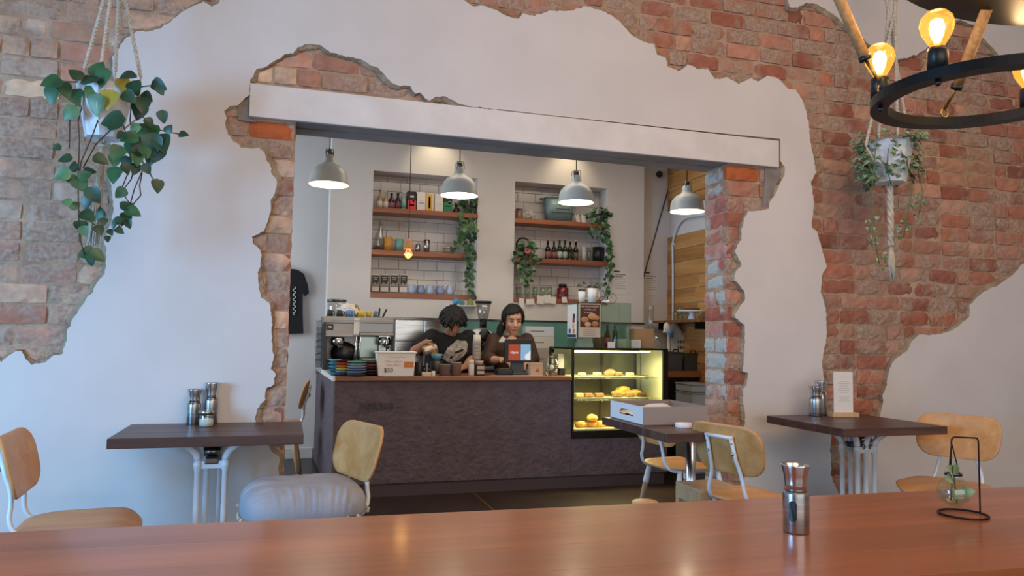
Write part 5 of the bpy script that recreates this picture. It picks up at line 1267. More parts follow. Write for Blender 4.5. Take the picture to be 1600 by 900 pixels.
# ================================================================== ON AND BEHIND THE COUNTER
# ---- espresso machine
EY0, EY1 = 5.76, 6.12
ex0, ex1 = PY(508, 540, EY0).x, PY(616, 540, EY0).x; ez = lambda y, px=560: PY(px, y, EY0).z
em = thing('espresso_machine', 'wide steel espresso machine at the left end of the counter', 'coffee machine', ((ex0+ex1)/2, (EY0+EY1)/2, CTZ))
def ebox(name, px0, px1, py0, py1, ya, yb, m_, bev=0.003, parent=None):
    xa, xb, za, zb2 = pb(px0, px1, py0, py1, EY0); return MB().box(xa, xb, ya, yb, za, zb2, bev, 2).build(name, m_, parent or em)
ebox('top_panel', 505, 615, 495, 505, EY0-0.01, EY1, 'machine_steel')
ebox('rail', 519, 615, 500.5, 502, EY0-0.016, EY0-0.008, 'steel_dark', 0)
fasc = ebox('left_fascia', 509, 552, 505, 526, EY0, EY0+0.12, 'machine_steel')
ebox('badge', 510, 521, 506, 516, EY0-0.003, EY0, 'black_plastic', 0, fasc)
bl_ = PY(515.5, 511, EY0-0.004); MB().sphere(bl_, 0.018, 0.002, 0.008, 16, 8).build('emblem', 'steel', fasc)
ebox('right_fascia', 560, 615, 505, 520, EY0, EY0+0.10, 'steel_dark')
ebox('lower_rail', 562, 615, 520, 524, EY0-0.012, EY0+0.08, 'machine_steel')
ebox('control_plate', 552.5, 561.5, 497, 522, EY0-0.012, EY0+0.02, 'white_plastic')
ebox('side_panel', 505, 511, 505, 578, EY0+0.01, EY1, 'black_plastic')
ebox('back_panel', 510, 616, 524, 575, EY1-0.05, EY1, 'steel_dark')
ebox('splash_panel', 565, 594, 526, 560, EY0+0.14, EY0+0.15, col('8a958f', 0.25, 0.6))
ebox('drip_tray', 509, 616, 566, 578, EY0-0.02, EY1, 'black_plastic')
ebox('end_panel', 594, 616, 524, 560, EY0+0.10, EY0+0.13, 'steel')
ebox('side_panel', 613, 616.5, 520, 570, EY0+0.01, EY1, 'black_plastic')
# group heads, portafilters, steam wands
for px in (528, 600):
    c = PY(px, 533, EY0+0.05); gh = MB().lathe([(0, -0.03), (0.05, -0.03), (0.052, 0.0), (0.045, 0.03), (0, 0.03)], c, 22).build('group_head', 'chrome', em)
    MB().tube([c+Vector((0, -0.03, -0.03)), c+Vector((0.015, -0.12, -0.045))], [0.013, 0.016], 10).build('portafilter_handle', 'black_plastic', gh)
MB().tube([PY(556, 523, EY0-0.01), PY(557, 540, EY0-0.03), PY(553, 568, EY0-0.035)], 0.009, 8).build('steam_wand', 'chrome', em)
MB().tube([PY(564, 523, EY0-0.01), PY(562, 540, EY0-0.03), PY(559, 562, EY0-0.03)], 0.006, 8).build('steam_wand', 'chrome', em)
MB().tube([PY(606, 524, EY0-0.01), PY(604, 535, EY0-0.02), PY(604, 552, EY0-0.02)], 0.006, 8).build('steam_wand', 'chrome', em)
bag_c = PY(538, 552, EY0+0.05); MB().sphere(bag_c+Vector((0, 0.05, 0)), 0.10, 0.08, 0.09, 18, 12).build('boiler_cover', 'black_plastic', em)
# cups on the machine
mtop = ez(495)+0.002
def mug(px0, px1, py, m_, label, Y=5.86, hang=True):
    xa, xb = PY(px0, py, Y).x, PY(px1, py, Y).x; r = (xb-xa)/2; h = 0.05
    c = thing('coffee_cup', label, 'cup', ((xa+xb)/2, Y, mtop), 0, 'cups on the espresso machine')
    local(c, 'body', MB().lathe([(0, 0.048), (r*0.6, 0.05), (r*0.85, 0.035), (r, 0), (r*0.94, 0), (r*0.78, 0.033), (0, 0.043)], n=22), m_)
    local(c, 'handle', MB().tube([(r*0.9, 0, 0.012), (r*1.4, 0, 0.015), (r*1.35, 0, 0.036), (r*0.8, 0, 0.04)], 0.004, 6), m_)
mug(510, 520.5, 491, col('2e3130', 0.4), 'dark grey upturned cup at the left on the espresso machine')
mug(525.5, 536, 491, col('33312e', 0.4), 'charcoal upturned cup next to the blue one on the espresso machine')
mug(540.5, 551.5, 491, col('5b86c0', 0.35), 'blue upturned cup on the espresso machine')
mug(558.5, 570, 492, col('d9b92e', 0.35), 'yellow upturned cup on the espresso machine')
mug(572, 580, 492, col('cdb552', 0.35), 'smaller yellow cup at the right on the espresso machine')
mug(583, 590, 492, col('77808a', 0.35), 'grey cup beside the knife handles on the espresso machine')
for i, (px, a) in enumerate(((592, 4), (598, 24))):
    q = PY(px, 493, 5.86); tag(MB().box(-0.007, 0.007, -0.005, 0.005, 0, 0.072, 0.003, mtx=Matrix.Translation((q.x, 5.86, mtop)) @ Matrix.Rotation(R(a), 4, 'Y')).build('thermometer', 'black_plastic'), ['upright black handle standing on the espresso machine', 'slanting black handle standing on the espresso machine'][i], 'tool')
# clear tub and plastic bags on top
tb_ = thing('clear_tub', 'clear plastic tub with a dark lid on top of the espresso machine', 'tub', (PY(526, 480, 6.0).x, 6.0, mtop))
local(tb_, 'tub', MB().lathe([(0, 0), (0.062, 0), (0.072, 0.12), (0.07, 0.12)], n=24), 'plastic_clear'); local(tb_, 'lid', MB().lathe([(0.076, 0.118), (0.076, 0.134), (0.06, 0.138), (0, 0.138)], n=24), 'steel_dark')
def crumple(name, c, rx, ry, rz, m_, label, cat, seed=1, amp=0.3):
    mb = MB(); n, m2 = 26, 16; verts = []; faces = []
    for i in range(m2+1):
        th = math.pi*i/m2
        for k in range(n):
            a = 2*math.pi*k/n; d = Vector((math.sin(th)*math.cos(a), math.sin(th)*math.sin(a), -math.cos(th)))
            s_ = 1+amp*noise.noise(d*2.6+Vector((seed*7, 0, 0)))+amp*0.6*noise.noise(d*6+Vector((0, seed*5, 0)))
            verts.append(Vector(c)+Vector((d.x*rx*s_, d.y*ry*s_, max(d.z*rz*s_, -rz*0.75))))
    for i in range(m2):
        for k in range(n): faces.append((i*n+k, i*n+(k+1) % n, (i+1)*n+(k+1) % n, (i+1)*n+k))
    return tag(mb._add(verts, faces).build(name, m_), label, cat)
q = PY(543, 482, 5.95); crumple('plastic_bag', (q.x, 5.95, mtop+0.045), 0.075, 0.05, 0.058, 'white_plastic', 'crumpled white plastic bag on top of the espresso machine', 'bag', 1, 0.35)
q = PY(556, 480, 6.0); crumple('paper_bag', (q.x, 6.02, mtop+0.042), 0.035, 0.04, 0.056, 'cardboard', 'small brown paper bag beside the white plastic bag', 'bag', 2, 0.25)
q = PY(503, 510, 5.9)
gl = thing('glass_stack', 'tall stack of clear takeaway cups beside the espresso machine', 'cups', (PY(498, 560, 5.95).x, 5.95, CTZ))
zc = PY(500, 500, 5.95).z-CTZ
for k in range(7): local(gl, 'cup', MB().lathe([(0.0, 0), (0.022, 0), (0.029, 0.11), (0.031, 0.112), (0.031, 0.118), (0.028, 0.118)], (0, 0, k*(zc-0.118)/6), 20), 'plastic_clear')

# ---- plates
def plate_stack(px0, px1, ptop, Y, cols, label, group):
    xa, xb = PY(px0, 575, Y).x, PY(px1, 575, Y).x; r = (xb-xa)/2; x = (xa+xb)/2; h = PY((px0+px1)/2, ptop, Y).z-CTZ; n = len(cols); t = h/n
    nm = ['lowest', 'second', 'third', 'fourth', 'fifth', 'sixth', 'seventh', 'eighth']
    for i, c_ in enumerate(cols):
        tag(MB().lathe([(0, 0.001), (r*0.55, 0.001), (r*0.62, t*0.25), (r*0.98, t*0.72), (r, t*0.9), (r*0.96, t*0.95), (r*0.6, t*0.5), (0, t*0.45)], (x, Y, CTZ+i*t), 30).build('plate', col(c_, 0.35)), '%s plate up in %s' % (nm[i], label), 'plate', group)
plate_stack(513, 533, 561, 5.68, ['3f86a0', '2f6f8a', '4b94ac', '377e98', '5aa0b4'], 'the blue saucer stack left of all', 'stacked saucers')
plate_stack(524, 546, 562, 5.64, ['3a3f44', '5c8fb0', 'd2bc4c', 'd07a2a', 'a83a2a', '3a2a28'], 'the stack with orange and yellow saucers', 'stacked saucers')
plate_stack(541, 573, 564, 5.61, ['3a4654', '8ca0bc', '6a7fb0', '9aa8c4', '8fb8a4', '5f8f80'], 'the front stack of blue and green plates', 'stacked saucers')
plate_stack(563, 596, 560, 5.72, ['2e2a2c', '6a4038', '4a3a3a', '8a5a4a', '7a3a34', '9fc4b0'], 'the brown stack behind the plastic tub', 'stacked saucers')

# ---- white tub with handwriting
x0, x1, z0, z1 = pb(586, 649, 549, 587, 5.63); z0 = CTZ
wt = thing('plastic_tub', 'white plastic tub with handwritten price and an orange sticker on the counter', 'tub', ((x0+x1)/2, 5.645, CTZ)); w = (x1-x0)/2; h = z1-z0
def frus(w0, w1, d0, d1, za, zb2): return ([(-w0, -d0, za), (w0, -d0, za), (w0, d0, za), (-w0, d0, za), (-w1, -d1, zb2), (w1, -d1, zb2), (w1, d1, zb2), (-w1, d1, zb2)], [(0, 3, 2, 1), (4, 5, 6, 7), (0, 1, 5, 4), (1, 2, 6, 5), (2, 3, 7, 6), (3, 0, 4, 7)])
local(wt, 'body', MB()._add(*frus(w*0.86, w*0.95, 0.062, 0.070, 0.004, h*0.94)), 'white_plastic')
local(wt, 'rim', MB().box(-w, w, -0.078, 0.078, h*0.93, h, 0.004), 'white_plastic')
local(wt, 'foot', MB().box(-w*0.6, w*0.6, -0.05, 0.05, 0, 0.006), 'white_plastic')
fy = lambda v: -0.0855-0.010*v
sk_ = local(wt, 'sticker', MB().box(w*0.38, w*0.86, -0.0685, -0.0665, h*0.36, h*0.60), 'orange_label')
me = text_mesh('$50', h*0.24, facing_mtx((-w*0.38, -0.0655, h*0.24), FRONT), 0.001); k_ = link('handwriting', me, 'ink'); k_.parent = wt
sq = MB(); rq = random.Random(9)
for (u0, u1, v, m_) in ((-0.45, 0.55, 0.78, 0), (-0.55, 0.3, 0.60, 0), (-0.5, 0.25, 0.45, 0)):
    pts = []
    for k in range(46):
        t = k/45; pts.append((w*(u0+(u1-u0)*t), -0.0635-0.008*v, h*(v+0.05*math.sin(t*40+v*9)*(0.6+0.4*math.sin(t*13)))))
    sq.tube(pts, 0.0011, 4)
local(wt, 'handwriting', sq, 'ink_orange')

# ---- small things on the counter behind and beside
def cprop(name, px0, px1, ptop, Y, prof, m_, label, cat, n=22, group=None):
    xa, xb = PY(px0, ptop+5, Y).x, PY(px1, ptop+5, Y).x; r = (xb-xa)/2; h = PY((px0+px1)/2, ptop, Y).z-CTZ
    return tag(MB().lathe([(a*r, b*h) for a, b in prof], ((xa+xb)/2, Y, CTZ+0.0005), n).build(name, m_), label, cat, group)
CUPP = [(0, 0), (0.72, 0), (1, 1), (0.94, 1), (0.68, 0.06), (0, 0.06)]; BOXP = [(0, 0), (0.98, 0), (1, 0.02), (1, 0.98), (0.97, 1), (0, 1)]
cprop('knock_box', 648, 662, 566, 5.72, BOXP, 'black_plastic', 'black round knock box right of the plastic tub', 'knock box')
cprop('tamper', 662, 672, 568, 5.72, [(0, 0), (1, 0), (1, 0.2), (0.4, 0.3), (0.55, 0.7), (0.4, 1), (0, 1)], 'steel_dark', 'dark tamper beside the knock box', 'tamper')
cprop('takeaway_cup', 686, 704, 569, 5.66, [(0, 0), (0.9, 0), (0.98, 0.9), (1.04, 0.93), (1.04, 1), (0, 1)], col('7d6d64', 0.6), 'left one of the two brown keep cups before the man', 'cup')
cprop('takeaway_cup', 704, 721, 566, 5.69, [(0, 0), (0.9, 0), (0.98, 0.9), (1.04, 0.93), (1.04, 1), (0, 1)], col('84746a', 0.6), 'right one of the two brown keep cups before the man', 'cup')
cprop('shaker', 732, 741, 562, 5.68, [(0, 0), (0.95, 0), (1, 0.05), (1, 0.68), (0.85, 0.72), (0.95, 0.76), (0.95, 0.97), (0.8, 1), (0, 1)], col('c9c2ba', 0.35), 'white and steel shaker bottle between the man and the woman', 'shaker')
cprop('salt_pot', 674, 680, 580, 5.62, BOXP, col('e0dcd4', 0.4), 'tiny white pot on the counter before the tamper', 'pot')
x0, x1, z0, z1 = pb(659, 673, 582, 588, 5.62); tag(MB().box(x0, x1, 5.60, 5.64, CTZ+0.0005, CTZ+0.03, 0.004).build('butter_dish', col('cbb8a6', 0.5)), 'small pale block near the front edge of the counter', 'block')
# paper cup tower
pc_ = thing('paper_cup_tower', 'tall tower of stacked paper cups beside the white grinder', 'cups', (PY(741, 560, 6.0).x+0.02, 6.0, CTZ)); zc = PY(741, 523, 6.0).z-CTZ
for k in range(9): local(pc_, 'cup', MB().lathe([(0.036, 0), (0.029, 0.085), (0, 0.085)], (0, 0, k*(zc-0.085)/8), 20), 'paper' if k > 3 else 'cardboard')
# two dark boxes with pale drawers
x0, x1, z0, z1 = pb(745, 757, 572, 586, 5.68)
bx2 = thing('stamp_boxes', 'small black stand with two pale drawers next to the card reader', 'box', ((x0+x1)/2, 5.72, CTZ)); w = (x1-x0)/2
local(bx2, 'body', MB().box(-w*1.15, w*1.15, -0.04, 0.04, 0.0005, 0.085, 0.003), 'black_plastic')
for z_ in (0.012, 0.05): local(bx2, 'drawer', MB().box(-w*0.9, w*0.9, -0.044, -0.038, z_, z_+0.024), col('b9a898'))
local(bx2, 'cup', MB().lathe([(0, 0.085), (0.028, 0.085), (0.032, 0.115), (0, 0.115)], n=18), col('b09a84'))
# card reader
q = PY(785, 580, 5.68); cr2 = thing('card_reader', 'black card reader with keypad in front of the screen', 'card reader', (PY(787, 582, 5.70).x, 5.70, CTZ))
local(cr2, 'body', MB().box(-0.065, 0.065, -0.05, 0.05, 0.0005, 0.05, 0.012, mtx=None), 'black_plastic')
local(cr2, 'keypad', MB().box(-0.05, 0.05, -0.03, 0.03, 0.0495, 0.058, 0.004), 'steel_dark')
q0, q1 = PY(768, 585, 5.62).x, PY(850, 585, 5.62).x
tag(MB()._add([(q0, 5.68, CTZ+0.001), (q0+0.1, 5.60, CTZ+0.001), (q1, 5.60, CTZ+0.001), (q1-0.04, 5.68, CTZ+0.001), (q0, 5.68, CTZ+0.004), (q0+0.1, 5.60, CTZ+0.004), (q1, 5.60, CTZ+0.004), (q1-0.04, 5.68, CTZ+0.004)], [(0, 1, 2, 3), (7, 6, 5, 4), (0, 4, 5, 1), (1, 5, 6, 2), (2, 6, 7, 3), (3, 7, 4, 0)]).build('paper_mat', 'paper_grey'), 'thin paper mat lying under the card reader and screen', 'mat')
# ---- till screen
SYY = 5.74
x0, x1, z0, z1 = pb(790, 831, 530.5, 566, SYY)
ts_ = thing('till_screen', 'black till screen showing an orange and blue display', 'screen', ((x0+x1)/2, SYY, CTZ)); w = (x1-x0)/2
MB().box(x0-0.006, x1+0.006, SYY, SYY+0.03, z0, z1, 0.004).build('bezel', 'black_plastic', ts_)
MB()._add([(x1+0.006, SYY+0.005, z0), (x1+0.006, SYY+0.005, z1), (x1+0.045, SYY+0.12, z1+0.005), (x1+0.02, SYY+0.12, z0), (x0, SYY+0.03, z0), (x0, SYY+0.03, z1), (x0+0.02, SYY+0.12, z1), (x0+0.02, SYY+0.12, z0)], [(0, 1, 2, 3), (4, 7, 6, 5), (0, 3, 7, 4), (1, 5, 6, 2), (3, 2, 6, 7)]).build('rear_housing', 'black_plastic', ts_)
a0, a1, b0, b1 = pb(794.5, 812.5, 538, 563, SYY); so = MB().box(a0, a1, SYY-0.0015, SYY+0.001, b0, b1).build('display_left', 'screen_orange', ts_)
tc = Vector(((a0+a1)/2, SYY-0.0025, (b0+b1)/2)); link('display_text', text_mesh('slipos', 0.030, facing_mtx(tc, FRONT), 0.0005), 'screen_white', so)
c0, c1, d0, d1 = pb(813.5, 829, 538, 563, SYY); sb_ = MB().box(c0, c1, SYY-0.0015, SYY+0.001, d0, d1).build('display_right', 'screen_blue', ts_)
MB().prism([(c1-0.05, d0+0.02), (c1-0.045, d0+0.045), (c1-0.02, d0+0.06), (c1, d0+0.085), (c1, d0+0.004), (c1-0.035, d0+0.006)], lambda x, z: (x, SYY-0.0025, z), lambda x, z: (x, SYY-0.001, z)).build('display_shape', 'screen_white', sb_)
MB().box(PY(800, 570, SYY).x, PY(820, 570, SYY).x, SYY+0.02, SYY+0.05, CTZ+0.02, z0, 0.004).box(PY(797, 570, SYY).x, PY(823, 570, SYY).x, SYY-0.03, SYY+0.09, CTZ+0.005, CTZ+0.022, 0.004).build('stand', 'dark_grey_plastic', ts_)
tg = PY(786, 531, SYY+0.02); MB().prism([(-0.038, -0.012), (-0.008, 0.03), (0.034, 0.002), (0.036, -0.018), (-0.03, -0.02)], lambda x, z: (tg.x+x, SYY+0.012, tg.z+z), lambda x, z: (tg.x+x, SYY+0.014, tg.z+z)).build('paper_tag', 'paper', ts_)
# donation box, jar, small things right of the screen
x0, x1, z0, z1 = pb(829, 848, 567, 584, 5.66)
kb = thing('kraft_box', 'small kraft box with a round red print right of the till screen', 'box', ((x0+x1)/2, 5.69, CTZ)); w = (x1-x0)/2
local(kb, 'box', MB().box(-w, w, -0.035, 0.035, 0.0005, z1-CTZ, 0.002), col('c0a284', 0.7)); local(kb, 'print', MB().lathe([(0, 0), (0.016, 0), (0.016, 0.001), (0, 0.001)], (0.004, -0.0358, 0.045), 16, mtx=Matrix.Rotation(R(90), 3, 'X')), col('a8644c'))
local(kb, 'fold', MB().box(-w, w, -0.0358, -0.035, (z1-CTZ)*0.86, (z1-CTZ)*0.875), col('8f7458'))
tj = thing('tip_jar', 'glass tip jar with coins and a white tag at the right end of the counter', 'jar', (PY(862, 580, 5.68).x, 5.68, CTZ)); hj = PY(862, 556, 5.68).z-CTZ
local(tj, 'glass', MB().lathe([(0, 0.001), (0.048, 0.001), (0.055, 0.012), (0.055, hj*0.68), (0.038, hj*0.84), (0.04, hj), (0.036, hj)], n=26), 'glass_clear')
rj = random.Random(3)
for k in range(34):
    a = rj.uniform(0, 6.28); r_ = 0.04*math.sqrt(rj.random())
    local(tj, 'coin', MB().lathe([(0, 0), (0.012, 0), (0.012, 0.002), (0, 0.002)], (r_*math.cos(a), r_*math.sin(a), 0.008+rj.random()*0.08), 10, mtx=Matrix.Rotation(rj.uniform(-.8, .8), 3, 'X')), 'steel' if k % 3 else 'brass')
local(tj, 'tag', MB().lathe([(0, 0), (0.019, 0), (0.019, 0.001), (0, 0.001)], (-0.018, -0.053, hj*0.45), 18, mtx=Matrix.Rotation(R(90), 3, 'X')), 'paper')
x0, x1, z0, z1 = pb(873, 882, 573, 584, 5.74); tag(MB().box(x0, x1, 5.72, 5.78, CTZ+0.0005, CTZ+0.058, 0.003).build('black_block', 'black_plastic'), 'small black box between the tip jar and the display case', 'box')
x0, x1, z0, z1 = pb(872, 881, 553, 574, 5.80); tag(MB().box(x0, x1, 5.80, 5.803, CTZ+0.0005, z1).build('price_card', 'paper_grey'), 'pale card standing behind the small black box', 'card')
# box stack behind the till
by_ = 6.44
for i, (a, b, t, bt, m_) in enumerate(((826, 866, 545, 572, 'paper_grey'), (823, 866, 526, 545, 'paper'), (821, 866, 509, 526, 'box_white'))):
    x0, x1, z0, z1 = pb(a, b, t, bt, by_); z0_ = [CTZ+0.015, PY(845, 545, by_).z, PY(845, 526, by_).z][i]; z1_ = [PY(845, 545, by_).z, PY(845, 526, by_).z, PY(845, 510, by_).z][i]
    bo3 = thing('takeaway_box', 'white takeaway box, %s of the stack behind the till screen' % ['lowest', 'middle', 'topmost'][i], 'box', ((x0+x1)/2, by_+0.1, z0_), 0, 'stacked takeaway boxes')
    MB().box(x0, x1, by_, by_+0.085, z0_+0.001, z1_-0.001, 0.003).build('box', m_, bo3); MB().box(x0+0.05, x1-0.1, by_-0.0015, by_, (z0_+z1_)/2, (z0_+z1_)/2+0.006).build('slot', 'ink', bo3)
x0, x1, z0, z1 = pb(818, 872, 571, 588, by_)
tag(MB().box(x0, x1, by_-0.02, by_+0.09, 0.0, CTZ+0.015).build('side_stand', 'white_paint'), 'white stand carrying the takeaway boxes behind the till', 'stand')

# ---- white coffee grinder on the bench
GY = 6.45; g0 = PY(754, 545, GY)
gr = thing('coffee_grinder', 'white coffee grinder with a clear hopper between the man and the woman', 'grinder', (g0.x, GY+0.03, 0.9))
def gp(px, py, y=GY): return PY(px, py, y)
hz = gp(755, 500).z
MB().lathe([(0.001, hz-0.06), (0.03, hz-0.055), (0.032, hz), (0.046, hz+0.012), (0.068, gp(755, 474).z), (0.066, gp(755, 474).z), (0.04, hz+0.01)], (gp(755, 500).x, GY, 0), 24).build('hopper', 'plastic_clear', gr)
MB().lathe([(0.074, gp(755, 474).z), (0.074, gp(755, 470.5).z), (0, gp(755, 470.5).z)], (gp(755, 500).x, GY, 0), 24).build('hopper_lid', 'black_plastic', gr)
MB().lathe([(0.031, hz-0.07), (0.031, hz+0.008), (0.03, hz+0.008)], (gp(755, 500).x, GY, 0), 20).build('collar', 'black_plastic', gr)
MB().sphere(gp(751, 524, GY+0.05), 0.115, 0.10, 0.062, 26, 16).build('head', col('dcd8d0', 0.3), gr)
MB().lathe([(0, 0), (0.052, 0), (0.056, 0.01), (0.05, 0.022), (0.03, 0.026), (0, 0.026)], gp(757, 524, GY-0.035), 26, mtx=Matrix.Rotation(R(90), 3, 'X')).build('dial', 'black_plastic', gr)
MB().box(gp(748, 560).x, gp(764, 560).x, GY+0.02, GY+0.16, 0.9, gp(755, 524).z, 0.02).box(gp(744, 560).x, gp(768, 560).x, GY-0.06, GY+0.18, 0.9, 0.925, 0.01).build('stand', col('dcd8d0', 0.3), gr)
MB().tube([gp(748, 538, GY-0.02), gp(750, 548, GY-0.06)], 0.022, 10).tube([gp(752, 536, GY-0.02), gp(758, 546, GY-0.05)], 0.016, 10).build('spout', 'black_plastic', gr)

# ---- display case
dc = thing('display_case', 'black framed glass cake display case lit from inside', 'display case', ((CASE0+CASE1)/2, CF+0.28, CASEB))
DB = CF+0.54; fr = 0.022
glz0 = PY(960, 669, CF).z; glz1 = CASET-0.02
def fbar(*a): MB().box(*a, 0.002, 1).build('frame_bar', 'black_metal', dc)
fbar(CASE0, CASE1, CF-0.012, DB, CASEB, glz0-0.012)
fbar(CASE0, CASE1, CF-0.012, DB, CASET-0.014, CASET)
for xx in (CASE0, CASE1-0.045): 
    fbar(xx, xx+(0.018 if xx == CASE0 else 0.045), CF-0.012, CF+0.012, glz0-0.012, CASET-0.014)
    fbar(xx, xx+0.02, DB-0.02, DB, glz0-0.012, CASET-0.014)
MB().box(CASE0+0.018, CASE1-0.045, CF-0.006, CF-0.001, glz0-0.012, CASET-0.014).build('front_glass', 'glass_case', dc)
MB().box(CASE0+0.004, CASE0+0.009, CF+0.012, DB-0.02, glz0-0.012, CASET-0.014).build('side_glass', 'glass_case', dc)
MB().box(CASE1-0.03, CASE1-0.005, CF+0.012, DB-0.02, glz0-0.012, CASET-0.014).build('end_panel', 'cream_panel', dc)
xm_ = PY(940, 570, DB).x
for (a, b, yo) in ((CASE0+0.02, xm_+0.02, 0), (xm_-0.02, CASE1-0.03, -0.012)):
    MB().box(a, b, DB-0.012+yo, DB-0.006+yo, glz0, CASET-0.02).build('sliding_door', col('767a70', 0.15, 0.2), dc)
    MB().box(a, a+0.022, DB-0.016+yo, DB-0.012+yo, glz0, CASET-0.02).box(b-0.022, b, DB-0.016+yo, DB-0.012+yo, glz0, CASET-0.02).box(a, b, DB-0.016+yo, DB-0.012+yo, CASET-0.05, CASET-0.02).build('door_frame', 'steel_dark', dc)
MB().box(CASE0+0.01, CASE1-0.03, CF+0.0, DB-0.02, glz0-0.012, glz0, 0).build('deck', col('d8c48c', 0.5), dc)
S1 = PY(960, 590, CF+0.06).z; S2 = PY(960, 623, CF+0.06).z
for z_ in (S1, S2):
    MB().box(CASE0+0.012, CASE1-0.04, CF+0.05, DB-0.06, z_-0.006, z_, 0.001, 1).build('glass_shelf', 'glass_green', dc)
    MB().box(CASE0+0.02, CASE1-0.12, CF+0.07, DB-0.1, z_, z_+0.006).build('tray', 'cream_panel', dc)  # cream tray added to brighten the shelf
    MB().box(CASE0+0.012, CASE1-0.15, CF+0.046, CF+0.05, z_-0.012, z_+0.022).build('price_rail', 'plastic_clear', dc)
MB().tube([(CASE0+0.03, CF+0.03, CASET-0.03), (CASE0+0.6, CF+0.03, CASET-0.03)], 0.008, 10).build('light_tube', 'case_tube', dc)
MB().tube([(CASE1-0.16, CF+0.2, CASET-0.03), (CASE1-0.06, CF+0.2, CASET-0.03)], 0.006, 10).build('light_tube', 'case_tube', dc)
MB().box(PY(1000, 600, DB-0.1).x, PY(1006, 600, DB-0.1).x, DB-0.11, DB-0.10, glz0, CASET-0.03).build('upright', 'steel', dc)
for nm, loc, e in (('case_light', ((CASE0+CASE1)/2-0.1, CF+0.1, CASET-0.05), 11.0),):
    l = bpy.data.lights.new(nm, 'AREA'); l.shape = 'RECTANGLE'; l.size = 0.6; l.size_y = 0.04; l.energy = e; l.color = (1.0, 0.86, 0.45)
    o = bpy.data.objects.new(nm, l); COL.objects.link(o); o.location = loc; o.rotation_euler = (R(-15), 0, 0)
for z_, e in ((S1-0.01, 5.0), (S2-0.01, 6.5)):
    l = bpy.data.lights.new('shelf_light', 'AREA'); l.shape = 'RECTANGLE'; l.size = 0.6; l.size_y = 0.03; l.energy = e; l.color = (1.0, 0.84, 0.42)
    o = bpy.data.objects.new('shelf_light', l); COL.objects.link(o); o.location = ((CASE0+CASE1)/2-0.05, CF+0.07, z_); o.rotation_euler = (R(-20), 0, 0)
# cakes
pg = random.Random(14)
def pastry(kind, x, y, z, s_, m_, label, group, seed):
    mb = MB()
    if kind == 'bun': 
        n_, k_ = 18, 9; verts = []; faces = []
        for i in range(k_+1):
            th = math.pi*i/k_
            for k in range(n_):
                a = 2*math.pi*k/n_; d = Vector((math.sin(th)*math.cos(a), math.sin(th)*math.sin(a), -math.cos(th)))
                q = 1+0.12*noise.noise(d*3+Vector((seed, 0, 0))); verts.append(Vector((x, y, z+s_*0.38))+Vector((d.x*s_*q, d.y*s_*q, max(d.z*s_*0.72*q, -s_*0.38))))
        for i in range(k_):
            for k in range(n_): faces.append((i*n_+k, i*n_+(k+1) % n_, (i+1)*n_+(k+1) % n_, (i+1)*n_+k))
        mb._add(verts, faces, True)
    elif kind == 'slice': mb.box(x-s_, x+s_, y-s_*0.8, y+s_*0.8, z+0.001, z+s_*1.0, 0.006, 2, mtx=None)
    elif kind == 'croissant':
        mb.tube([(x+s_*1.3*math.cos(a), y+s_*0.8*math.sin(a), z+s_*0.55) for a in [R(200+140*t/8) for t in range(9)]], [s_*v for v in (0.15, 0.32, 0.45, 0.55, 0.58, 0.55, 0.45, 0.32, 0.15)], 10)
    return tag(mb.build({'bun': 'cookie', 'slice': 'cake_slice', 'croissant': 'croissant'}[kind], m_), label, {'bun': 'cookie', 'slice': 'cake', 'croissant': 'croissant'}[kind], group)
mat('cookie', 'd8a848', 0.8, c2='c08a34', nscale=30, bump=0.5, bscale=60); mat('cake_crumb', '9a7448', 0.85, c2='7a5634', nscale=40, bump=0.5, bscale=80); mat('pastry_gold', 'e8c860', 0.7, c2='d09a3c', nscale=30, bump=0.4, bscale=60); mat('cake_dark', '4a3022', 0.8); mat('cake_pale', 'd8c898', 0.8, c2='c4ac78', nscale=30)
wn = ['first', 'second', 'third', 'fourth', 'fifth', 'sixth', 'seventh']
for i, (px, py, up) in enumerate(((908, 659, 0), (926, 657, 0), (938, 660, 0), (955, 658, 0), (925, 650, 1), (972, 660, 0))):
    q = PY(px, 664, CF+0.10); pastry('bun', q.x, CF+0.10+0.012*(i % 2), glz0+0.001+up*0.052, 0.047, 'cookie', 'golden cookie, %s of the bottom row of the display case' % wn[i] if not up else 'golden cookie lying on top of the bottom row', 'cookies in the display case', i*3.1)
for i, (px, kind, m_, s_) in enumerate(((905, 'slice', 'cake_pale', .035), (920, 'slice', 'cake_crumb', .034), (937, 'slice', 'cake_crumb', .034), (965, 'slice', 'cake_crumb', .036), (985, 'slice', 'cake_crumb', .036), (1004, 'slice', 'cake_dark', .032))):
    q = PY(px, 618, CF+0.12); pastry(kind, q.x, CF+0.13, S2+0.007, s_, m_, 'cake slice, %s from the left on the lower glass shelf' % wn[i], 'cake slices on the lower glass shelf', i)
for i, (px, dz) in enumerate(((965, 0.0), (978, 0.0), (990, 0.0), (972, 0.03))):
    q = PY(px, 612, CF+0.25); pastry('croissant', q.x, CF+0.26, S2+0.008+dz, 0.05, 'pastry_gold', 'pale golden croissant, %s of the pile on the lower glass shelf' % wn[i], 'croissants on the lower glass shelf', i)
for i, (px, m_, s_) in enumerate(((910, 'cake_pale', .03), (934, 'cake_pale', .032), (952, 'cake_crumb', .036), (966, 'cake_crumb', .034), (985, 'cake_pale', .03))):
    q = PY(px, 584, CF+0.14); pastry('slice', q.x, CF+0.15, S1+0.007, s_, m_, 'cake slice, %s from the left on the upper glass shelf' % wn[i], 'cake slices on the upper glass shelf', i)
q = PY(955, 580, CF+0.22); pastry('bun', q.x, CF+0.24, S1+0.008, 0.05, 'cake_crumb', 'round seeded loaf on the upper glass shelf', None, 8)

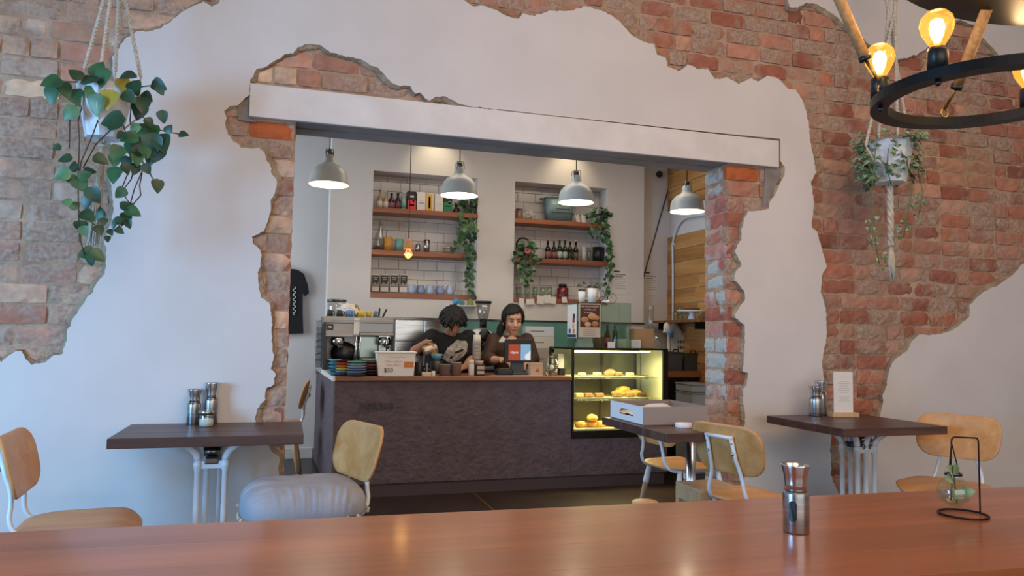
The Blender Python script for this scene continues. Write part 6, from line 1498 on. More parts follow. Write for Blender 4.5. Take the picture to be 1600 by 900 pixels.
# ---- glass cabinet on the display case
gx0, gx1 = PY(902, 510, CF+0.02).x, PY(985, 510, CF+0.02).x; gz1 = PY(945, 473, CF+0.02).z; GY0, GY1 = CF+0.02, CF+0.24
gc = thing('glass_cabinet', 'clear frameless glass cabinet on top of the cake display case', 'cabinet', ((gx0+gx1)/2, (GY0+GY1)/2, CASET))
for a in ((gx0, gx1, GY0, GY0+0.004), (gx0, gx1, GY1-0.004, GY1), (gx0, gx0+0.004, GY0, GY1), (gx1-0.004, gx1, GY0, GY1), (PY(925, 500, GY1).x, PY(925, 500, GY1).x+0.004, GY0+0.02, GY1)):
    MB().box(*a, CASET+0.001, gz1-0.005).build('pane', 'glass_green', gc)
MB().box(gx0-0.004, gx1+0.004, GY0-0.004, GY1+0.004, gz1-0.005, gz1).build('pane', 'glass_green', gc)
eg = MB()
for x_ in (gx0, gx1):
    eg.tube([(x_, GY0, CASET+0.001), (x_, GY0, gz1)], 0.0018, 4)
eg.tube([(gx0, GY0-0.004, gz1-0.002), (gx1, GY0-0.004, gz1-0.002)], 0.002, 4).build('edge_seal', 'ink', gc)
# poster
x0, x1, z0, z1 = pb(904, 938, 474.5, 527, GY0-0.003)
po = thing('poster', 'framed brown poster of baked buns taped to the glass cabinet', 'poster', ((x0+x1)/2, GY0-0.004, z0)); w = x1-x0; h = z1-z0
MB().box(x0, x1, GY0-0.006, GY0-0.002, z0, z1).build('sheet', col('c4b4a0'), po)
MB().box(x0+0.012, x1-0.008, GY0-0.0075, GY0-0.0055, z0+h*0.30, z1-0.008).build('picture', col('4a2c22'), po)
for i, (u, v, r_) in enumerate(((0.28, 0.52, 0.034), (0.62, 0.62, 0.038), (0.75, 0.40, 0.032), (0.42, 0.38, 0.028), (0.82, 0.58, 0.026))):
    MB().sphere((x0+w*u, GY0-0.0075, z0+h*v), r_, 0.004, r_*0.72, 16, 8).build('picture_bun', col(['b07a50', 'c48f60', 'a86c42', 'd0a070', 'b88458'][i]), po)
lt_ = MB(); rl = random.Random(5)
for r_, (ua, ub) in enumerate(((0.12, 0.88), (0.22, 0.78), (0.25, 0.6))):
    u = ua
    while u < ub:
        du = rl.uniform(0.018, 0.05); lt_.box(x0+w*u, x0+w*(u+du), GY0-0.0085, GY0-0.0072, z1-0.030-0.024*r_, z1-0.022-0.024*r_+rl.uniform(-.002, .004)); u += du+rl.uniform(0.01, 0.03)
lt_.build('faded_lettering', col('c9a8a0'), po)
for i in range(4): MB().box(x0+w*0.2, x1-w*(0.2+0.05*(i % 2)), GY0-0.007, GY0-0.0055, z0+h*(0.05+0.055*i), z0+h*(0.065+0.055*i)).build('text_line', col('8d7c6c'), po)
pbx = thing('banner', 'narrow white banner with ice cream pictures on the left pane of the glass cabinet', 'poster', (gx0-0.004, (GY0+GY1)/2, PY(895, 527, GY0).z))
bz0, bz1 = PY(895, 528, GY0+0.1).z, PY(895, 476, GY0+0.1).z; ya, yb = GY0+0.01, GY1-0.01
MB().box(gx0-0.005, gx0-0.002, ya, yb, bz0, bz1).build('sheet', col('e2e0dc'), pbx)
MB().box(gx0-0.0065, gx0-0.0045, ya+0.005, yb-0.005, bz0+0.005, bz0+0.03).build('print', col('2e3a5a'), pbx)
for i, (yv, zv, c_) in enumerate(((0.25, 0.2, 'c98a3a'), (0.3, 0.35, 'd8b070'), (0.7, 0.2, '3a5a9a'), (0.28, 0.52, '8a3a2a'), (0.25, 0.65, '3a2a24'))):
    MB().box(gx0-0.0065, gx0-0.0045, ya+(yb-ya)*(yv-0.1), ya+(yb-ya)*(yv+0.12), bz0+(bz1-bz0)*(zv-0.06), bz0+(bz1-bz0)*(zv+0.07)).build('print', col(c_), pbx)
# inside the cabinet
bottle(945, 953, 507, CASET+0.001, CF+0.13, col('3a2018', 0.12), col('b0404a'), 'brown bottle with a red label inside the glass cabinet', 'steel_dark')
bottle(957, 965, 504, CASET+0.001, CF+0.15, 'glass_bottle_green', None, 'green glass bottle inside the glass cabinet', 'glass_bottle_green')
x0, x1, z0, z1 = pb(930, 944, 526, 543, CF+0.16); tag(MB().box(x0, x1, CF+0.14, CF+0.2, CASET+0.001, z1, 0.002).build('brown_box', col('6a4634')), 'brown box inside the glass cabinet behind the poster', 'box')
for i, (a, b, t) in enumerate(((903, 924, 536), (904, 922, 528))):
    x0, x1, z0, z1 = pb(a, b, 529, 543, CF+0.12); zz0 = CASET+0.001+i*0.04; tag(MB().box(x0+0.01, x1, CF+0.08, CF+0.2, zz0, zz0+0.039, 0.002).build('carton_pack', col('cfc6ba')), ['lower white carton inside the glass cabinet', 'upper white carton inside the glass cabinet'][i], 'carton')
x0, x1, z0, z1 = pb(948.5, 960, 534, 543, GY0-0.01); tag(MB().box(x0, x1, GY0-0.025, GY0-0.022, CASET+0.001, z1).build('price_card', 'paper'), 'small white price card in front of the glass cabinet', 'card')
x0, x1, z0, z1 = pb(966, 983, 530, 543, CF+0.1); tag(MB().box(x0, x1, CF+0.09, CF+0.17, CASET+0.001, z1, 0.003).build('paper_stack', col('b9c2ac')), 'pale green paper stack inside the glass cabinet', 'paper')
x0, x1, z0, z1 = pb(986, 1000, 531, 544, CF+0.1); tag(MB().box(x0, x1, CF+0.08, CF+0.16, CASET+0.001, z1, 0.003).build('white_pack', 'paper'), 'white pack standing right of the glass cabinet', 'box')
x0, x1, z0, z1 = pb(991, 1022, 514, 544, CF+0.10); tag(MB().box(x0, x1, CF+0.10, CF+0.20, CASET+0.001, z1, 0.002).build('cardboard_box', 'cardboard'), 'brown cardboard box on the right end of the display case', 'box')
q = PY(1017, 500, CF+0.26); cl = thing('cup_tube', 'tall clear tube of plastic cups behind the cardboard box', 'cups', (q.x, CF+0.26, CASET))
local(cl, 'tube', MB().lathe([(0, 0.001), (0.026, 0.001), (0.026, PY(1017, 479, CF+0.26).z-CASET), (0.02, PY(1017, 478, CF+0.26).z-CASET)], n=18), 'plastic_clear'); local(cl, 'base', MB().lathe([(0, 0), (0.03, 0), (0.03, 0.01), (0, 0.01)], n=18), 'white_plastic')
# cups on the glass cabinet
cup('takeaway_cup', 893+10.5, 906+8.5, 455, gz1+0.001, CF+0.12, 'white_plastic', 'white paper cup with a black lid on the glass cabinet', taper=0.8, lid='black_plastic')
cup('lidded_mug', 918, 932, 450, gz1+0.001, CF+0.10, 'white_plastic', 'tall white mug with black lid and handle on the glass cabinet', handle=True, taper=0.9, lid='black_plastic')
q = PY(947, 470, CF+0.1); crumple('napkin', (q.x, CF+0.08, gz1+0.011), 0.04, 0.03, 0.014, 'paper', 'crumpled white napkin on the glass cabinet', 'napkin', 4, 0.4)
wq = PY(956, 462, CF+0.14); wb_ = thing('wire_bicycle', 'small black wire bicycle ornament on the glass cabinet', 'ornament', (wq.x, CF+0.14, gz1))
RX = Matrix.Rotation(R(90), 3, 'X')
local(wb_, 'wheel', MB().ring((0.0, 0, 0.044), 0.042, 0.002, 30, 5, RX), 'black_metal'); local(wb_, 'wheel', MB().ring((-0.085, 0, 0.03), 0.028, 0.002, 26, 5, RX), 'black_metal')
local(wb_, 'frame', MB().tube([(0, 0, 0.044), (-0.03, 0, 0.10), (-0.085, 0, 0.03), (-0.04, 0, 0.03), (-0.03, 0, 0.10)], 0.002, 5).tube([(-0.04, 0, 0.03), (-0.08, 0, 0.105), (-0.085, 0, 0.03)], 0.002, 5).tube([(-0.095, 0, 0.108), (-0.065, 0, 0.104)], 0.003, 5), 'black_metal')
q = PY(920, 445, CF+0.18); sp_ = []
sl = thing('small_plant', 'thin dark leafed plant in a glass behind the lidded mug', 'plant', (q.x, CF+0.19, gz1)); local(sl, 'glass', MB().lathe([(0, 0.001), (0.022, 0.001), (0.024, 0.07), (0.022, 0.07)], n=16), 'glass_clear')
for a in (-60, -25, 10, 40, 70):
    e = Vector((0.08*math.sin(R(a)), -0.01, 0.12+0.06*math.cos(R(a)))); local(sl, 'stem', MB().tube(bez((0, 0, 0.01), (0, 0, 0.14), e, 6), 0.0018, 5), 'stem_green')
    b_ = Vector((q.x, CF+0.19, gz1))+e; add_leaf(sl, b_, (math.sin(R(a)), -0.3, -0.2), (0, -1, .5), 0.042, 'leaf_dark')

# ---- right corner of the back room
RYY = 6.30
x0, x1, z0, z1 = pb(1040, 1110, 580, 590, RYY)
rbn = thing('side_bench', 'dark timber side bench right of the display case', 'bench', ((x0+WX)/2, 6.5, 0))
MB().box(x0, WX-0.02, RYY, N+0.15, z0, z1, 0.003).build('worktop', 'bench_wood', rbn); BZ = z1
MB().box(x0+0.02, WX-0.02, RYY+0.05, N+0.15, 0.0, z0).build('black_fridge', 'black_plastic', rbn)
def bin_(px0, px1, pt, label, Y):
    x0, x1, z0, z1 = pb(px0, px1, pt, 578, Y); w = (x1-x0)/2; h = z1-BZ
    b = thing('grey_bin', label, 'bin', ((x0+x1)/2, Y+0.12, BZ), 0, 'grey plastic bins')
    local(b, 'body', MB()._add(*frus(w*0.9, w, 0.10, 0.12, 0.002, h)), 'dark_grey_plastic')
    local(b, 'rim', MB().box(-w*1.02, w*1.02, -0.125, 0.125, h-0.012, h, 0.004), 'dark_grey_plastic')
    local(b, 'handle', MB().tube([(-w*0.35, -0.12, h-0.005), (-w*0.25, -0.122, h+0.022), (w*0.25, -0.122, h+0.022), (w*0.35, -0.12, h-0.005)], 0.007, 8), 'black_plastic')
bin_(1043, 1068, 550, 'grey plastic bin with a black handle, left one on the side bench', RYY+0.02)
bin_(1069, 1096, 552, 'grey plastic bin at the right on the side bench, things sticking out', RYY+0.05)
for i, px in enumerate((1083, 1092)):
    q = PY(px, 550, RYY+0.2); crumple('cloth', (q.x, RYY+0.18, PY(px, 551, RYY+0.18).z), 0.035, 0.03, 0.03, ['white_plastic', 'cushion_linen'][i], ['white cloth sticking out of the right grey bin', 'grey cloth sticking out of the right grey bin'][i], 'cloth', 5+i, 0.4)
# house-shaped box
hY = RYY+0.32
hs = thing('house_box', 'white house-shaped box with small dark windows behind the grey bins', 'box', (PY(1062, 550, hY).x, hY, BZ))
hp_ = [(1050, 512), (1053, 505), (1056, 509), (1078, 540), (1077, 560), (1050, 560)]
MB().prism([(PY(a, b, hY).x, PY(a, b, hY).z if b < 555 else BZ+0.002) for a, b in hp_], lambda x, z: (x, hY, z), lambda x, z: (x, hY+0.10, z)).build('body', 'box_white', hs)
p0, p1 = PY(1053, 503.5, hY), PY(1079, 540, hY)
MB()._add([(p0.x, hY-0.005, p0.z), (p1.x, hY-0.005, p1.z), (p1.x, hY+0.105, p1.z), (p0.x, hY+0.105, p0.z), (p0.x+0.008, hY-0.005, p0.z+0.01), (p1.x+0.008, hY-0.005, p1.z+0.01), (p1.x+0.008, hY+0.105, p1.z+0.01), (p0.x+0.008, hY+0.105, p0.z+0.01)], [(0, 1, 2, 3), (7, 6, 5, 4), (0, 4, 5, 1), (1, 5, 6, 2), (2, 6, 7, 3), (3, 7, 4, 0)]).build('roof', 'paper_grey', hs)
for px in (1060, 1064, 1068):
    for py in (534, 543): c = PY(px, py, hY); MB().box(c.x-0.007, c.x+0.007, hY-0.002, hY+0.001, c.z-0.013, c.z+0.013).build('window', 'ink', hs)
q = PY(1043, 512, hY-0.05)
gv = thing('rubber_gloves', 'white and blue rubber gloves hanging on a small black hook', 'gloves', (q.x, hY-0.05, q.z))
local(gv, 'hook', MB().tube([(-0.03, 0, 0.045), (0.0, 0, 0.07), (0.03, 0, 0.05), (0.0, 0, 0.03)], 0.006, 6), 'black_plastic')
local(gv, 'white_glove', MB().sphere((0, 0, 0), 0.045, 0.025, 0.06, 14, 10).tube([(0.0, 0, -0.02), (0.03, 0, -0.07)], [0.02, 0.012], 8).tube([(-0.015, 0, -0.01), (-0.045, 0, -0.05)], [0.018, 0.01], 8), 'white_plastic')
local(gv, 'blue_glove', MB().sphere((0.03, -0.01, -0.05), 0.032, 0.02, 0.03, 14, 10).tube([(0.03, -0.01, -0.06), (0.02, -0.012, -0.1)], [0.014, 0.009], 8).tube([(0.045, -0.01, -0.06), (0.05, -0.012, -0.095)], [0.012, 0.008], 8), col('4a86b4'))
MB().tube([(q.x, hY-0.05, q.z+0.045), (q.x+0.02, hY+0.0, q.z+0.03)], 0.004, 6).build('bracket', 'black_plastic', gv)
# cream post and clear pack
q = PY(1045, 545, hY); tag(MB().tube([(q.x+0.01, hY+0.02, BZ+0.001), (q.x+0.01, hY+0.02, PY(1045, 520, hY).z)], 0.016, 12).build('paper_roll', 'paper'), 'upright white paper roll beside the house-shaped box', 'roll')
q = PY(1029, 543, CF+0.3); crumple('plastic_wrap', (q.x-0.02, CF+0.33, CASET+0.05), 0.045, 0.05, 0.055, 'plastic_clear', 'clear plastic wrap heaped on the right end of the display case', 'wrap', 9, 0.3)
# shelf with glasses on the timber wall
shY0, shY1 = 5.95, N+0.1; sz = PX(1075, 500, WX-0.15).z
shf = thing('glass_shelf', 'dark shelf on the timber wall carrying glasses and a cake stand', 'shelf', (WX-0.15, 6.5, sz))
MB().box(WX-0.24, WX-0.018, shY0, shY1, sz-0.025, sz, 0.002).build('board', 'bench_wood', shf)
for y_ in (6.1, 6.8): MB().box(WX-0.2, WX-0.018, y_, y_+0.012, sz-0.09, sz-0.025).build('bracket', 'black_metal', shf)
for i, (px, r_, h_) in enumerate(((1056, 0.03, 0.09), (1063, 0.035, 0.14), (1070, 0.04, 0.085), (1096, 0.035, 0.08))):
    q = PX(px, 495, WX-0.17); tag(MB().lathe([(0, 0.001), (r_*0.85, 0.001), (r_, h_), (r_*0.94, h_), (r_*0.8, 0.01), (0, 0.01)], (q.x, q.y, sz), 20).build('drinking_glass', 'glass_clear'), 'clear glass, %s from the left on the shelf of the timber wall' % wn[i], 'glass', 'glasses on the timber wall shelf')
q = PX(1081, 497, WX-0.2); cs = thing('cake_stand', 'white cake stand with a dark cake on the timber wall shelf', 'cake stand', (q.x, q.y, sz))
local(cs, 'stand', MB().lathe([(0, 0.001), (0.045, 0.001), (0.03, 0.03), (0.02, 0.055), (0.03, 0.07), (0.14, 0.076), (0.14, 0.086), (0, 0.086)], n=26), 'white_plastic'); local(cs, 'cake', MB().lathe([(0, 0.087), (0.075, 0.087), (0.075, 0.105), (0, 0.11)], n=22), 'cake_dark')
# storage boxes under the bench
for i, (pt, bt) in enumerate(((614, 632), (600, 613))):
    Yb = 5.9; x0, x1, z0, z1 = pb(1082, 1116, pt, bt, Yb); z0 = 0.0 if i == 0 else z0
    sb2 = thing('storage_box', ['lower pale grey storage box beside the brick pier', 'upper pale grey storage box beside the brick pier'][i], 'box', ((x0+x1)/2, Yb+0.15, z0), 0, 'grey storage boxes')
    z1 = PY(1100, 613.5, Yb).z if i == 0 else z1
    MB().box(x0, x1, Yb, Yb+0.3, z0+0.001, z1-0.012, 0.006).build('box', col('a9adb0', 0.5), sb2); MB().box(x0-0.006, x1+0.006, Yb-0.006, Yb+0.306, z1-0.013, z1-0.001, 0.004).build('lid', col('8d9296', 0.5), sb2)
# curved white conduit on the timber wall and its clip
cw = WX-0.03
pp = [PX(1051.5, 600, cw), PX(1051.5, 420, cw), PX(1051, 385, cw)]+bez(PX(1051, 385, cw), PX(1054, 348, cw), PX(1072, 340, cw), 8)[1:]+[PX(1100, 335, cw), PX(1140, 322, cw)]
pp = [Vector((cw, min(p.y, N+0.13), p.z)) for p in pp]
cdt = thing('conduit', 'white pipe curving up the timber boards beside the brick pier', 'pipe', (cw, pp[0].y, pp[0].z))
MB().tube(pp, 0.012, 8).build('pipe', 'white_metal', cdt); MB().cbox(PX(1052, 382, cw), 0.04, 0.03, 0.02, 0.003).build('clip', 'white_plastic', cdt)
# cable across the white wall, notices, ceiling camera
Yw = N+0.15
tag(MB().tube([PY(1052, 268, Yw), PY(1030, 345, Yw), PY(1007, 428, Yw), PY(990, 500, Yw-0.02)], 0.006, 6).build('slack_cable', 'ink'), 'thin dark cable slanting down the white wall by the timber', 'cable')
for i, (a, b, t, bt, Y_) in enumerate(((959, 981, 425, 460, N-0.003), (1006, 1028, 427, 462, N+0.157))):
    x0, x1, z0, z1 = pb(a, b, t, bt, Y_); nt_ = thing('wall_notice', ['paper notice taped right of the right niche', 'paper notice taped to the wall beside the timber boards'][i], 'notice', ((x0+x1)/2, Y_, z0), 0, 'paper notices')
    MB().box(x0, x1, Y_-0.001, Y_+0.001, z0, z1).build('sheet', 'paper', nt_); h = z1-z0; w = x1-x0
    for k in range(7): MB().box(x0+w*0.1, x0+w*(0.85-0.2*(k % 3 == 1)), Y_-0.002, Y_-0.0008, z0+h*(0.86-0.1*k), z0+h*(0.89-0.1*k)).build('text_line', 'ink' if k < 2 else 'paper_grey', nt_)
    MB().box(x0+w*0.0, x0+w*0.4, Y_-0.002, Y_+0.0, z1-0.004, z1+0.012).build('tape', 'ink', nt_)
q = PY(1045, 266, N-0.1); tag(MB().sphere((q.x, N+0.1, q.z), 0.035, n=16, m=10).tube([(q.x, N+0.1, q.z), (q.x, N+0.155, q.z+0.02)], 0.012, 8).build('security_camera', 'black_plastic'), 'small black dome camera high on the white wall by the timber', 'camera')
# ---- T-shirt on the wall
tY = LBY-0.06
def tp(px, py): p = PY(px, py, tY); return (p.x, p.z)
tsn = thing('hanging_tshirt', 'black T-shirt with white script hanging on the white wall', 'T-shirt', (tp(462, 520)[0], tY, tp(462, 520)[1]))
out = [tp(*p) for p in ((440, 424), (452, 421), (458, 420), (466, 422), (475, 428), (481, 445), (483, 458), (476, 463), (473, 456), (473, 490), (474, 521), (445, 522), (430, 520), (431, 470), (422, 466), (426, 446))]
mb = MB(); mb.prism(out, lambda x, z: (x, tY+0.012*math.sin(x*60), z), lambda x, z: (x, tY+0.03+0.012*math.sin(x*60), z)); mb.build('shirt', 'cotton_black', tsn)
sc2 = MB(); pts = []
for k in range(60):
    t = k/59; p = tp(460+2.2*math.sin(t*38), 448+44*t); pts.append((p[0], tY-0.014, p[1]))
sc2.tube(pts, 0.004, 5).build('script_print', 'paper', tsn)
MB().tube([(tp(455, 420)[0], tY+0.01, tp(455, 420)[1]), (tp(455, 414)[0], tY+0.05, tp(455, 414)[1])], 0.004, 6).build('hanger_hook', 'steel', tsn)
# ================================================================== PEOPLE
def remesh(mb, voxel, smooth=4, name='body'):
    me = mb.mesh(name); o = bpy.data.objects.new(name, me); COL.objects.link(o)
    r = o.modifiers.new('r', 'REMESH'); r.mode = 'VOXEL'; r.voxel_size = voxel; r.use_smooth_shade = True
    s = o.modifiers.new('s', 'SMOOTH'); s.iterations = smooth; s.factor = 0.5
    dg = bpy.context.evaluated_depsgraph_get(); m2 = bpy.data.meshes.new_from_object(o.evaluated_get(dg)); bpy.data.objects.remove(o); m2.name = name
    for p in m2.polygons: p.use_smooth = True
    return m2
def head_into(mb, T):
    """A head in its own frame: face towards -y, z up, about 0.24 high; T places it."""
    R3 = T.to_3x3(); P = lambda *v: T @ Vector(v)
    sc = T.to_scale().x
    E = lambda c, a, b, d: mb.sphere(P(*c), a*sc, b*sc, d*sc, 20, 14, (R3 @ Matrix.Scale(1/sc, 3)))
    E((0, 0.012, 0.028), 0.077, 0.095, 0.092); E((0, -0.018, -0.03), 0.064, 0.074, 0.082); E((0, -0.046, -0.088), 0.034, 0.034, 0.028)
    E((0, -0.07, 0.035), 0.052, 0.022, 0.03)
    for s in (-1, 1):
        E((s*0.036, -0.066, -0.028), 0.024, 0.022, 0.024); E((s*0.076, 0.012, -0.018), 0.011, 0.02, 0.031)
    mb.tube([P(0, -0.082, 0.012), P(0, -0.094, -0.012), P(0, -0.106, -0.034)], [0.008*sc, 0.010*sc, 0.014*sc], 10); E((0, -0.098, -0.034), 0.017, 0.014, 0.011)
    E((0, -0.084, -0.063), 0.024, 0.012, 0.009)
    mb.tube([P(0, 0.015, -0.05), P(0, 0.03, -0.17)], [0.052*sc, 0.056*sc], 16)
def face_parts(T, parent, lids=0.6):
    P = lambda *v: T @ Vector(v); sc = T.to_scale().x; R3 = T.to_3x3() @ Matrix.Scale(1/sc, 3)
    for s in (-1, 1):
        MB().sphere(P(s*0.031, -0.0855, 0.002), 0.0135*sc, 0.005*sc, 0.0042*sc*lids, 14, 8, R3).build('eye', 'eye_dark', parent)
        MB().tube([P(s*0.014, -0.0925, 0.022), P(s*0.032, -0.0915, 0.027), P(s*0.05, -0.081, 0.021)], [0.0028*sc, 0.0034*sc, 0.0015*sc], 6).build('eyebrow', 'hair_black', parent)
    MB().sphere(P(0, -0.0935, -0.061), 0.0225*sc, 0.006*sc, 0.0042*sc, 14, 8, R3).sphere(P(0, -0.0925, -0.068), 0.019*sc, 0.006*sc, 0.0045*sc, 14, 8, R3).build('mouth', 'lips', parent)
def hand_into(mb, w, d, n, thumb, curl=0.6, s=1.0):
    """wrist w, direction d of the fingers, n the palm normal, thumb +1/-1 the side of the thumb"""
    d = Vector(d).normalized(); n = Vector(n); n = (n-d*n.dot(d)).normalized(); x = d.cross(n)*thumb
    mb.tube([w-d*0.02*s, w+d*0.02*s], [0.026*s, 0.027*s], 12)
    for k in range(4):
        off = (0.5-k/3.0)*0.062*s; a = w+d*0.015*s+x*off*0.8; b = w+d*0.085*s+x*off
        mb.tube([a, b], [0.016*s, 0.0125*s], 10)
        L = (0.040, 0.046, 0.042, 0.032)[k]*s; p = b; ang = 0.25*curl
        for j in range(3):
            ang += curl*0.75; dd = d*math.cos(ang)+n*math.sin(ang); q = p+dd*L*(1, 0.72, 0.55)[j]
            mb.tube([p, q], [(0.0095, 0.0088, 0.008)[j]*s, (0.0088, 0.008, 0.0065)[j]*s], 8); p = q
    t0 = w+d*0.022*s+x*0.030*s; t1 = t0+(d*0.6+x*0.7+n*0.25).normalized()*0.040*s; t2 = t1+(d*0.85+x*0.1+n*0.5*curl).normalized()*0.032*s
    mb.tube([t0-x*0.012*s, t0, t1, t2], [0.014*s, 0.0145*s, 0.0105*s, 0.0075*s], 8)
def hair_cap(T, keepf, thick=0.012, wob=0.05, seed=0, n=44, m=28, rx=0.083, ry=0.101, rz=0.098):
    verts = []; faces = []; inner = []
    for i in range(m+1):
        th = math.pi*i/m
        for k in range(n):
            a = 2*math.pi*k/n; d = Vector((math.sin(th)*math.cos(a), math.sin(th)*math.sin(a), math.cos(th)))
            q = 1+wob*noise.noise(Vector((d.x*5, d.y*5, d.z*2.2+seed)))
            inner.append(Vector((d.x*rx, 0.012+d.y*ry, 0.028+d.z*rz))); verts.append(Vector((d.x*(rx+thick)*q, 0.012+d.y*(ry+thick)*q, 0.028+d.z*(rz+thick)*q)))
    N_ = len(verts); fs = []
    for i in range(m):
        for k in range(n):
            f = (i*n+k, i*n+(k+1) % n, (i+1)*n+(k+1) % n, (i+1)*n+k); c = sum((verts[j] for j in f), Vector())/4
            if keepf(c): fs.append(f)
    cnt = {}
    for f in fs:
        for a, b in zip(f, f[1:]+f[:1]): cnt[tuple(sorted((a, b)))] = cnt.get(tuple(sorted((a, b))), 0)+1
    faces = list(fs)+[tuple(N_+j for j in reversed(f)) for f in fs]
    for f in fs:
        for a, b in zip(f, f[1:]+f[:1]):
            if cnt[tuple(sorted((a, b)))] == 1: faces.append((b, a, N_+a, N_+b))
    allv = [T @ v for v in verts]+[T @ v for v in inner]
    mb = MB()._add(allv, faces, True)
    loose = [v for v in mb.bm.verts if not v.link_faces]; bmesh.ops.delete(mb.bm, geom=loose, context='VERTS')
    return mb

# ---------------- the man: black T-shirt, bent over, pouring milk
MY = 6.24; mp = lambda px, py, dy=0.0: PY(px, py, MY+dy)
man = thing('person', 'person with dark wavy hair in a black printed T-shirt pouring milk', 'person', (mp(706, 600).x, MY+0.1, 0))
HT = Matrix.Translation(mp(708, 503, -0.06)) @ Matrix.Rotation(R(4), 4, 'Z') @ Matrix.Rotation(R(32), 4, 'X') @ Matrix.Scale(0.98, 4)
b = MB(); head_into(b, HT)
neck = mp(706, 523, 0.06); chest = mp(704, 548, 0.08); waist = mp(704, 590, 0.16); hip = Vector((waist.x, MY+0.17, 0.72))
b.tube([HT @ Vector((0, 0.02, -0.06)), neck+Vector((0, 0.02, 0.01)), chest], [0.058, 0.062, 0.08], 16)
def torso(mb, k=1.0, low=True):
    pts = [(mp(704, 520, 0.07), 0.10, 0.075), (mp(704, 527, 0.07), 0.185, 0.10), (chest, 0.20, 0.125), (mp(704, 568, 0.12), 0.185, 0.12), (waist, 0.17, 0.115), (hip, 0.175, 0.12)]
    verts = []; faces = []; n = 28
    for (c, rx, ry) in pts:
        for i in range(n):
            a = 2*math.pi*i/n; verts.append(c+Vector((rx*k*math.copysign(abs(math.cos(a))**0.85, math.cos(a)), ry*k*math.sin(a), 0)))
    for j in range(len(pts)-1):
        for i in range(n): faces.append((j*n+i, j*n+(i+1) % n, (j+1)*n+(i+1) % n, (j+1)*n+i))
    faces.append(tuple(range(n))[::-1]); faces.append(tuple((len(pts)-1)*n+i for i in range(n))); mb._add(verts, faces)
torso(b, 0.9)
shL, shR = mp(675, 527, 0.06), mp(732, 528, 0.06)
elL = mp(648, 549, -0.03); wrL = mp(667, 535, -0.12)
elR = mp(739, 560, -0.0); wrR = mp(727, 573, -0.14)
b.tube([shL, elL], [0.055, 0.043], 14).sphere(elL, 0.043, n=14, m=10).tube([elL, elL.lerp(wrL, 0.35), wrL], [0.042, 0.041, 0.028], 14)
b.tube([shR, elR], [0.055, 0.043], 14).sphere(elR, 0.043, n=14, m=10).tube([elR, elR.lerp(wrR, 0.35), wrR], [0.042, 0.041, 0.028], 14)
jug = mp(671, 546, -0.17)
hand_into(b, wrL, (jug-wrL)+Vector((0.05, 0, 0.02)), (0.2, -0.3, -1), 1, 0.85)
hand_into(b, wrR, (-0.7, -0.6, -0.1), (-0.2, 0.1, -1), -1, 0.6)
for s in (-1, 1):
    b.tube([hip+Vector((s*0.09, 0, 0.02)), Vector((hip.x+s*0.10, MY+0.12, 0.40)), Vector((hip.x+s*0.10, MY+0.17, 0.06))], [0.085, 0.055, 0.042], 14)
    b.tube([Vector((hip.x+s*0.10, MY+0.20, 0.035)), Vector((hip.x+s*0.11, MY+0.02, 0.03))], [0.038, 0.036], 12)
bo = link('body', remesh(b, 0.0055, 3), 'skin', man)
face_parts(HT, man, 0.4)
sh = MB(); torso(sh, 1.03)
for s_, e_ in ((shL, elL), (shR, elR)): sh.sphere(s_, 0.075, n=16, m=10).tube([s_, s_.lerp(e_, 0.45), s_.lerp(e_, 0.88)], [0.074, 0.070, 0.066], 16)
sh.tube([neck+Vector((0, 0.025, -0.03)), neck+Vector((0, 0.015, 0.004))], [0.10, 0.068], 18)
sme = remesh(sh, 0.008, 5, 'tshirt'); so_ = link('tshirt', sme, 'shirt_black', man); sme.materials.append(MATS['print_white'])
for p in sme.polygons:    # printed emblem on the chest
    c = p.center
    if p.normal.y < -0.1:
        u = (c.x-mp(711, 549, 0).x)/0.105; v = (c.z-mp(711, 549, 0).z)/0.085
        v2_ = v-0.45*u
        if u*u+v2_*v2_ < 1+0.35*noise.noise(Vector((c.x*18, c.z*18, 1))) and not ((u-0.25)**2/0.16+(v2_+0.1)**2/0.02 < 1) and not ((u+0.35)**2/0.02+(v2_+0.45)**2/0.02 < 1): p.material_index = 1
tr_ = MB(); 
for s in (-1, 1): tr_.tube([hip+Vector((s*0.085, 0, 0.06)), Vector((hip.x+s*0.10, MY+0.12, 0.40)), Vector((hip.x+s*0.10, MY+0.17, 0.08))], [0.10, 0.075, 0.06], 16)
tr_.sphere(hip+Vector((0, 0, 0.03)), 0.18, 0.13, 0.10, 18, 12); link('trousers', remesh(tr_, 0.01, 3, 'trousers'), 'trousers', man)
hr = hair_cap(HT, lambda c: c.z > 0.055-0.9*max(0, c.y+0.03)*1.6-0.05*(abs(c.x) > 0.05) or c.y > 0.045, 0.020, 0.16, 3)
rh = random.Random(12)
for k in range(120):
    a = rh.uniform(0, 2*math.pi); e = rh.uniform(0.15, 1.35); d = Vector((math.cos(a)*math.cos(e), math.sin(a)*math.cos(e), math.sin(e)))
    p0 = Vector((d.x*0.092, 0.012+d.y*0.11, 0.03+d.z*0.108)); out_ = Vector((d.x, d.y, 0)).normalized() if (abs(d.x)+abs(d.y)) > 1e-3 else Vector((1, 0, 0))
    L = rh.uniform(0.05, 0.095); sw = Vector((rh.uniform(-.5, .5), rh.uniform(-.4, .2), 0))
    p1 = p0+(out_*0.45+Vector((0, 0, -0.5))+sw*0.4).normalized()*L*0.5; p2 = p1+(Vector((0, 0, -1))+out_*0.1+sw*0.6).normalized()*L*0.55
    if p2.y < -0.06 and p2.z < -0.02: p2.z = -0.01
    hr.tube([HT @ p0, HT @ p1, HT @ p2], [0.013, 0.011, 0.003], 6)
hr.build('hair', 'hair_black', man)
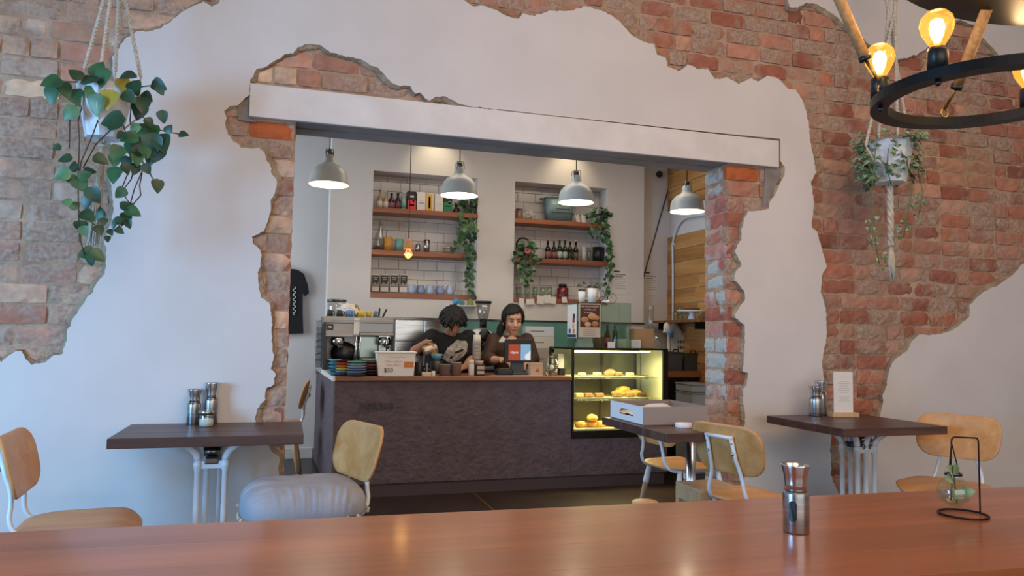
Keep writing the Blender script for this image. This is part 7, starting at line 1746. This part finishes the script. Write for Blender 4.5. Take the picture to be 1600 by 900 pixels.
# milk jug in his hand and the cup under it
jg = thing('pouring_jug', 'small steel milk jug held tilted in the hand of the man', 'jug', jug)
JT = Matrix.Rotation(R(72), 3, 'Y')
local(jg, 'body', MB().lathe([(0, -0.055), (0.040, -0.055), (0.043, -0.045), (0.036, 0.02), (0.032, 0.045), (0.038, 0.06), (0.034, 0.058), (0.028, 0.04), (0, -0.02)], n=24, mtx=JT), col('b9ab9c', 0.3, 0.5))
local(jg, 'handle', MB().tube([JT @ Vector((-0.034, 0, 0.045)), JT @ Vector((-0.07, 0, 0.035)), JT @ Vector((-0.066, 0, -0.02)), JT @ Vector((-0.04, 0, -0.04))], 0.005, 6), 'steel')
cq = mp(682, 559, -0.24)
tc_ = thing('teal_cup', 'teal coffee cup being filled in front of the man', 'cup', (cq.x, cq.y, cq.z-0.02))
local(tc_, 'body', MB().lathe([(0, 0), (0.024, 0), (0.04, 0.02), (0.048, 0.052), (0.044, 0.052), (0.03, 0.015), (0, 0.01)], n=26), col('5f97a8', 0.3)); local(tc_, 'handle', MB().tube([(0.046, 0, 0.042), (0.064, 0, 0.04), (0.06, 0, 0.018), (0.038, 0, 0.016)], 0.004, 6), col('5f97a8', 0.3))
hb = cq.z-0.02-CTZ; 
tag(MB().lathe([(0, 0), (0.05, 0), (0.052, 0.01), (0.052, hb-0.004), (0, hb-0.002)], (cq.x, cq.y, CTZ+0.0005), 22).build('cup_riser', 'black_plastic'), 'black round stand under the teal cup', 'stand')

# ---------------- the woman: brown blouse, at the till
WY = 6.26; wp = lambda px, py, dy=0.0: PY(px, py, WY+dy)
wom = thing('person', 'person with dark tied-back hair in a brown blouse working at the till', 'person', (wp(797, 600).x, WY+0.1, 0))
WT = Matrix.Translation(wp(801.5, 500.5, -0.02)) @ Matrix.Rotation(R(-4), 4, 'Z') @ Matrix.Rotation(R(10), 4, 'X') @ Matrix.Scale(1.06, 4)
b = MB(); head_into(b, WT)
neck = wp(799, 526, 0.03); chest = wp(797, 546, 0.04); waist = wp(797, 585, 0.07); hip = Vector((waist.x, WY+0.09, 0.70))
b.tube([WT @ Vector((0, 0.02, -0.08)), neck+Vector((0, 0.01, 0)), chest+Vector((0, 0.0, 0.05))], [0.052, 0.052, 0.07], 16)
def torso_w(mb, k=1.0):
    pts = [(wp(798, 524, 0.03), 0.075, 0.06), (wp(797, 530, 0.03), 0.155, 0.085), (chest, 0.172, 0.115), (wp(797, 566, 0.05), 0.145, 0.105), (waist, 0.14, 0.10), (hip, 0.175, 0.12)]
    verts = []; faces = []; n = 28
    for (c, rx, ry) in pts:
        for i in range(n):
            a = 2*math.pi*i/n; verts.append(c+Vector((rx*k*math.copysign(abs(math.cos(a))**0.9, math.cos(a)), ry*k*math.sin(a), 0)))
    for j in range(len(pts)-1):
        for i in range(n): faces.append((j*n+i, j*n+(i+1) % n, (j+1)*n+(i+1) % n, (j+1)*n+i))
    faces.append(tuple(range(n))[::-1]); faces.append(tuple((len(pts)-1)*n+i for i in range(n))); mb._add(verts, faces)
torso_w(b, 0.88)
b.sphere(wp(800, 533, -0.045), 0.05, 0.045, 0.05, 16, 12)     # open neckline
shL, shR = wp(771, 531, 0.03), wp(823, 531, 0.03)
elL = wp(762, 562, -0.02); wrL = wp(783, 562, -0.22); elR = wp(833, 562, -0.02); wrR = wp(818, 566, -0.22)
for s_, e_, w_ in ((shL, elL, wrL), (shR, elR, wrR)):
    b.tube([s_, e_], [0.048, 0.038], 14).sphere(e_, 0.038, n=14, m=10).tube([e_, e_.lerp(w_, 0.35), w_], [0.037, 0.036, 0.024], 14)
hand_into(b, wrL, (0.5, -0.8, -0.15), (0, -0.1, -1), -1, 0.4, 0.9); hand_into(b, wrR, (-0.4, -0.85, -0.15), (0, -0.1, -1), 1, 0.4, 0.9)
for s in (-1, 1):
    b.tube([hip+Vector((s*0.085, 0, 0.02)), Vector((hip.x+s*0.09, WY+0.07, 0.39)), Vector((hip.x+s*0.09, WY+0.11, 0.06))], [0.082, 0.052, 0.038], 14)
    b.tube([Vector((hip.x+s*0.09, WY+0.14, 0.033)), Vector((hip.x+s*0.10, WY-0.02, 0.028))], [0.035, 0.032], 12)
link('body', remesh(b, 0.0055, 3), 'skin_pale', wom)
face_parts(WT, wom, 0.8)
sh = MB(); torso_w(sh, 1.02)
for s_, e_, w_ in ((shL, elL, wrL), (shR, elR, wrR)): sh.sphere(s_, 0.064, n=16, m=10).tube([s_, s_.lerp(e_, 0.6), e_, e_.lerp(w_, 0.45)], [0.064, 0.062, 0.062, 0.054], 16).sphere(e_, 0.062, n=14, m=10)
link('blouse', remesh(sh, 0.008, 5, 'blouse'), 'shirt_brown', wom)
tr_ = MB()
for s in (-1, 1): tr_.tube([hip+Vector((s*0.08, 0, 0.06)), Vector((hip.x+s*0.09, WY+0.07, 0.39)), Vector((hip.x+s*0.09, WY+0.11, 0.08))], [0.10, 0.072, 0.055], 16)
tr_.sphere(hip+Vector((0, 0, 0.03)), 0.18, 0.13, 0.10, 18, 12); link('trousers', remesh(tr_, 0.01, 3, 'trousers'), 'trousers', wom)
hr = hair_cap(WT, lambda c: (c.y > 0.0 and c.z > -0.075) or c.z > 0.072+0.25*c.x or (c.z > 0.0 and c.y > -0.055 and abs(c.x) > 0.062) or (abs(c.x) > 0.074 and c.z > -0.05 and c.y > -0.025), 0.013, 0.06, 5)
hr.tube([WT @ Vector((-0.05, 0.07, -0.03)), WT @ Vector((-0.085, 0.06, -0.08)), WT @ Vector((-0.10, 0.04, -0.13)), WT @ Vector((-0.095, 0.03, -0.165))], [0.04, 0.038, 0.03, 0.008], 12)
hr.build('hair', 'hair_black', wom)
